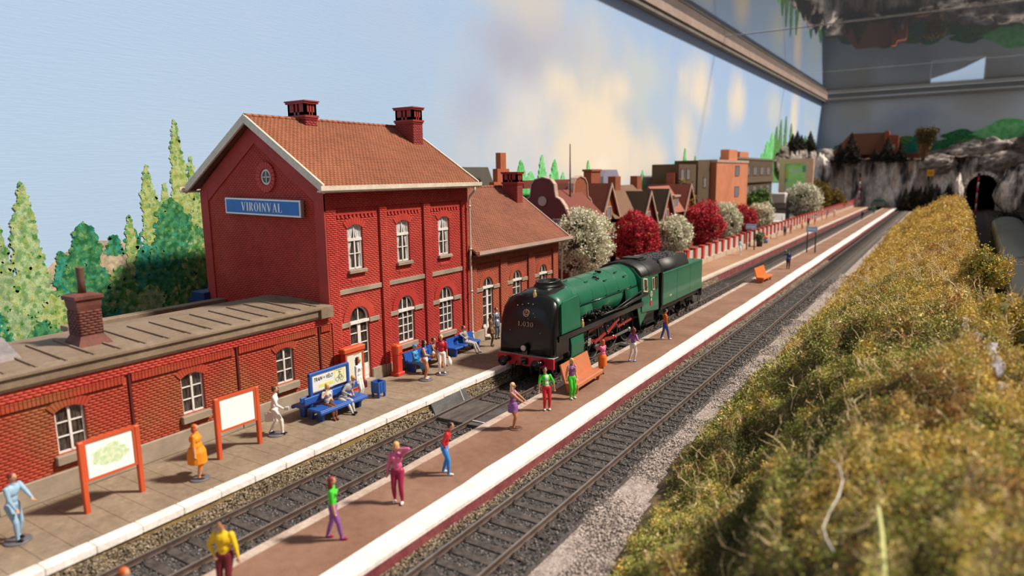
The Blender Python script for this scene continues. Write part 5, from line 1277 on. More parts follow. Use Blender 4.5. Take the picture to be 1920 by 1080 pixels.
    def sub(nm, m, f):
        q = MB(); f(q); q.v = [tuple(Vector(v)*S) for v in q.v]; return obj(nm, q, m, o)
    def hairf(q):
        q.ell(hp(0, -.022, .030), .092, .100, .102, 14, 10, rot=Rz); q.ell(hp(0, -.045, -.01), .084, .075, .085, 12, 8, rot=Rz)
        if hairlen > 0:
            q.ell(hp(0, -.07, -.06-hairlen*.4), .085, .055, .09+hairlen*.5, 12, 8, rot=Rz)
            for s_ in (-1, 1): q.ell(hp(s_*.072, -.02, -.05-hairlen*.2), .026, .05, .07+hairlen*.3, 8, 6, rot=Rz)
    if hair: sub('hair', C[hair], hairf)
    if hat:
        def hf(q): 
            q.ell(hp(0, -.005, .06), .098, .108, .072, 14, 8, rot=Rz); q.tube([hp(0, 0, .045), hp(0, 0, .058)], [.125, .118], 18)
        sub('hat', C[hat], hf)
    if near:
        for s_ in (-1, 1): sub('eye', C['iris'], lambda q: q.ell(hp(s_*.030, .088, .010), .010, .009, .008, 8, 5, rot=Rz))
        sub('mouth', C['lip'], lambda q: q.ell(hp(0, .088, -.052), .020, .010, .007, 8, 5, rot=Rz))
    if tie: sub('tie', C['black'], lambda q: q.prism([(-.02, .48), (.02, .48), (.028, .22), (0, .18), (-.028, .22)], lambda u, v, d: (P.x+u+lx, P.y+ly+.105+d, P.z+v), 0, .015))
    if base: sub('figure_base', C['pgrey'], lambda q: q.lathe((0, .03, 0), [(.30, -.045/S), (.31, -.02/S), (.29, 0)], 28) if False else q.lathe((0, .03, 0), [(.31, -.0), (.31, .03), (.28, .045)], 28))
    FIG[name_label] = o
    return o
def held(pr, name, mb, m, label, cat, grp=None):
    """a thing carried by a person: its own top-level object, placed in that person's frame"""
    o = obj(name, mb, m); o.location = pr.location; o.rotation_euler = pr.rotation_euler; tag(o, label, cat, grp); return o
GI, GS = 'model people on the island platform', 'model people on the station platform'
ZB = .04
person('person in a yellow jumper with a hand on the hip, in the foreground', (-12.97, 8.20, 0), -148, GI, top='yellow', fore='yellow', legs='maroon', shoes='black', hr=(.20,.08,.98), er=(1,-.4,0), hl=(-.34,.05,.84), el=(-.6,-.5,0), headturn=-20, fat=1.12)
person('orange haired person cut off by the lower edge, only the head showing', (-12.95, 6.06, 0), -60, GI, top='bgrey', legs='navy', hair='ginger', h=1.70)
person('person with auburn hair, green top and purple trousers, walking', (-12.63, 11.05, 0), -52, GI, top='green', legs='purple', shoes='raspberry', hair='auburn', hairlen=.22, hl=(-.2,-.03,.80), hr=(.20,.08,.78), fl=(-.08,-.20), fr=(.09,.20), fem=True, h=1.66)
person('person in a pink blouse and raspberry trousers with one arm raised to the head', (-12.59, 13.42, 0), -150, GI, top='pink', fore='pink', legs='raspberry', shoes='white', hair='blond', hairlen=.05, hl=(-.10,.07,1.60), el=(-1,.1,.2), hr=(.30,.05,.80), er=(.6,-.6,0), fl=(-.13,.10), fr=(.10,0), fem=True, h=1.76)
person('person in a red jacket and sky blue trousers leaning forward', (-12.59, 15.55, 0), -62, GI, top='red', fore='red', legs='skyblue', hair='dark', lean=(0,.14), headtilt=(0,.05), hl=(-.20,.06,.98), el=(-.9,-.7,0), hr=(.16,.06,.98), er=(.9,-.7,0), fl=(-.10,-.08), fr=(.13,.14), h=1.66)
a = person('blond long-haired person in a short purple dress with arms held out', (-12.84, 19.87, 0), -72, GI, top='violet', sleeve='dskin', fore='dskin', skin='dskin', legs='dskin', shoes='brown', skirt='purple', hair='pblond', hairlen=.34, hl=(-.10,.52,1.03), hr=(.12,.50,1.03), el=(-.2,-.3,-1), er=(.2,-.3,-1), fem=True, h=1.70, fl=(-.07,0), fr=(.07,.03))
obj('foot_plate', MB().lathe((0, .08, 0), [(.26, 0), (.26, .02), (.2, .03)], 18), C['brown'], a)
person('person in an open bright green jacket and red trousers with arms akimbo', (-12.78, 22.23, 0), -140, GI, top='green', sleeve='green', fore='dskin', skin='dskin', legs='red', vest='white', hair='dark', hl=(-.30,.08,.93), el=(-1,-.3,.1), hr=(.33,.10,.90), er=(1,-.3,.1), lean=(.05,-.03), h=1.70)
person('blond person in violet top and bright green trousers beside the bench', (-12.58, 23.95, 0), -118, GI, top='violet', sleeve='skin', legs='green', hair='blond', hairlen=.08, hl=(-.20,.10,.92), hr=(.26,-.02,.90), fl=(-.10,.02), fr=(.11,.08), fem=True, h=1.68)
pk = person('ginger-haired person in pink top and orange skirt holding a camera to the face', (-12.93, 27.68, 0), 78, GI, top='pink', fore='skin', legs='dskin', skirt='orange', shoes='brown', hair='ginger', hairlen=.04, hl=(-.06,.16,1.50), hr=(.06,.16,1.50), el=(-.6,.2,-1), er=(.6,.2,-1), fem=True, h=1.62, fat=1.1)
held(pk, 'camera', MB().bbox(-.07, .13, 1.46, .07, .21, 1.56, .01).cyl((0, .21, 1.51), (0, .27, 1.51), .032, .03, 10), C['black'], 'small black camera held by the person in the orange skirt', 'camera')
person('person with long auburn hair, violet top and white trousers seen from behind', (-12.57, 30.38, 0), -25, GI, top='purple', legs='white', shoes='skyblue', hair='auburn', hairlen=.30, hl=(-.42,.0,.95), hr=(.34,.16,1.12), el=(-1,-.6,0), er=(.8,-.8,-.3), lean=(.04,0), fl=(-.20,-.08), fr=(.04,.05), fem=True, h=1.68)
person('person in an orange shirt and blue jeans walking along the island platform', (-12.83, 35.55, 0), -58, GI, top='orange', legs='blue', hair='dark', hl=(-.20,.06,.84), hr=(.18,.10,.84), fl=(-.10,-.20), fr=(.09,.20), h=1.70, fore='orange')
sm_ = person('station master in navy jacket holding up a green signal disc', (-12.59, 68.0, 0), -150, GI, top='navy', fore='navy', legs='black', shoes='black', hair='brown' if False else 'bhair', hat='navy', hl=(-.22,.05,.84), hr=(.34,.22,1.45), er=(1,-.3,-.6), h=1.74, vox=.02, coat='navy')
held(sm_, 'signal_disc', MB().cyl((.37, .26, 1.72), (.37, .29, 1.72), .12, n=16).cyl((.36, .26, 1.40), (.37, .275, 1.66), .015, n=6), C['green2'], 'green signal disc in the raised hand of the station master', 'signal disc')
person('person in a dark blue coat standing far down the island platform', (-14.0+.15, 143.3, 0), 160, GI, top='navy', fore='navy', legs='brown', shoes='black', coat='navy', vox=.03, near=False)
# station platform
person('person in a pale blue suit striding at the left edge of the platform', (-18.97, 6.48, PZ), -66, GS, top='pale', fore='pale', legs='pale', shoes='black', hair='auburn', hr=(.16,.24,.96), er=(1,-.5,0), hl=(-.10,.58,1.08), el=(-.6,0,-.6), lean=(-.03,.06), fl=(-.09,-.02), fr=(.1,.14), base=True, fz=(ZB, ZB), pelvis=(0,0,.988))
ow = person('stout person in an orange dress standing beside the map board', (-18.30, 10.97, PZ), -48, GS, top='dorange', sleeve='dorange', legs='skin', skirt='dorange', shoes='brown', hair='ginger', hairlen=.02, hl=(-.32,.0,.86), hr=(.30,.03,.84), fem=True, fat=1.5, base=True, h=1.64, fz=(ZB, ZB), pelvis=(0,0,.988), fl=(-.11,0), fr=(.13,.05))
held(ow, 'shopping_bag', MB().lathe((-.40, -.05, .42), [(.06, 0), (.15, .06), (.16, .22), (.10, .32), (.05, .34)], 12).tube([(-.46, -.05, .74), (-.42, -.03, .85), (-.36, -.05, .74)], .012, 6), pmat('rust_bag', (.50,.10,.015)), 'rust orange carrier bag hanging behind the person in the orange dress', 'bag')
wm = person('person in a white suit striding with a white bag by the blue bench', (-19.25, 14.49, PZ), -48, GS, top='white', fore='white', legs='white', shoes='black', hair='bhair', hl=(-.22,-.16,.84), hr=(.22,.36,1.02), er=(.6,-.6,-.6), fl=(-.08,-.18), fr=(.09,.26), base=True, fz=(ZB, ZB), pelvis=(0,.02,.95), lean=(0,.04))
held(wm, 'white_bag', MB().bbox(-.30, -.36, .42, -.18, -.04, .74, .03).tube([(-.24, -.26, .74), (-.24, -.2, .84), (-.24, -.14, .74)], .01, 6), C['white'], 'white carrier bag held by the striding person in white', 'bag')
held(wm, 'small_parcel', MB().bbox(.15, .42, .95, .29, .55, 1.06, .01), C['lgrey'], 'small pale parcel held out by the person in white', 'parcel')
bw = person('dark-haired person in a pale trouser suit by the station door', (-19.42, 18.71, PZ), -70, GS, top='white', fore='white', legs='white', shoes='brown', hair='bhair', hairlen=.20, hl=(-.24,.04,.86), hr=(.22,.02,.86), fem=True, h=1.74)
held(bw, 'handbag', MB().bbox(-.34, -.06, .46, -.20, .22, .74, .03).tube([(-.27, 0, .74), (-.27, .08, .84), (-.27, .16, .74)], .012, 6), C['wine'], 'dark wine red handbag held by the person at the door', 'bag')
bv = person('dark-haired person in blue vest top and white shorts holding an ice cream', (-18.90, 22.16, PZ), -62, GS, top='blue', sleeve='skin', legs='dskin', shoes='white', hair='dark', hairlen=.26, hl=(-.20,.02,.84), hr=(.18,.34,1.16), er=(.5,-.8,-.6), fem=True, base=True, h=1.72, fz=(ZB, ZB), pelvis=(0,0,.988), coat=None)
obj('shorts', MB().lathe((0, 0, 0), [(.15, .80), (.165, .88), (.150, .98), (.135, 1.02)], 16), C['white'], bv)
held(bv, 'ice_cream', MB().lathe((.17, .44, 1.12), [(.01, 0), (.03, .08), (.06, .10), (.065, .16), (.03, .22)], 10), C['white'], 'white ice cream in the hand of the person in the blue vest', 'ice cream')
rm = person('bald person in crimson shirt and white trousers facing the track', (-18.81, 23.25, PZ), -135, GS, top='crimson', fore='skin', legs='white', shoes='white', hair='pblond', hl=(-.26,.04,.84), hr=(.26,.03,.84), base=True, h=1.74, fz=(ZB, ZB), pelvis=(0,0,.988), fl=(-.12,.02), fr=(.12,.06))
held(rm, 'white_bag', MB().lathe((-.33, .04, .36), [(.04, 0), (.12, .05), (.13, .22), (.06, .36), (.03, .44)], 12), C['white'], 'white carrier bag in the hand of the person in the crimson shirt', 'bag')
person('person in a blue grey suit and black tie standing by the wing door', (-20.42, 30.05, PZ), -100, GS, top='bgrey', fore='bgrey', legs='bgrey', shoes='black', vest='white', tie=True, hair='bhair', hl=(-.24,.04,.84), hr=(.24,.04,.84), coat='bgrey', vox=.016)
person('person in a brown coat beside the engine on the station platform', (-19.75, 28.55, PZ), -60, GS, top='khaki', fore='khaki', legs='brown', shoes='brown', skin='dskin', hair='dark', hl=(-.24,.10,.95), el=(-1,-.3,0), hr=(.24,.04,.90), coat='khaki', vox=.016, h=1.66)
# seated people
sb = dict(pelvis=(0,-.02,.53), seat=True)
person('seated person in azure dress and hat on the wall bench', (-20.02, 22.84, PZ), -80, GS, top='azure', fore='azure', legs='bleg', skirt='azure', shoes='brown', hair='ghair', hat='azure', hl=(-.06,.26,.66), hr=(.06,.26,.66), fl=(-.10,.44), fr=(.10,.46), kl=(0,.4,1), kr=(0,.4,1), fem=True, h=1.68, vox=.015, **sb)
person('seated person in a long orange skirt on the wall bench', (-19.98, 24.15, PZ), -80, GS, top='khaki', fore='skin', legs='orange', skirt='orange', shoes='orange', hair='bhair', hl=(-.10,.24,.80), hr=(.12,.30,.92), fl=(-.14,.52), fr=(.14,.50), kl=(0,.4,1), kr=(0,.4,1), fem=True, h=1.74, vox=.015, **sb)
person('person in a grey suit reclining on the farther wall bench', (-20.15, 27.0, PZ), -80, GS, top='grey', fore='grey', legs='lgrey', shoes='grey', hair='bhair', hl=(-.05,.16,.72), hr=(.42,.02,.86), er=(.6,-.4,.3), fl=(-.10,.62), fr=(.14,.58), kl=(0,.4,1), kr=(0,.4,1), lean=(0,-.16), h=1.74, vox=.015, **sb)
person('seated blond person in grey blouse with crossed brown legs on the blue bench', (-19.02, 16.72, PZ), -100, GS, top='lgrey', fore='skin', legs='bleg', shoes='bleg', hair='blond', hairlen=.06, hl=(-.06,.22,.70), hr=(.15,.14,1.05), er=(.5,-.6,-.6), fl=(-.02,.52), fr=(.10,.50), kl=(0,.4,1), kr=(0,.4,1), fem=True, h=1.66, headturn=-30, pelvis=(0,-.02,.53), coat=None)
person('person in a grey suit bending sideways over the blond person on the bench', (-19.02, 17.42, PZ), -88, GS, top='grey', fore='grey', legs='lgrey', shoes='black', hair='blond', hl=(-.40,.22,.62), hr=(-.10,.26,.70), el=(-.3,-.4,.6), er=(.3,.2,-.6), fl=(-.06,.56), fr=(.14,.66), kl=(0,.4,1), kr=(0,.4,1), lean=(-.34,.14), headtilt=(-.10,.02), h=1.70, pelvis=(0,-.02,.54), coat=None)
# distant figures along the far end of the station platform
GF = 'distant model people on the far station platform'
far_specs = [('white suit', 'pale', 'white', 'bhair', 74.8, -18.82), ('crimson top and white trousers', 'crimson', 'white', 'blond', 95.8, -19.2), ('dark clothes', 'bgrey', 'black', 'dark', 99.4, -19.05), ('pink clothes', 'pink', 'dskin', 'ginger', 104.1, -19.1), ('orange clothes', 'orange', 'dskin', 'auburn', 111.5, -18.9), ('peach clothes', 'peach', 'dskin', 'bhair', 114.0, -19.3),
    ('red top and black trousers', 'red', 'black', 'dark', 118.4, -19.2), ('pale blue top and amber trousers', 'pale', 'dorange', 'bhair', 123.2, -18.9), ('orange top and white trousers', 'orange', 'white', 'dark', 132.0, -19.1), ('purple coat', 'purple', 'brown', 'dark', 138.2, -19.2), ('white clothes', 'white', 'peach', 'pblond', 145.0, -18.9)]
for i, (d_, t_, l_, h_, y_, x_) in enumerate(far_specs):
    person('distant small person in '+d_+' by the red pillared fence', (x_, y_, PZ), (-95, 100, -140, 60)[i % 4], GF, top=t_, fore=t_, legs=l_, hair=h_, vox=.032, near=False, h=1.7)
person('distant person in green clothes at the far end of the island platform', (-13.5, 161.8, 0), 170, GI, top='green2', fore='green2', legs='green2', hair='dark', vox=.032, near=False, coat='green2', h=2.0)

# ================================================================ platform furniture
or_m = mat('orange_plastic', (.62,.095,.03), .4, var=.06, scale=1.2); orr_m = mat('red_orange_plastic', (.60,.045,.025), .4, var=.06); bl_m = mat('blue_plastic', (.015,.085,.36), .38, var=.08, scale=1.5); bench_o = mat('salmon_plastic', (.50,.165,.075), .5, var=.06); card_m = mat('white_card', (.95,.94,.93), .6, var=.02)
def board(loc, y0, y1, label, blob):
    b = empty('notice_board', loc, label, 'notice board', 'orange framed boards on the platform'); w = y1-y0; H = 2.0
    for y in (0, w): obj('post', MB().bbox(-.07, y-.07, 0, .07, y+.07, H, .02), or_m, b)
    obj('frame', MB().ringp([(.05, .86), (w-.05, .86), (w-.05, H), (.05, H)], [(.12, .93), (w-.12, .93), (w-.12, H-.08), (.12, H-.08)], XP, -.05, .05), or_m, b)
    obj('panel', MB().box(-.03, .1, .9, .02, w-.1, H-.05), card_m, b)
    if blob:
        rr = random.Random(4); P = []
        for k in range(40):
            a = 2*PI*k/40; r_ = 1+rr.uniform(-.14, .14); P.append((w*.5+.44*w*.72*math.cos(a)*r_*(1 if math.sin(a) < .5 else .75), 1.45+.30*math.sin(a)*r_))
        obj('map_print', MB().prism(P, XP, .02, .024), mat('map_green', (.50,.70,.42), .6, col2=(.80,.85,.60), scale=11, var=.15), b)
    return b
board((-18.95, 8.14, PZ), 0, 1.49, 'orange framed board with a green map, nearest the left edge', True)
board((-19.05, 12.19, PZ), 0, 1.51, 'orange framed board with a blank white panel', False)
# red information case by the door
ic = empty('information_case', (-20.45, 18.9, PZ), 'tall red framed information case with white timetable beside the station door', 'notice board')
obj('case', MB().bbox(-.16, 0, 0, .06, 1.12, 1.80, .03), orr_m, ic); obj('cap', MB().bbox(-.22, -.05, 1.72, .14, 1.17, 1.92, .04), or_m, ic)
obj('frame', MB().ringp([(.04, .12), (1.08, .12), (1.08, 1.68), (.04, 1.68)], [(.13, .22), (.99, .22), (.99, 1.62), (.13, 1.62)], XP, .06, .10), or_m, ic)
obj('timetable', MB().box(.06, .13, .22, .075, .99, 1.62), mat('timetable_paper', (.74,.72,.62), .6, var=.03), ic)
tt = MB(); rr = random.Random(2)
for y, z, w, h_ in ((.55, 1.30, .07, .03), (.56, 1.24, .05, .02), (.72, 1.12, .05, .05), (.50, 1.55, .35, .012)): tt.box(.075, y, z, .08, y+w, z+h_)
obj('print', tt, C['black'], ic)
# ticket machine
tm = empty('ticket_machine', (-20.45, 22.12, PZ), 'slim orange red ticket machine standing against the plinth', 'ticket machine')
obj('foot', MB().bbox(-.24, -.24, 0, .24, .24, .16, .03), orr_m, tm); obj('column', MB().bbox(-.17, -.17, .12, .17, .17, 1.05, .03), orr_m, tm); obj('head', MB().bbox(-.20, -.20, .98, .20, .20, 1.42, .06), or_m, tm)
obj('slot', MB().box(.19, -.10, 1.02, .205, .10, 1.05), C['maroon'], tm)
# litter bin
lb = empty('litter_bin', (-19.05, 19.42, PZ), 'small blue litter bin on legs in front of the station door', 'bin')
obj('body', MB().ringp([(-.21, -.21), (.21, -.21), (.21, .21), (-.21, .21)], [(-.16, -.16), (.16, -.16), (.16, .16), (-.16, .16)], lambda u, v, d: (u, v, d), .20, .66).box(-.2, -.2, .18, .2, .2, .24), bl_m, lb)
for sx in (-1, 1):
    for sy in (-1, 1): obj('leg', MB().box(sx*.13, sy*.13, 0, sx*.20, sy*.20, .20), bl_m, lb)
for s_ in (-1, 1): obj('rib', MB().box(.21, s_*.07-.015, .22, .225, s_*.07+.015, .62), bl_m, lb)
# large double-sided blue bench with an advertising board
bb = empty('advertising_bench', (-19.35, 15.85, PZ), 'long blue double sided bench with a TRAIN + VÉLO board between its posts', 'bench'); Lb = 2.55
for s_ in (-1, 1):
    obj('seat', MB().bbox(s_*.10, .10, .42, s_*.78, Lb-.1, .50, .02).bbox(s_*.70, .08, .36, s_*.82, Lb-.08, .46, .02), bl_m, bb)
    for y in (.32, Lb-.38): obj('leg', MB().prism([(s_*.38, 0), (s_*.58, 0), (s_*.66, .42), (s_*.30, .42)], YP, y, y+.12), bl_m, bb)
    obj('backrest', MB().bbox(s_*.06, -.05, .66, s_*.14, Lb+.05, .90, .02), bl_m, bb)
for y in (.30, Lb-.42): obj('post', MB().bbox(-.07, y, .0, .07, y+.14, 1.72, .02), bl_m, bb)
obj('crossbar', MB().bbox(-.065, .30, 1.64, .065, Lb-.28, 1.74, .02), bl_m, bb)
adp = obj('advert_panel', MB().box(-.03, .44, 1.00, .03, Lb-.42, 1.64), mat('advert_white', (.74,.76,.74), .55, var=.03), bb)
def bfont(txt, size, name, m, par, M, shear=0, sx=1, ext=.004):
    cu = bpy.data.curves.new(name, 'FONT'); cu.body = txt; cu.size = size; cu.shear = shear; cu.extrude = ext
    o = bpy.data.objects.new(name, cu); COL.objects.link(o); dg = bpy.context.evaluated_depsgraph_get(); me = bpy.data.meshes.new_from_object(o.evaluated_get(dg)); bpy.data.objects.remove(o); bpy.data.curves.remove(cu)
    me.transform(M @ Matrix.Diagonal((sx, 1, 1, 1))); return mesh_obj(name, me, m, par)
Mx = Matrix(((0,0,1,.036),(1,0,0,.50),(0,1,0,1.38),(0,0,0,1)))
bfont('TRAIN + VÉLO', .20, 'lettering', C['black'], adp, Mx, shear=.35, sx=.72)
obj('yellow_band', MB().box(.03, .75, 1.10, .034, 1.45, 1.22), pmat('advert_yellow', (.72,.70,.14)), adp)
obj('picture', MB().box(.03, 1.52, 1.06, .034, 2.06, 1.60), mat('advert_picture', (.72,.68,.20), .6, col2=(.80,.80,.66), scale=9, var=.1), adp)
sk_ = MB(); rr = random.Random(8)
for cy in (1.66, 1.88):
    sk_.ringp([(cy+.09*math.cos(2*PI*i/14), 1.20+.09*math.sin(2*PI*i/14)) for i in range(14)], [(cy+.07*math.cos(2*PI*i/14), 1.20+.07*math.sin(2*PI*i/14)) for i in range(14)], XP, .034, .038)
for a, b in (((1.66, 1.20), (1.74, 1.36)), ((1.74, 1.36), (1.86, 1.36)), ((1.86, 1.38), (1.88, 1.20)), ((1.74, 1.36), (1.78, 1.20)), ((1.80, 1.36), (1.74, 1.52)), ((1.74, 1.52), (1.86, 1.44)), ((1.62, 1.57), (1.92, 1.55))): sk_.bar((.036, a[0], a[1]), (.036, b[0], b[1]), .004, .028, upv=(1,0,0))
obj('sketch', sk_, C['bgrey'], adp)
# blue wall benches
def plat_seat(y0, y1, label):
    b = empty('station_bench', (-20.40, y0, PZ), label, 'bench', 'blue benches along the station wall'); L_ = y1-y0
    n = 3
    for k in range(n):
        y = k*L_/n; w = L_/n-.05
        obj('seat', MB().bbox(-.10, y, .38, .45, y+w, .46, .03), bl_m, b)
        obj('backrest', MB().prism([(-.24, .84), (-.14, .87), (-.02, .40), (-.12, .38)], YP, y, y+w), bl_m, b)
    for y in (.12, L_-.25): obj('leg', MB().prism([(-.05, 0), (.38, 0), (.42, .38), (-.08, .38)], YP, y, y+.10), bl_m, b)
plat_seat(22.65, 25.15, 'blue wall bench between ticket machine and the person in crimson, two people sitting')
plat_seat(25.75, 28.0, 'blue wall bench under the third station window, with a reclining figure')
# salmon benches on the island platform
def island_bench(loc, rz, L_, label, m=bench_o, tip=None):
    b = empty('platform_bench', loc, label, 'bench', 'orange plastic benches on the island platform', rz=rz)
    obj('seat', MB().bbox(-.22, 0, .40, .42, L_, .47, .03).bbox(.36, 0, .30, .44, L_, .46, .02), m, b)
    obj('backrest', MB().prism([(-.20, .42), (-.12, .44), (-.36, 1.22), (-.42, 1.20)], YP, .0, L_), m, b)
    for y in (.14, L_*.5-.06, L_-.26): obj('leg', MB().prism([(-.12, 0), (.08, 0), (.24, .40), (-.2, .40)], YP, y, y+.12), m, b); 
    for y in (.14, L_-.26): obj('front_leg', MB().prism([(.22, 0), (.32, 0), (.40, .34), (.12, .40)], YP, y, y+.12), m, b)
    return b
island_bench((-12.95, 24.35, 0), R(2), 2.7, 'salmon orange bench next to the person in green trousers')
o2 = island_bench((-13.0, 58.0, 0), R(-4), 2.6, 'small orange bench farther along the island platform', m=pmat('vivid_orange', (.62,.16,.03)))
# boarded crossings of the track
cr_m = mat('crossing_board', (.055,.053,.055), .55, col2=(.11,.105,.105), scale=1.1, var=.2, bump=.2); edge_w = mat('chalky_edge', (.50,.47,.44), .8, var=.2)
def crossing(y0, y1, label):
    c = empty('track_crossing', (T1, y0, BZ), label, 'crossing', 'boarded crossings over the far track'); L_ = y1-y0
    obj('centre_board', MB().bbox(-.64, 0, 0, .64, L_, .14, .02), mat('crossing_timber', (.05,.045,.042), .7, col2=(.12,.10,.085), scale=1.5, var=.2, stretch=(3, .5, 1)), c)
    obj('side_board', MB().prism([(.84, .12), (1.55, .16), (1.55, 0), (.84, 0)], YP, 0, L_), cr_m, c)
    obj('ramp_board', MB().prism([(-.84, .14), (-.84, .0), (-1.18, 0), (-1.36, .76), (-1.15, .74)], YP, 0, L_) if False else MB().prism([(-.80, .15), (-.80, .02), (-1.06, .02), (-1.06, .66)], YP, .1, L_-.1), cr_m, c)
    obj('joint_strip', MB().bar((-1.05, L_*.8, .67), (-.82, L_*.8, .19), .05, .02).box(.86, .3, .15, 1.5, .36, .18), edge_w, c)
    return c
crossing(20.1, 22.65, 'dark boarded track crossing in front of the locomotive, ramp cut into the white kerb')
crossing(34.4, 38.0, 'dark boarded crossing beside the locomotive driving wheels')
# name signs on two poles
def name_sign(x, y, z0, label):
    s_ = empty('platform_name_sign', (x, y, z0), label, 'sign', 'small blue name signs on two poles', rz=R(-8))
    for d in (0, 1): obj('pole', MB().cyl((d*.9-.45, 0, 0), (d*.9-.45, 0, 3.0), .07, .07, 10), pmat('green_pole', (.035,.05,.05)), s_)
    obj('panel', MB().bbox(-.62, -.08, 2.35, .62, -.02, 2.95, .02), pmat('light_blue_sign', (.34,.60,.98)), s_); obj('strip', MB().box(-.45, -.09, 2.60, .45, -.08, 2.70), card_m, s_)
name_sign(-13.0, 83.0, 0, 'small blue name sign on twin poles, island platform'); name_sign(-19.1, 80.5, PZ, 'small blue name sign on twin poles before the red pillared fence')
pl = empty('planter', (-19.0, 84.5, PZ), 'dark planter with a leafy green bush on the far station platform', 'planter')
obj('tub', MB().lathe((0,0,0), [(.32, 0), (.40, .8), (.34, .8), (.3, .7)], 14), pmat('dark_tub', (.05,.035,.03)), pl)
mesh_obj('leaves', tri_soup('leaves', np.array([[rng.normal(0, .22), rng.normal(0, .22), rng.uniform(.8, 1.5)] for _ in range(90)]), .25, 5), pmat('planter_leaf', (.08,.16,.05)), pl)
tag(obj('bucket', MB().lathe((-19.2, 88.7, PZ), [(.25, 0), (.32, .55), (.28, .55), (.25, .1)], 14).lathe((-19.2, 88.7, PZ+.6), [(.3, 0), (.25, .25), (.05, .3)], 10, 1), [pmat('blue_bucket', (.12,.25,.55)), C['orange']]), 'blue tub with orange top standing right of the planter', 'tub')
# ================================================================ planted bank on the right
def lump(X, Y):
    q = 1.9/(1+np.asarray(Y)*.018)
    return (.42*np.clip(1-1.7*np.abs(vnoise(np.asarray(X)*q*.62, np.asarray(Y)*q*.5, 9)), -.3, 1)+.20*np.clip(1-2*np.abs(vnoise(np.asarray(X)*q*1.7+5, np.asarray(Y)*q*1.5, 12)), -.2, 1))*(1+np.asarray(Y)*.008)
def bank(X, Y):
    """ground height of the bank"""
    X = np.asarray(X, float); Y = np.asarray(Y, float)
    xl = -7.2+1.0*np.clip((22-Y)/10, 0, 1)+.35*vnoise(Y*.25, 2.2)+.1*np.clip((Y-30)/40, 0, 1)     # foot of the slope
    crest = np.interp(Y, [0, 8, 14, 20, 28, 40, 60, 80, 105, 130, 150, 158], [3.2, 3.4, 3.9, 4.1, 3.6, 3.1, 3.3, 3.9, 3.9, 3.2, 1.5, -.5])
    xc = np.interp(Y, [0, 20, 40, 80, 130], [.6, .7, .9, .6, .2])
    t = np.clip((X-xl)/(xc-xl), 0, 1); s = t*t*(3-2*t)*.55+t*.45
    z = -.5+(crest+.5)*s
    # mound of bushes and the hollow before it
    z = z+1.25*np.exp(-(((X+3.4)/1.7)**2+((Y-26)/5.0)**2))-0.9*np.exp(-(((X+3.9)/1.6)**2+((Y-17.5)/3.0)**2))+.8*np.exp(-(((X+2.2)/1.3)**2+((Y-14)/2.2)**2))+.7*np.exp(-(((X+3.2)/2.0)**2+((Y-44)/8)**2))
    # drop to the lower line
    xr = np.interp(Y, [0, 12, 25, 40, 70, 100, 150], [2.4, 2.2, 1.75, 1.55, 1.7, 1.5, 1.2])+.25*vnoise(Y*.22, 7.7)
    d = np.clip((X-xr)/.9, 0, 1); z = z*(1-d)+(-.6)*d-.25*np.clip(X-xc, 0, 3)*(1-d)
    z = z+(.16*fbm(X*.9, Y*.9, 0, 3)+lump(X, Y))*np.clip(t*4, 0, 1)*(1-d)
    return np.where(t <= 0, -.75, z)
gx = np.linspace(-8.6, 4.0, 90); gy = np.concatenate([np.linspace(1, 40, 150), np.linspace(40.5, 160, 130)])
GX, GY = np.meshgrid(gx, gy); GZ = bank(GX, GY)
GZ[:, 0] = -.7
V = np.stack([GX, GY, GZ], -1).reshape(-1, 3); ni, nj = GX.shape
ii, jj = np.meshgrid(np.arange(ni-1), np.arange(nj-1), indexing='ij'); a = ii*nj+jj
F = np.stack([a, a+1, a+nj+1, a+nj], -1).reshape(-1, 4)
soil_m = mat('bank_soil', (.075,.05,.022), .95, col2=(.17,.115,.045), scale=1.2, var=.3, bump=.8, bscale=9)
bk = mesh_obj('bank', np_mesh('bank', V, F, smooth=True), soil_m); bk['kind'] = 'structure'
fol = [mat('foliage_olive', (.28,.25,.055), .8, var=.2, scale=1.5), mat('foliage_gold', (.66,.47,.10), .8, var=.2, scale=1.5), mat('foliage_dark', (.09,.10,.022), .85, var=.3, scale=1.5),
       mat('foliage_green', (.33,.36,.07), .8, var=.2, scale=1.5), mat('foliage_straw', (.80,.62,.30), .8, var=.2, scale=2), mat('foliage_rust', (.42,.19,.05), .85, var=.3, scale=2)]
def scatter(y0, y1, n, size, ntri, seed, lift=.10, x0=-7.6, x1=2.7):
    r_ = np.random.default_rng(seed)
    x = r_.uniform(x0, x1, n*2); y = r_.uniform(y0, y1, n*2); z = bank(x, y); ok = z > -.36; 
    thin = (x < -6.6) & (r_.random(n*2) < .5); ok &= ~thin; x, y, z = x[ok][:n], y[ok][:n], z[ok][:n]
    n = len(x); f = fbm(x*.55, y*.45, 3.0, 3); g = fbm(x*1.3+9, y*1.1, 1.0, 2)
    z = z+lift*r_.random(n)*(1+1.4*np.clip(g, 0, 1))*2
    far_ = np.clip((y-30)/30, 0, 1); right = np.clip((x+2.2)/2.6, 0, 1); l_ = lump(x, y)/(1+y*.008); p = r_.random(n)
    tone = .9*l_+.30*f+.30*right+.55*far_+r_.normal(0, .13, n)  # hollows get darker leaves, lump tops lighter: shading put into the colour
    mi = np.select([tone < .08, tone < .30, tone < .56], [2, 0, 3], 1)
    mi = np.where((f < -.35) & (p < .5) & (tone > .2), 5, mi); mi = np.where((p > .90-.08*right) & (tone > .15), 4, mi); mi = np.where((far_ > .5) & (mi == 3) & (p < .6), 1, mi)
    s_ = size*r_.uniform(.6, 1.35, n)
    global rng
    return np.stack([x, y, z], 1), s_, mi
parts_ = []
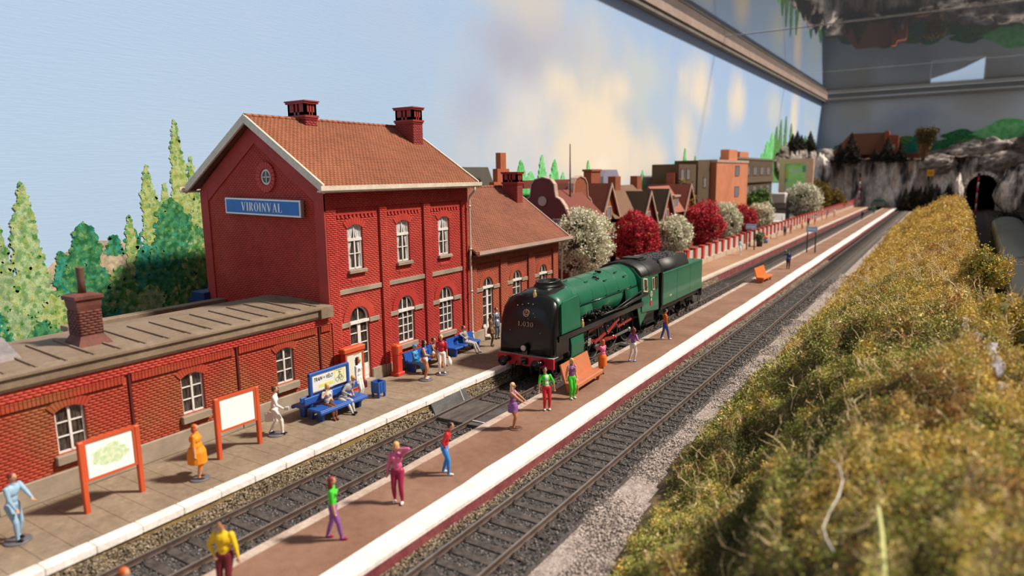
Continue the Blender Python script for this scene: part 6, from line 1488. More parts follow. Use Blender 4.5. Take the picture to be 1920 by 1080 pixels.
for (y0, y1, n, size, nt, sd) in ((4, 13, 17000, .075, 9, 1), (13, 22, 22000, .080, 9, 2), (22, 36, 20000, .115, 8, 3), (36, 60, 21000, .125, 8, 4), (60, 100, 17000, .19, 8, 5), (100, 156, 10000, .28, 8, 6)):
    C_, s_, mi = scatter(y0, y1, n, size, nt, sd, lift=.10+.0018*y0)
    parts_.append((C_, s_, mi, nt))
for k, (C_, s_, mi, nt) in enumerate(parts_):
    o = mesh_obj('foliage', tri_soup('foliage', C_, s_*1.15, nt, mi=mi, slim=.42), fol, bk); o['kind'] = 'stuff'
# flower specks
nf = 420; x = rng.uniform(-6, 2, nf); y = 6+34*rng.random(nf)**1.4; z = bank(x, y)+.16
fl = mesh_obj('flower_specks', tri_soup('flower_specks', np.stack([x, y, z], 1), .045, 3, mi=rng.integers(0, 4, nf)), [pmat('speck_red', (.6,.03,.02)), pmat('speck_orange', (.7,.2,.02)), pmat('speck_white', (.8,.75,.65)), pmat('speck_yellow', (.7,.5,.03))], bk); fl['kind'] = 'stuff'
# branching dry twigs, joined (too many and thin to pick apart)
tw = MB(); rr = random.Random(21)
def twig(p, d, l, r_, depth=0):
    pts = [Vector(p)]; d = Vector(d).normalized()
    n = 4
    for i in range(n):
        d = (d+Vector((rr.uniform(-.35, .35), rr.uniform(-.35, .35), rr.uniform(-.25, .3)))).normalized(); pts.append(pts[-1]+d*l/n)
    tw.tube(pts, [r_*(1-.6*i/n) for i in range(n+1)], 4, 0, False)
    if depth < 2:
        for k in range(rr.choice((1, 2, 2))):
            q = pts[rr.choice((2, 3, 4))]; twig(q, (d+Vector((rr.uniform(-1, 1), rr.uniform(-1, 1), rr.uniform(-.2, .9)))), l*.55, r_*.6, depth+1)
for k in range(1500):
    y = 7+50*rr.random()**1.5; x = rr.uniform(-6.6, 2.2); z = float(bank(x, y))
    if z < -.2: continue
    s_ = (.13 if k % 4 else .28)+.008*y; twig((x, y, z+.05), (rr.uniform(-1, 1), rr.uniform(-1, 1), rr.uniform(.2, 1.1)), s_*rr.uniform(.7, 1.7), .011+.0004*y)
for (x, y, l) in ((-4.6, 18.3, .9), (-2.6, 16.5, .9), (1.8, 24, .9), (2.0, 27, .8), (-5.2, 31, 1.0), (-3.8, 24.5, .7), (-1.4, 20, .8), (1.9, 33, .9), (-4.9, 26, .8)):
    for q in range(2): twig((x+rr.uniform(-.2, .2), y, float(bank(x, y))+.1), (rr.uniform(-.8, .2), rr.uniform(-.5, .3), .9), l, .024)
t_ = obj('dry_twigs', tw, mat('straw_twig', (.62,.45,.22), .7, col2=(.82,.66,.40), scale=3, var=.15), bk, fix=False); t_['kind'] = 'stuff'
# one long pale fibre curling out of the foreground foliage, and a pale stem
fx = [(-1.46, 12.87, 3.95), (-1.3, 12.6, 3.95), (-1.19, 12.15, 3.92), (-1.19, 11.7, 3.82), (-1.27, 11.45, 3.66), (-1.32, 11.06, 3.52), (-1.24, 10.86, 3.45), (-1.09, 10.56, 3.42)]
tag(obj('curled_fibre', MB().tube(fx, .013, 8), plain('pale_fibre', (.62,.60,.54), .3)), 'long pale curled fibre lying on the foliage in the right foreground', 'fibre')
tag(obj('pale_stem', MB().tube([(-.59, 11.24, 3.98), (-.49, 10.64, 3.88), (-.40, 9.94, 3.75), (-.34, 9.4, 3.6)], [.03, .035, .035, .03], 8), plain('stem_green', (.55,.55,.22), .6)), 'thick pale green stem in the blurred right foreground', 'stem')
# grey rock rib showing through the right-hand slope
rk = MB(); 
for i, (x, y, s_) in enumerate(((.68, 24.4, .30), (.90, 23.2, .38), (1.02, 21.8, .38), (1.12, 20.4, .42), (1.2, 19.2, .40), (1.28, 18.2, .28))): rk.ell((x, y, float(bank(x, y))+.12), s_*.42, s_*1.9, s_*.5, 9, 6)
rk.v = [(x+.10*float(vnoise(x*5, y*3, z*5)), y, z+.10*float(vnoise(x*4+9, y*3, z*4))) for x, y, z in rk.v]
for i in range(len(rk.smooth)): rk.smooth[i] = False
tag(obj('rock_rib', rk, mat('lilac_rock', (.24,.22,.25), .8, col2=(.42,.39,.42), scale=3, var=.2)), 'pale lilac grey rock rib breaking through the golden slope on the right', 'rock')
# ---------------------------------------------------------------- trees
def tree(name, loc, h, r_, mats, label, group, ntri=6, n=1500, size=.2, zc=None, squash=1.0, trunk=True, seed=0, lobes=0):
    t = empty(name, loc, label, 'tree', group); g = np.random.default_rng(seed+100)
    zc = zc or h*.55; rz = h-zc
    d = g.normal(0, 1, (n, 3)); d /= np.linalg.norm(d, axis=1)[:, None]
    k = .72+.28*g.random(n)**.5
    lump = 1+.22*vnoise(d[:, 0]*2.3+seed, d[:, 1]*2.3, d[:, 2]*2.3+4)
    P = d*k[:, None]*lump[:, None]*np.array([r_, r_, rz]); P[:, 2] += zc
    P[:, 2] = np.where(P[:, 2] < zc, zc+(P[:, 2]-zc)*min(1, (zc-h*.06)/rz), P[:, 2])
    # hollows: drop some clumps where noise is low so the inside shows
    w = vnoise(P[:, 0]*1.6+seed, P[:, 1]*1.6, P[:, 2]*1.6) > -.34; P = P[w]
    mi = (g.random(len(P)) < .30).astype(int); mi[g.random(len(P)) < .04] = 2
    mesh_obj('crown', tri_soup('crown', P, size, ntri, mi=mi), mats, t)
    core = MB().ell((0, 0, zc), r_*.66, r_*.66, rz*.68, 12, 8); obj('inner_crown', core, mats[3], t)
    if trunk:
        tr_ = MB().tube([(0, 0, 0), (.05, .03, zc*.5), (0, 0, zc)], [.16, .12, .08], 8)
        for a in range(5): tr_.tube([(0, 0, zc*(.35+.1*a)), (.5*r_*math.cos(a*2.3), .5*r_*math.sin(a*2.3), zc*(.65+.12*a))], [.07, .03], 6)
        obj('trunk', tr_, MATS['dark_wood'], t)
    return t
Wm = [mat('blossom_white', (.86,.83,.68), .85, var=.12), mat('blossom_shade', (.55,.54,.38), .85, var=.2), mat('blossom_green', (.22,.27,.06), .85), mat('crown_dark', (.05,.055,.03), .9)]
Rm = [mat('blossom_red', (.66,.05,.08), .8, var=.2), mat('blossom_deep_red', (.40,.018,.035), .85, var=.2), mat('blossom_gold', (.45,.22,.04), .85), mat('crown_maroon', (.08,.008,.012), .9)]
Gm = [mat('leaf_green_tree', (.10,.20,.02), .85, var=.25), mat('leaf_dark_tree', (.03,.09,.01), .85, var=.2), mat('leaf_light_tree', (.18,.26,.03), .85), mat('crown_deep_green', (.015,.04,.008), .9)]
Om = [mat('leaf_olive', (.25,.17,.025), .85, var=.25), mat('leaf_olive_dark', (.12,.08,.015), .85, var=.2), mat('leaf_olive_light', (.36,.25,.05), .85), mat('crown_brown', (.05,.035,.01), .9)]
GT = 'blossom trees behind the platform fence'
for i, (y, x, h, r_, m, lab) in enumerate(((47.6, -24.0, 6.4, 2.25, Wm, 'largest white blossom tree, right beside the station wing'), (58.2, -24.0, 5.5, 2.0, Rm, 'crimson tree between the two white blossom trees behind the locomotive'), (68.3, -24.0, 4.4, 1.85, Wm, 'white blossom tree above the tender, between two crimson trees'),
        (78.3, -24.0, 5.5, 2.35, Rm, 'broad crimson tree above the nearest red fence pillars'), (87.5, -24.2, 4.9, 2.2, Wm, 'white blossom tree in front of the orange tower block'), (97.0, -24.2, 4.3, 1.9, Rm, 'smallest crimson tree, at the foot of the tower block'), (106.0, -24.0, 4.3, 2.0, Wm, 'white blossom tree right of the tower block, by the green bushes'), )):
    tree('blossom_tree', (x, y, PZ), h, r_, m, lab, GT, n=3600 if i < 2 else 1500, size=.20 if i < 2 else .27, seed=i*3+1)
tree('blossom_tree', (-22.6, 134, PZ), 6.6, 2.9, [Wm[0], mat('pale_sage', (.33,.34,.27), .85, var=.2), Wm[1], Wm[3]], 'tall pale grey tree in front of the billboard', GT, n=1500, size=.42, seed=40)
for i, (y, x, h, r_, lab) in enumerate(((112, -27.0, 5.2, 2.6, 'rounded bright green bush right of the tower block'), (121, -27.8, 5.8, 2.4, 'second green bush, next to the billboard frame'))):
    tree('green_bush', (x, y, PZ), h, r_, Gm, lab, 'green bushes by the flats', n=1100, size=.4, zc=h*.45, seed=60+i)
for i, (y, x, h, r_, lab) in enumerate(((80.5, -27.4, 7.9, 1.9, 'tall olive bush between the brick houses and the flats'), (84, -26.6, 4.9, 2.0, 'lower olive bush left of the tower block'), (160, -24.5, 7.2, 2.6, 'taller olive bush at the foot of the cliff, left'), (168, -22.8, 4.9, 2.8, 'lower olive bush at the end of the red fence'))):
    tree('olive_bush', (x, y, PZ), h, r_, Om, lab, 'olive bushes', n=1000, size=.40, zc=h*.45, seed=80+i)
# conifers
con_m = [mat('conifer_dark', (.020,.020,.014), .9, var=.3), mat('conifer_brown', (.055,.038,.018), .9, var=.3)]
cone_me = None
def conifer(x, y, z, h, label, group, fatness=1.0):
    global cone_me
    if cone_me is None:
        P = []; T = []; g = np.random.default_rng(5)
        for k in range(520):
            t = g.random()**1.1; T.append(t); r_ = (1-t)*.27*(.75+.25*math.sin(t*40)); a = g.random()*2*PI; P.append((r_*math.cos(a)*g.uniform(.6, 1), r_*math.sin(a)*g.uniform(.6, 1), .06+t*.94))
        P = np.array(P); me = tri_soup('conifer', P, .085*(1-np.array(T))+.018, 5, mi=(g.random(len(P)) < .3).astype(int))
        cone_me = me
        for m in con_m: me.materials.append(m)
    t = empty('conifer', (x, y, z), label, 'tree', group); t.scale = (h*fatness, h*fatness, h)
    o = bpy.data.objects.new('needles', cone_me); COL.objects.link(o); o.parent = t
    tk = bpy.data.objects.new('trunk', TRK); COL.objects.link(tk); tk.parent = t
_t = MB().cyl((0,0,0), (0,0,.9), .03, .01, 6); _o = obj('trunk', _t, MATS['dark_wood']); TRK = _o.data; bpy.data.objects.remove(_o)
# ---------------------------------------------------------------- cliff with tunnel
def cliff_y(x, z): return 197.5-2.2*fbm(x*.16, z*.045, 5, 3)-1.5*np.abs(vnoise(x*.5, z*.10, 2))+.28*np.clip(z, 0, 14)+ .9*vnoise(x*1.3, z*.35, 8)
cx_ = np.linspace(-32, 13.6, 150); cz_ = np.linspace(-.6, 12.2, 56)
CX, CZZ = np.meshgrid(cx_, cz_); ztop = 12.0+.9*fbm(CX*.2, 1.5, 2, 3); CZ2 = -.6+(CZZ+.6)/12.8*(ztop+.6); CYY = cliff_y(CX, CZ2)
TX, TW_, TZ = 5.9, 3.1, 4.6      # tunnel: centre, half width, springing
inside = (np.abs(CX-TX) < TW_) & (CZ2 < TZ+np.sqrt(np.clip(1-((CX-TX)/TW_)**2, 0, 1))*3.2)
V = np.stack([CX, CYY, CZ2], -1).reshape(-1, 3); ni, nj = CX.shape
ii, jj = np.meshgrid(np.arange(ni-1), np.arange(nj-1), indexing='ij'); a = ii*nj+jj
F = np.stack([a, a+1, a+nj+1, a+nj], -1).reshape(-1, 4); keep = ~(inside.reshape(-1)[F].sum(1) >= 3); F = F[keep]
rock_m = mat('cliff_rock', (.045,.04,.045), .9, col2=(.85,.74,.68), scale=.30, var=.35, bump=.8, bscale=1.8, stretch=(1.6, 1, .36), thr=(.37,.56))
bould_m = mat('boulder_rock', (.13,.105,.095), .9, col2=(.46,.39,.36), scale=.6, var=.3, bump=.8, bscale=1.8, thr=(.38,.66))
cl = mesh_obj('cliff', np_mesh('cliff', V, F), rock_m); cl['kind'] = 'structure'
tb = MB(); n = 16; pr = [(TX-TW_-.3, -.6)]+[(TX+(TW_+.3)*math.cos(PI-PI*i/n), TZ+3.4*math.sin(PI*i/n)) for i in range(n+1)]+[(TX+TW_+.3, -.6)]
vs = [(u, 196, v) for u, v in pr]+[(u, 209, v) for u, v in pr]; m_ = len(pr)
tb.add(vs, [(i, i+1, m_+i+1, m_+i) for i in range(m_-1)]+[tuple(range(m_, 2*m_))])
obj('tunnel_bore', tb, plain('tunnel_dark', (.010,.010,.011), .9), cl)
pr2 = MB(); n = 14
for i in range(n):
    a0, a1 = PI*i/n+.02, PI*(i+1)/n-.02
    pr2.prism([(TX+(TW_+q)*math.cos(a), TZ+(3.2+q)*math.sin(a)) for q, a in ((0, a0), (0, a1), (.75, a1), (.75, a0))], YP, 193.4, 196.5)
obj('tunnel_arch', pr2, rock_m, cl)
# upper ledge and the step of rock behind
lx = np.linspace(-32, 13.6, 90); ly = np.linspace(197, 210, 22); LX, LY = np.meshgrid(lx, ly)
rise = np.interp(LX, [-32, -27, -20, -10, -4, 0, 6, 13.6], [2.6, 2.2, .9, .9, 2.2, 3.2, 4.2, 4.6]); t = np.clip((LY-199.5)/3.2, 0, 1); t2 = np.clip((LY-203.5)/1.8, 0, 1)
LZ = 11.7+.9*fbm(LX*.2, 1.5, 2, 3)*np.clip((201-LY)/3, 0, 1)+.35*fbm(LX*.5, LY*.5, 4, 3)+rise*(t*.55+t2*.45)
V = np.stack([LX, LY, LZ], -1).reshape(-1, 3); ni, nj = LX.shape; ii, jj = np.meshgrid(np.arange(ni-1), np.arange(nj-1), indexing='ij'); a = ii*nj+jj
led = mesh_obj('upper_ledge', np_mesh('upper_ledge', V, np.stack([a, a+1, a+nj+1, a+nj], -1).reshape(-1, 4)), mat('ledge_scrub', (.09,.065,.045), .95, col2=(.25,.20,.17), scale=.6, var=.3, bump=.8, bscale=2)); led['kind'] = 'structure'
# spur of rock along the left wall, and boulders on top
def boulder(loc, sx, sy, sz, seed, par=None):
    b = MB().ell((0, 0, 0), 1, 1, 1, 34, 24); g = seed*3.7
    b.v = [((1+.30*float(fbm(x*1.4+g, y*1.4, z*1.4, 5)))*x*sx, (1+.30*float(fbm(x*1.4+g, y*1.4, z*1.4, 5)))*y*sy, (1+.35*float(fbm(x*1.6+g, y*1.6, z*1.6, 3)))*z*sz) for x, y, z in b.v]
    for i in range(len(b.smooth)): b.smooth[i] = False
    o = obj('rock_outcrop', b, bould_m if loc[2] > 10 else rock_m, par); o.location = loc; 
    if par is None: o['kind'] = 'structure'
    return o
for i, (x, y, z, sx, sy, sz) in enumerate(((-31, 182, 12.2, 2.0, 12, 3.6), (-31, 162, 11.8, 1.4, 10, 3.2), (-29.5, 197, 8, 2.5, 4, 6.0), (-28.5, 203, 12, 3.5, 4, 3.2), (-23.8, 203, 12.2, 2.4, 3, 2.2), (2, 204, 12.5, 5, 3, 3.0), (8, 203, 13, 5, 3, 3.2), (-3, 198, 10.5, 4, 3, 2.3), (9.5, 196, 10.5, 5, 3, 2.3), (12, 193, 3, 3, 5, 6.5), (1.2, 191, 3, 1.2, 6, 4.8))): boulder((x, y, z), sx, sy, sz, i)
GC = 'small dark conifers on the cliff top'
CONS = [(-29.6, 158, 13.6, 3.6, 'small dark conifer at the left end of the cliff top'), (-29.6, 163, 14.0, 4.0, 'second small conifer from the left on the cliff top'), (-29.6, 168, 14.0, 3.4, 'third small conifer from the left on the cliff top, shorter'), (-29.4, 178, 14.0, 4.6, 'pointed conifer standing alone left of the brown roofed house'),
    (-25.2, 197.2, 11.2, 5.0, 'dark conifer before the left end of the brown roof'), (-22.6, 197, 11.2, 7.6, 'tallest dark conifer, before the middle of the brown roof'), (-17.2, 197, 11.4, 3.4, 'low conifer at the foot of the orange gable'), (-14.4, 197, 11.2, 6.2, 'dark conifer just right of the orange gable'), (-11.4, 197, 11.2, 4.8, 'lone conifer left of the top heavy bush')]
for x, y, z, h, lab in CONS: conifer(x, y, z, h, lab, GC, 1.3)
g = random.Random(6)
for i in range(22):
    x = -9.6+i*.55+g.uniform(-.15, .15); y = 189.5+g.uniform(-2.5, 2.5); conifer(x, y, BZ, g.uniform(3.4, 6.6)*(1 if x < 0 else .9), 'dark slender conifer in the thicket at the cliff foot', 'conifer thicket at the foot of the cliff')
# top-heavy bush on the cliff edge
hb = empty('top_heavy_bush', (-6.6, 196.5, 11.2), 'top heavy olive brown bush leaning on the cliff edge', 'tree'); g = np.random.default_rng(77)
P = []
for k in range(900):
    t = g.random()**.7; w = .35+2.3*t**1.2; a = g.random()*2*PI; rr_ = math.sqrt(g.random())*w; P.append((rr_*math.cos(a)+.5*t, rr_*math.sin(a)*.7, 1.0+t*7.2*(1-.12*(rr_/max(w, .1)))))
P = np.array(P); mesh_obj('crown', tri_soup('crown', P, .50, 5, mi=np.where(P[:, 2] < 4.2, 1, 0)), [mat('bush_olive_top', (.14,.10,.03), .9, var=.3), mat('bush_tan_base', (.30,.17,.07), .9, var=.3)], hb)
obj('trunk', MB().tube([(0, 0, 0), (.1, 0, 2.5), (.3, 0, 5)], [.35, .3, .15], 8), MATS['dark_wood'], hb)
# house on the cliff
ch_ = empty('cliff_house', (-18.6, 203.5, 13.0), 'brown roofed house with orange brick gable on top of the cliff', 'building')
obj('roof', MB().add([(-9.6,-2.8,.2),(3.0,-2.8,.2),(3.0,3.2,.2),(-9.6,3.2,.2),(-5.2,.2,5.8),(3.0,.2,5.8)], [(0,1,5,4),(2,3,4,5),(3,0,4),(1,2,5),(3,2,1,0)]), plain('brown_roof', (.15,.045,.018), .8), ch_)
obj('wall', MB().prism([(3.0, -2), (6.2, -2), (6.2, 4.6), (5.9, 4.9), (4.2, 5.0), (3.9, 6.1), (3.0, 6.1)], YP, -2.0, 3).box(-8, -1.0, -2, 3, 2.5, .4), plain('house_orange_brick', (.32,.075,.035), .8), ch_)
for x in (4.0, 5.2): obj('window', MB().box(x-.3, -2.08, 1.2, x+.3, -2.0, 2.6), plain('pale_window', (.45,.38,.34)), ch_)
ls = tag(obj('brick_outbuilding', MB().box(-11.5, 199.6, 11.4, -7.4, 200.2, 13.0).box(-11.4, 199.4, 13.0, -7.5, 200.3, 13.2), plain('low_wall_red', (.20,.05,.025), .8)), 'low reddish brick outbuilding on the cliff top beneath the top heavy bush', 'building')
# small yellow sign, masts, boat-like green thing at the cliff foot
ys = empty('yellow_sign', (-4.6, 190.5, 7.2), 'square yellow orange sign on a post before the cliff', 'sign')
obj('panel', MB().bbox(-.75, -.08, .4, .75, .08, 1.9, .03), pmat('sign_amber', (.75,.34,.01)), ys); obj('post', MB().cyl((0, .12, -7.2), (0, .12, 1.5), .09, n=8), MATS['dark_wood'], ys); obj('lettering', MB().box(-.45, -.095, 1.05, .45, -.08, 1.2), C['brown'], ys)
def mast(x, y, z0, z1, label):
    m_ = empty('striped_mast', (x, y, z0), label, 'signal mast', 'red and white striped masts', ); H = z1-z0; n = 7
    for k in range(n): obj('band', MB().cyl((0, 0, H*k/n), (0, 0, H*(k+1)/n), .16, n=10), C['crimson'] if k % 2 == 0 else C['lgrey'], m_)
    obj('signal_head', MB().bbox(-.3, -.2, H, .3, .2, H+.9, .05), C['black'], m_)
mast(-19.4, 190, BZ, 7.6, 'red and white striped mast at the end of the red fence'); mast(4.6, 178, BZ, 7.4, 'red and white striped mast in front of the tunnel mouth')
gb = empty('rail_wagon', (-15.2, 193.5, RZ), 'low grey and green wagon at the end of the far track', 'wagon')
obj('body', MB().bbox(-1.5, -3, .6, 1.5, 2, 1.7, .1), plain('wagon_grey', (.22,.23,.22)), gb); obj('tarpaulin', MB().prism([(-1.3, 1.7), (1.3, 1.7), (.9, 2.3), (-.9, 2.3)], YP, -2.8, 1.8), plain('wagon_green', (.03,.17,.10)), gb)
for sx in (-1, 1):
    for sy in (-2, 1): obj('wheel', MB().cyl((sx*.7, sy, .45), (sx*.85, sy, .45), .45, n=16), MBK, gb)

for i, (x, y, h, r_, lab) in enumerate(((1.55, 38, 1.9, .95, 'golden bush on the right rim of the bank, the farther one'), (1.75, 27.6, 1.3, .75, 'nearer straw coloured bush leaning over the dark drop at the right'))):
    z_ = float(bank(x-.3, y))-.5
    tree('rim_bush', (x, y, z_), h+.3, r_, [fol[1], fol[3], fol[4], fol[2]], lab, 'bushes on the rim of the bank', n=1100, size=.13, seed=200+i)
    tw = MB()
    for q in range(26): twig((x+rr.uniform(-.5, .5), y+rr.uniform(-.5, .5), z_+h*.6), (rr.uniform(-.5, 1), rr.uniform(-.6, .6), rr.uniform(.3, 1)), .8, .016)
    q = obj('dry_twigs', tw, MATS['straw_twig'], bk, fix=False); q['kind'] = 'stuff'
# ================================================================ fence with red pillars
fe = empty('platform_fence', (-20.2, 52, PZ), 'long pale panelled fence with red pillars along the far platform', 'fence'); FP = C['crimson']
pil_m = plain('fence_red', (.52,.045,.030), .5); pan_m = plain('fence_panel', (.50,.44,.42), .6); base_m = mat('fence_base', (.50,.40,.31), .7, var=.1, scale=1)
FL = 138.0; npil = int(FL/2.3); pme = nme = bme_ = None
for k in range(npil+1):
    y = k*2.3
    if pme is None:
        o = obj('pillar', MB().prism([(-.26, .52), (.26, .52), (.34, 1.72), (-.34, 1.72)], XP, -.20, .20).bbox(-.24, -.38, 1.72, .24, .38, 1.84, .02), pil_m, fe); pme = o.data
        q = obj('panel', MB().box(-.07, .34, .52, .07, 1.96, 1.62), pan_m, fe); nme = q.data
        s_ = obj('base_stone', MB().bbox(-.18, -1.12, 0, .18, 1.12, .54, .02), base_m, fe); bme_ = s_.data
    else:
        o = bpy.data.objects.new('pillar', pme); COL.objects.link(o); o.parent = fe
        s_ = bpy.data.objects.new('base_stone', bme_); COL.objects.link(s_); s_.parent = fe
        if k < npil: q = bpy.data.objects.new('panel', nme); COL.objects.link(q); q.parent = fe
    o.location = (0, y, 0); s_.location = (0, y, 0); q.location = (0, y if k < npil else y-2.3, 0)
# ================================================================ old brick houses behind the blossom trees
hb1 = plain('house_dark_brick', (.15,.018,.016), .7); hb2 = mat('house_brick_warm', (.27,.070,.032), .75, var=.12); hb3 = mat('house_brick_orange', (.33,.11,.035), .75, var=.1); hr = plain('house_roof_red', (.17,.035,.020), .8); hrb = plain('house_roof_brown', (.17,.085,.045), .8); hrd = plain('house_roof_dark', (.055,.032,.016), .8); trimh = plain('house_trim', (.48,.33,.26), .6); slate = plain('dark_slate', (.055,.048,.036), .8)
def hwin(par, u, v, w, h, plane, axis='X', sgn=1, m=trimh):
    F_ = XP if axis == 'X' else YP
    o = obj('window', MB().ringp([(u-w/2, v), (u+w/2, v), (u+w/2, v+h), (u-w/2, v+h)], [(u-w/2+.1, v+.1), (u+w/2-.1, v+.1), (u+w/2-.1, v+h-.1), (u-w/2+.1, v+h-.1)], F_, plane, plane+.06*sgn), m, par, world=True)
    obj('pane', MB().prism([(u-w/2+.1, v+.1), (u+w/2-.1, v+.1), (u+w/2-.1, v+h-.1), (u-w/2+.1, v+h-.1)], F_, plane-.02*sgn, plane+.02*sgn), plain('hazy_pane', (.20,.20,.24), .3), o, world=True)
def dutch(c, w, z0, ze, zt):
    """curved gable outline"""
    P = [(c-w/2, z0), (c-w/2, ze)]; H = zt-ze
    cur = [(-.5, 0), (-.44, .10), (-.36, .36), (-.29, .50), (-.215, .56), (-.20, .70), (-.19, .84), (-.13, .95), (0, 1.0)]
    for u, v in cur[1:]: P.append((c+u*w, ze+v*H))
    for u, v in reversed(cur[:-1]): P.append((c-u*w, ze+v*H))
    P.append((c+w/2, z0)); return P
GH = 'row of old brick houses'
# house with shaded curved gable towards the camera
def objS(name, mb, m, par, world=False):
    mb.v = [(x+.5, y+1.5, z) for x, y, z in mb.v]; return obj(name, mb, m, par, world=world)
h1 = empty('row_house', (-28, 48, PZ), 'dark red house with a curved gable and a round window, nearest the station wing', 'building', GH)
objS('wall', MB().prism(dutch(-27.6, 5.4, PZ, 5.5, 8.95), YP, 45.2, 45.6).box(-30.3, 45.6, PZ, -24.9, 49.4, 5.5), hb1, h1, world=True)
objS('roof', MB().prism([(-24.9, 5.4), (-27.6, 7.9), (-30.3, 5.4)], YP, 45.6, 51.5), hr, h1, world=True)
n = 16; objS('round_window', MB().prism([(-27.6+.38*math.cos(2*PI*i/n), 7.1+.38*math.sin(2*PI*i/n)) for i in range(n)], YP, 45.12, 45.2), trimh, h1, world=True)
for x in (-27.5, -26.3): hwin(h1, x+.5, 4.0, .75, 1.75, 46.7, 'Y', -1)
mb = MB(); P = dutch(-27.6, 5.4, PZ, 5.5, 8.95)[1:-1]
for a, b in zip(P[:-1], P[1:]): mb.bar((a[0], 45.4, a[1]), (b[0], 45.4, b[1]), .5, .08)
objS('gable_coping', mb, trimh, h1, world=True)
objS('bay', MB().box(-24.9, 46.2, PZ, -24.0, 49.3, 5.6).box(-25.0, 46.1, 5.6, -23.9, 49.4, 5.85), plain('bay_plum', (.20,.07,.07)), h1, world=True)
hwin(h1, 49.3, 4.0, 2.0, 1.3, -23.5); objS('window_box', MB().bbox(-24.0, 46.2, 3.45, -23.5, 49.3, 3.85, .1), plain('yellow_green_planting', (.35,.30,.02)), h1, world=True)
mst = tag(obj('roof_mast', MB().tube([(-26.5, 50.2, 5.0), (-26.5, 50.2, 11.6)], [.09, .05], 8), plain('mast_brown', (.11,.05,.035))), 'thin brown mast rising behind the curved gable house', 'mast')
h2 = empty('row_house', (-28, 53, PZ), 'orange brown house with a pointed curved gable and three slim white windows', 'building', GH)
obj('wall', MB().prism(dutch(52.6, 6.6, PZ, 5.0, 9.0), XP, -27.2, -26.8), hb2, h2, world=True); obj('side_wall', MB().box(-31, 49.5, PZ, -27.2, 55.8, 4.9), hb2, h2, world=True)
obj('roof', MB().prism([(49.4, 5.0), (52.6, 8.4), (55.8, 5.0)], XP, -31.2, -27.2).box(-31.0, 49.6, 8.0, -30.6, 62.0, 8.7), hr, h2, world=True)
mb = MB(); P = dutch(52.6, 6.6, PZ, 5.0, 9.0)[1:-1]
for a, b in zip(P[:-1], P[1:]): mb.bar((-27, a[0], a[1]), (-27, b[0], b[1]), .55, .10)
obj('gable_coping', mb, trimh, h2, world=True)
for y in (51.5, 52.5, 53.5): hwin(h2, y, 3.6, .42, 1.8, -26.8)
hwin(h2, 52.5, 6.7, .3, .8, -26.8); obj('chimney', MB().box(-29.4, 58.4, 8.0, -28.6, 60.4, 9.6).box(-29.5, 58.3, 9.4, -28.5, 60.5, 9.6), hb2, h2, world=True)
def simple_gable(root, c, w, z0, ze, zt, xf, depth, wm, rm, wins, verge=True):
    obj('wall', MB().prism([(c-w/2, z0), (c+w/2, z0), (c+w/2, ze), (c, zt), (c-w/2, ze)], XP, xf-.3, xf).box(xf-depth, c-w/2, z0, xf-.3, c+w/2, ze), wm, root, world=True)
    mb = MB(); e = .35
    for s_ in (-1, 1): mb.prism([(c, zt+.16), (c+s_*(w/2+e), ze-(zt-ze)/(w/2)*e+.16), (c+s_*(w/2+e), ze-(zt-ze)/(w/2)*e), (c, zt)], XP, xf-depth, xf+.25)
    obj('roof', mb, rm, root, world=True)
    if verge:
        mb = MB()
        for s_ in (-1, 1): mb.prism([(c, zt+.22), (c+s_*(w/2+e), ze-(zt-ze)/(w/2)*e+.22), (c+s_*(w/2+e), ze-(zt-ze)/(w/2)*e-.12), (c, zt-.12)], XP, xf+.25, xf+.36)
        obj('verge_board', mb, trimh, root, world=True)
    for (u, v, ww, hh_) in wins: hwin(root, u, v, ww, hh_, xf)
h3 = empty('row_house', (-28, 58.5, PZ), 'ochre house with steep white edged gable and a wide brown roof', 'building', GH)
simple_gable(h3, 58.0, 3.6, PZ, 5.2, 8.15, -26.6, 4.5, hb3, hr, [(58.0, 5.0, 1.0, 1.2), (58.6, 2.2, 1.2, 1.6)])
obj('main_roof', MB().prism([(-26.2, 5.0), (-28.6, 8.0), (-31, 5.0)], YP, 58.6, 69.8), hrb, h3, world=True); obj('main_wall', MB().box(-30.6, 58.6, PZ, -26.6, 69.6, 5.1), hb2, h3, world=True)
obj('gutter', MB().box(-26.4, 59.8, 4.85, -26.0, 69.8, 5.1), trimh, h3, world=True)
for y in (63.0, 68.6): obj('chimney', MB().box(-29.0, y, 7.2, -28.2, y+1.3, 8.9), hb2, h3, world=True)
hwin(h3, 61.4, 2.0, .9, 1.9, -26.6)
h4 = empty('row_house', (-27, 64, PZ), 'small gabled house, left of a pair with dark roofs', 'building', GH); simple_gable(h4, 65.3, 3.4, PZ, 4.6, 7.25, -25.6, 5.0, plain('deep_red_wall', (.28,.03,.03)), hrd, [(65.3, 4.2, .8, 1.2)])
h5 = empty('row_house', (-27, 69, PZ), 'small gabled house, right of a pair with dark roofs', 'building', GH); simple_gable(h5, 70.6, 3.4, PZ, 4.6, 7.35, -25.6, 5.0, plain('deep_red_wall', (.28,.03,.03)), hrd, [(70.6, 4.2, .8, 1.2)])
h6 = empty('row_house', (-28, 76, PZ), 'orange red house with a dormer window at the right end of the row', 'building', GH)
simple_gable(h6, 79.0, 4.2, PZ, 4.6, 7.7, -26.0, 5.0, hb2, hr, [(78.2, 2.2, .7, 1.7), (79.8, 2.2, .7, 1.7)])
obj('main_roof', MB().prism([(-25.7, 4.8), (-28.4, 7.7), (-31, 4.8)], YP, 72.2, 79.5), plain('house_roof_orange', (.30,.085,.045)), h6, world=True); obj('main_wall', MB().box(-30.6, 72.3, PZ, -26.1, 79, 4.9), hb2, h6, world=True)
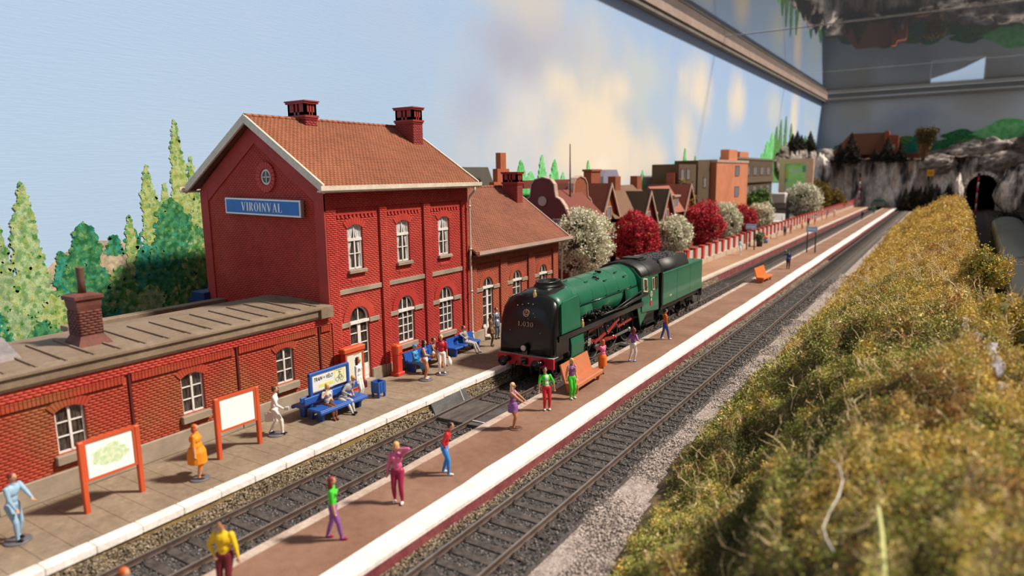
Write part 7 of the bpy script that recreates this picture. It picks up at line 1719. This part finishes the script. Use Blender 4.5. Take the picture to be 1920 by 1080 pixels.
obj('dormer', MB().box(-27.6, 74.4, 5.2, -26.2, 76.0, 6.5).box(-27.8, 74.2, 6.5, -26.0, 76.2, 6.7), trimh, h6, world=True); hwin(h6, 75.2, 5.3, 1.1, 1.1, -26.2)
obj('chimney', MB().box(-29, 79.6, 6.8, -28, 80.9, 9.2), hb2, h6, world=True)
for y in (73.6, 75.2): hwin(h6, y, 2.0, .9, 1.8, -26.1)
pv = tag(obj('lilac_block', MB().box(-31.6, 66, PZ, -30.9, 70, 8.9).prism([(66, 8.9), (70, 8.9), (69.4, 9.6), (66.6, 9.6)], XP, -31.6, -30.9), plain('lilac_house', (.28,.26,.36))), 'pale lilac roofed house far behind the gabled row', 'building')
# stepped gable house with dark slate roof behind the wing
h7 = empty('stepped_gable_house', (-28, 38, PZ), 'house with dark slate roof and orange stepped gable behind the station wing', 'building')
obj('roof', MB().prism([(-26.9, 5.5), (-28.6, 9.75), (-31.4, 5.5)], YP, 31, 41.4), slate, h7, world=True); obj('side_wall', MB().box(-31.2, 31.2, PZ, -26.9, 41, 5.6), hb2, h7, world=True)
st_ = [(-2.9, 5.0)]; 
for k in range(5): st_ += [(-2.9+k*.55, 6.6+k*.62), (-2.9+(k+1)*.55, 6.6+k*.62)]
P = [(38.6+0, 0)]
L_ = [(-2.8, PZ), (-2.8, 6.3), (-2.3, 6.3), (-2.3, 7.0), (-1.75, 7.0), (-1.75, 7.9), (-1.2, 7.9), (-1.2, 8.7), (-.75, 8.7), (-.75, 9.6), (-.35, 9.6), (-.35, 10.7), (.35, 10.7), (.35, 9.6), (.75, 9.6), (.75, 8.7), (1.2, 8.7), (1.2, 7.9), (1.75, 7.9), (1.75, 7.0), (2.3, 7.0), (2.3, 6.3), (2.8, 6.3), (2.8, PZ)]
obj('stepped_gable', MB().prism([(u+40.4, v) for u, v in L_], XP, -27.0, -26.6), plain('stepped_brick', (.42,.11,.045), .7), h7, world=True)
obj('chimney', MB().box(-27.2, 34.0, 7.6, -26.7, 34.8, 9.5).box(-27.3, 33.9, 9.2, -26.6, 34.9, 9.35), plain('stepped_brick', (.42,.11,.045)), h7, world=True)
# flats
fb = empty('block_of_flats', (-28, 105, PZ), 'three storey flats with an orange stair tower between two dark brown wings', 'building')
tw_m = mat('flats_orange', (.55,.20,.10), .8, var=.08, scale=.6); wg_m = mat('flats_brown', (.095,.058,.032), .85, var=.15, scale=.5)
obj('stair_tower', MB().box(-29, 92, PZ, -26.6, 108.5, 10.6), tw_m, fb, world=True); obj('tower_parapet', MB().box(-29.1, 91.9, 10.5, -26.5, 108.6, 10.85), trimh, fb, world=True)
obj('left_wing', MB().box(-31, 80, PZ, -27.6, 86.6, 10.2).box(-30.5, 86.6, PZ, -27.4, 92, 10.7), wg_m, fb, world=True); obj('right_wing', MB().box(-31, 108.5, PZ, -28.8, 136, 11.2), wg_m, fb, world=True)
obj('roof_hut', MB().box(-28.6, 100.6, 10.6, -27.4, 105.2, 12.4), tw_m, fb, world=True); obj('roof_hut', MB().box(-29.6, 112.5, 11.2, -28.9, 118, 12.4), tw_m, fb, world=True); obj('wing_parapet', MB().box(-31, 108.6, 11.2, -28.7, 136, 11.5), plain('parapet_grey', (.20,.17,.15)), fb, world=True)
for z in (2.9, 5.6, 8.6): hwin(fb, 102.4, z, 2.3, 1.5, -26.6, m=plain('mauve_frame', (.17,.09,.13)))
for y, zs in ((83.4, (8.3, 5.2)), (81.2, (8.3, 5.2)), (89.6, (7.2, 3.8))):
    for z in zs: hwin(fb, y, z, 1.4, 1.4, -27.6 if y < 86 else -27.4, m=plain('brown_frame', (.13,.07,.035)))
for i in range(5):
    for z in (8.6, 5.4): hwin(fb, 112.5+i*5.0, z, 2.8, 1.5, -28.8, m=plain('brown_frame', (.13,.07,.035)))
for z in (7.4, 4.2): obj('balcony_band', MB().box(-28.8, 109, z, -28.5, 135.5, z+.9), plain('band_brown', (.15,.105,.075)), fb, world=True)
# billboard
bb_ = empty('billboard', (-27, 150, PZ), 'tall orange framed billboard with a green poster at the right of the flats', 'billboard')
obj('frame', MB().ringp([(-30.3, 3.2), (-23.8, 3.2), (-23.8, 11.7), (-30.3, 11.7)], [(-29.2, 3.6), (-25.2, 3.6), (-25.2, 10.7), (-29.2, 10.7)], YP, 149.4, 150.2), plain('billboard_frame', (.85,.48,.34), .6), bb_, world=True)
for x in (-29.8, -24.3): obj('post', MB().box(x-.2, 149.5, PZ-.1, x+.2, 150.1, 3.3), MATS['dark_wood'], bb_, world=True)
po = obj('poster', MB().box(-29.3, 149.7, 3.5, -25.1, 149.85, 10.8), mat('poster_green', (.42,.75,.20), .5, col2=(.58,.82,.36), scale=.6, var=.06), bb_, world=True)
mb = MB(); x = -28.5
for k, h_ in enumerate((.75, 1.0, .8, .5, .8, 1.0, 1.0, .6, .7)): mb.bar((x, 149.66, 9.0+.02*k), (x+.14, 149.66, 9.0+h_*.75), .08, .14, upv=(0,1,0)); x += .28
mb.bar((-28.6, 149.66, 9.1), (-26.0, 149.66, 9.2), .08, .10, upv=(0,1,0)); obj('script_lettering', mb, wht_m, po, world=True)
obj('yellow_bottle', MB().prism([(-29.1, 7.8), (-28.6, 7.8), (-28.7, 9.2), (-28.85, 9.8), (-29.0, 9.2)], YP, 149.6, 149.7), pmat('poster_yellow', (.75,.60,.08)), po, world=True)
obj('teal_block', MB().box(-25.9, 149.6, 9.0, -25.2, 149.7, 10.3).box(-29.15, 149.6, 7.1, -28.7, 149.7, 7.7), pmat('poster_teal', (.13,.38,.28)), po, world=True)
obj('pale_cloud', MB().prism([(-29.2, 3.7), (-25.3, 3.7), (-25.3, 4.4), (-27.5, 5.6), (-29.2, 6.6)], YP, 149.6, 149.7), pmat('poster_pale', (.55,.66,.50)), po, world=True)
ks = empty('kiosk', (-25.9, 131, PZ), 'grey kiosk with a white upper panel below the billboard', 'kiosk')
obj('wall', MB().box(-27.4, 130, PZ, -25.0, 134, 3.6), plain('kiosk_grey', (.33,.28,.27)), ks, world=True); obj('white_panel', MB().bbox(-27.3, 129.7, 3.6, -25.1, 133.5, 5.3, .1), plain('kiosk_white', (.72,.66,.66)), ks, world=True); obj('ledge', MB().box(-27.5, 129.8, 2.4, -24.9, 134, 2.6), plain('kiosk_dark', (.12,.10,.09)), ks, world=True)
vn = empty('white_van', (-22.6, 111.5, PZ), 'white parked van roof showing above the red fence', 'van', rz=R(4))
obj('body', MB().prism([(-2.2, .35), (2.2, .35), (2.2, 2.3), (-1.0, 2.4), (-1.8, 1.5), (-2.2, 1.3)], XP, -.9, .9), plain('van_white', (.80,.80,.80), .3), vn); obj('windscreen', MB().prism([(-1.78, 1.5), (-1.05, 2.3), (-1.0, 1.5)], XP, -.92, .92), dglass_m, vn)
for sx in (-1, 1):
    for y in (-1.4, 1.4): obj('wheel', MB().cyl((sx*.72, y, .36), (sx*.92, y, .36), .36, n=16), MBK, vn)
# ================================================================ coaches and track on the lower line at the right
ct = empty('side_track', (5.0, 30, BZ), 'railway track curving to the tunnel at the far right', 'railway track')
def cpath(y): return 4.15+ (y-40)*.024
mb = MB(); mbs = []
for s_ in (-1, 1):
    vs = []; n = 40
    P = [(cpath(30+i*4.1)-5.0+s_*.75, i*4.1, .17) for i in range(41)]
    q = MB()
    for a, b in zip(P[:-1], P[1:]): q.bar(a, b, .07, .16)
    obj('rail', q, rail_m, ct)
q = []
for i in range(260): y = i*.63; x = cpath(30+y)-5.0; q.append((x-1.3, y-.13, -.14, x+1.3, y+.13, .05))
o = mesh_obj('sleepers', boxes_mesh('sleepers', q), slp_m, ct); o['kind'] = 'stuff'
struct('lower_ground', MB().box(2.6, 2, -.62, WR, 200, -.55), plain('lower_ground_dark', (.035,.03,.028), .9))
ct2 = empty('side_track', (10.2, 100, BZ), 'farther track at the right edge, sweeping towards the tunnel', 'railway track')
for s_ in (-1, 1):
    q = MB(); P = [(-.95*((i/12)**2)*3.2+s_*.75, i*7.6, .17) for i in range(13)]
    for a, b in zip(P[:-1], P[1:]): q.bar(a, b, .07, .16)
    obj('rail', q, rail_m, ct2)
gr_ = struct('pale_path', MB().prism([(6.6, 60), (8.3, 60), (8.6, 190), (7.4, 196), (6.9, 150)], ZP, -.55, -.50), plain('pale_gravel_path', (.30,.24,.20), .9))
rf_m = mat('coach_roof', (.15,.16,.15), .5, var=.1, scale=.5); cs_m = plain('coach_green', (.035,.06,.04), .45)
def coach(yc, L_, label):
    c = empty('passenger_coach', (cpath(yc), yc, RZ), label, 'coach', 'green coaches on the lower line', rz=-math.atan(.024))
    h = L_/2; sec = lambda y, w=1.40, zt=4.1: [(w*math.cos(PI*i/12), y, 3.25+(zt-3.25)*math.sin(PI*i/12)**.9) for i in range(13)]
    obj('roof', loft([sec(-h, 1.3, 3.95), sec(-h+.3), sec(h-.3), sec(h, 1.3, 3.95)]), rf_m, c)
    obj('body', MB().bbox(-1.38, -h+.05, 1.1, 1.38, h-.05, 3.3, .04), cs_m, c)
    for k in range(9):
        y = -h+1.8+k*(L_-3.6)/8
        for s_ in (-1, 1): obj('window', MB().box(s_*1.375, y-.5, 2.05, s_*1.40, y+.5, 2.85), dglass_m, c)
    obj('gangway', MB().box(-.5, -h-.35, 1.2, .5, -h+.05, 3.4), MBK, c)
    for yb in (-h+2.6, h-2.6):
        obj('bogie', MB().box(-1.1, yb-1.5, .5, 1.1, yb+1.5, .95), MBK, c)
        for s_ in (-1, 1):
            for q in (-.9, .9): obj('wheel', MB().cyl((s_*.68, yb+q, .46), (s_*.82, yb+q, .46), .46, n=16), MBK, c)
coach(84.5, 20, 'farthest green coach with grey roof, tail of the train towards the tunnel'); coach(63.0, 21.5, 'green coach with grey roof, second from the tunnel'); coach(40.5, 21.5, 'nearest green coach at the right edge, grey roof')
tree('dark_bush', (6.6, 108, BZ), 4.2, 1.5, [con_m[0], con_m[0], con_m[1], con_m[0]], 'low dark bush beyond the last coach', None, n=500, size=.4, zc=1.4, seed=99)
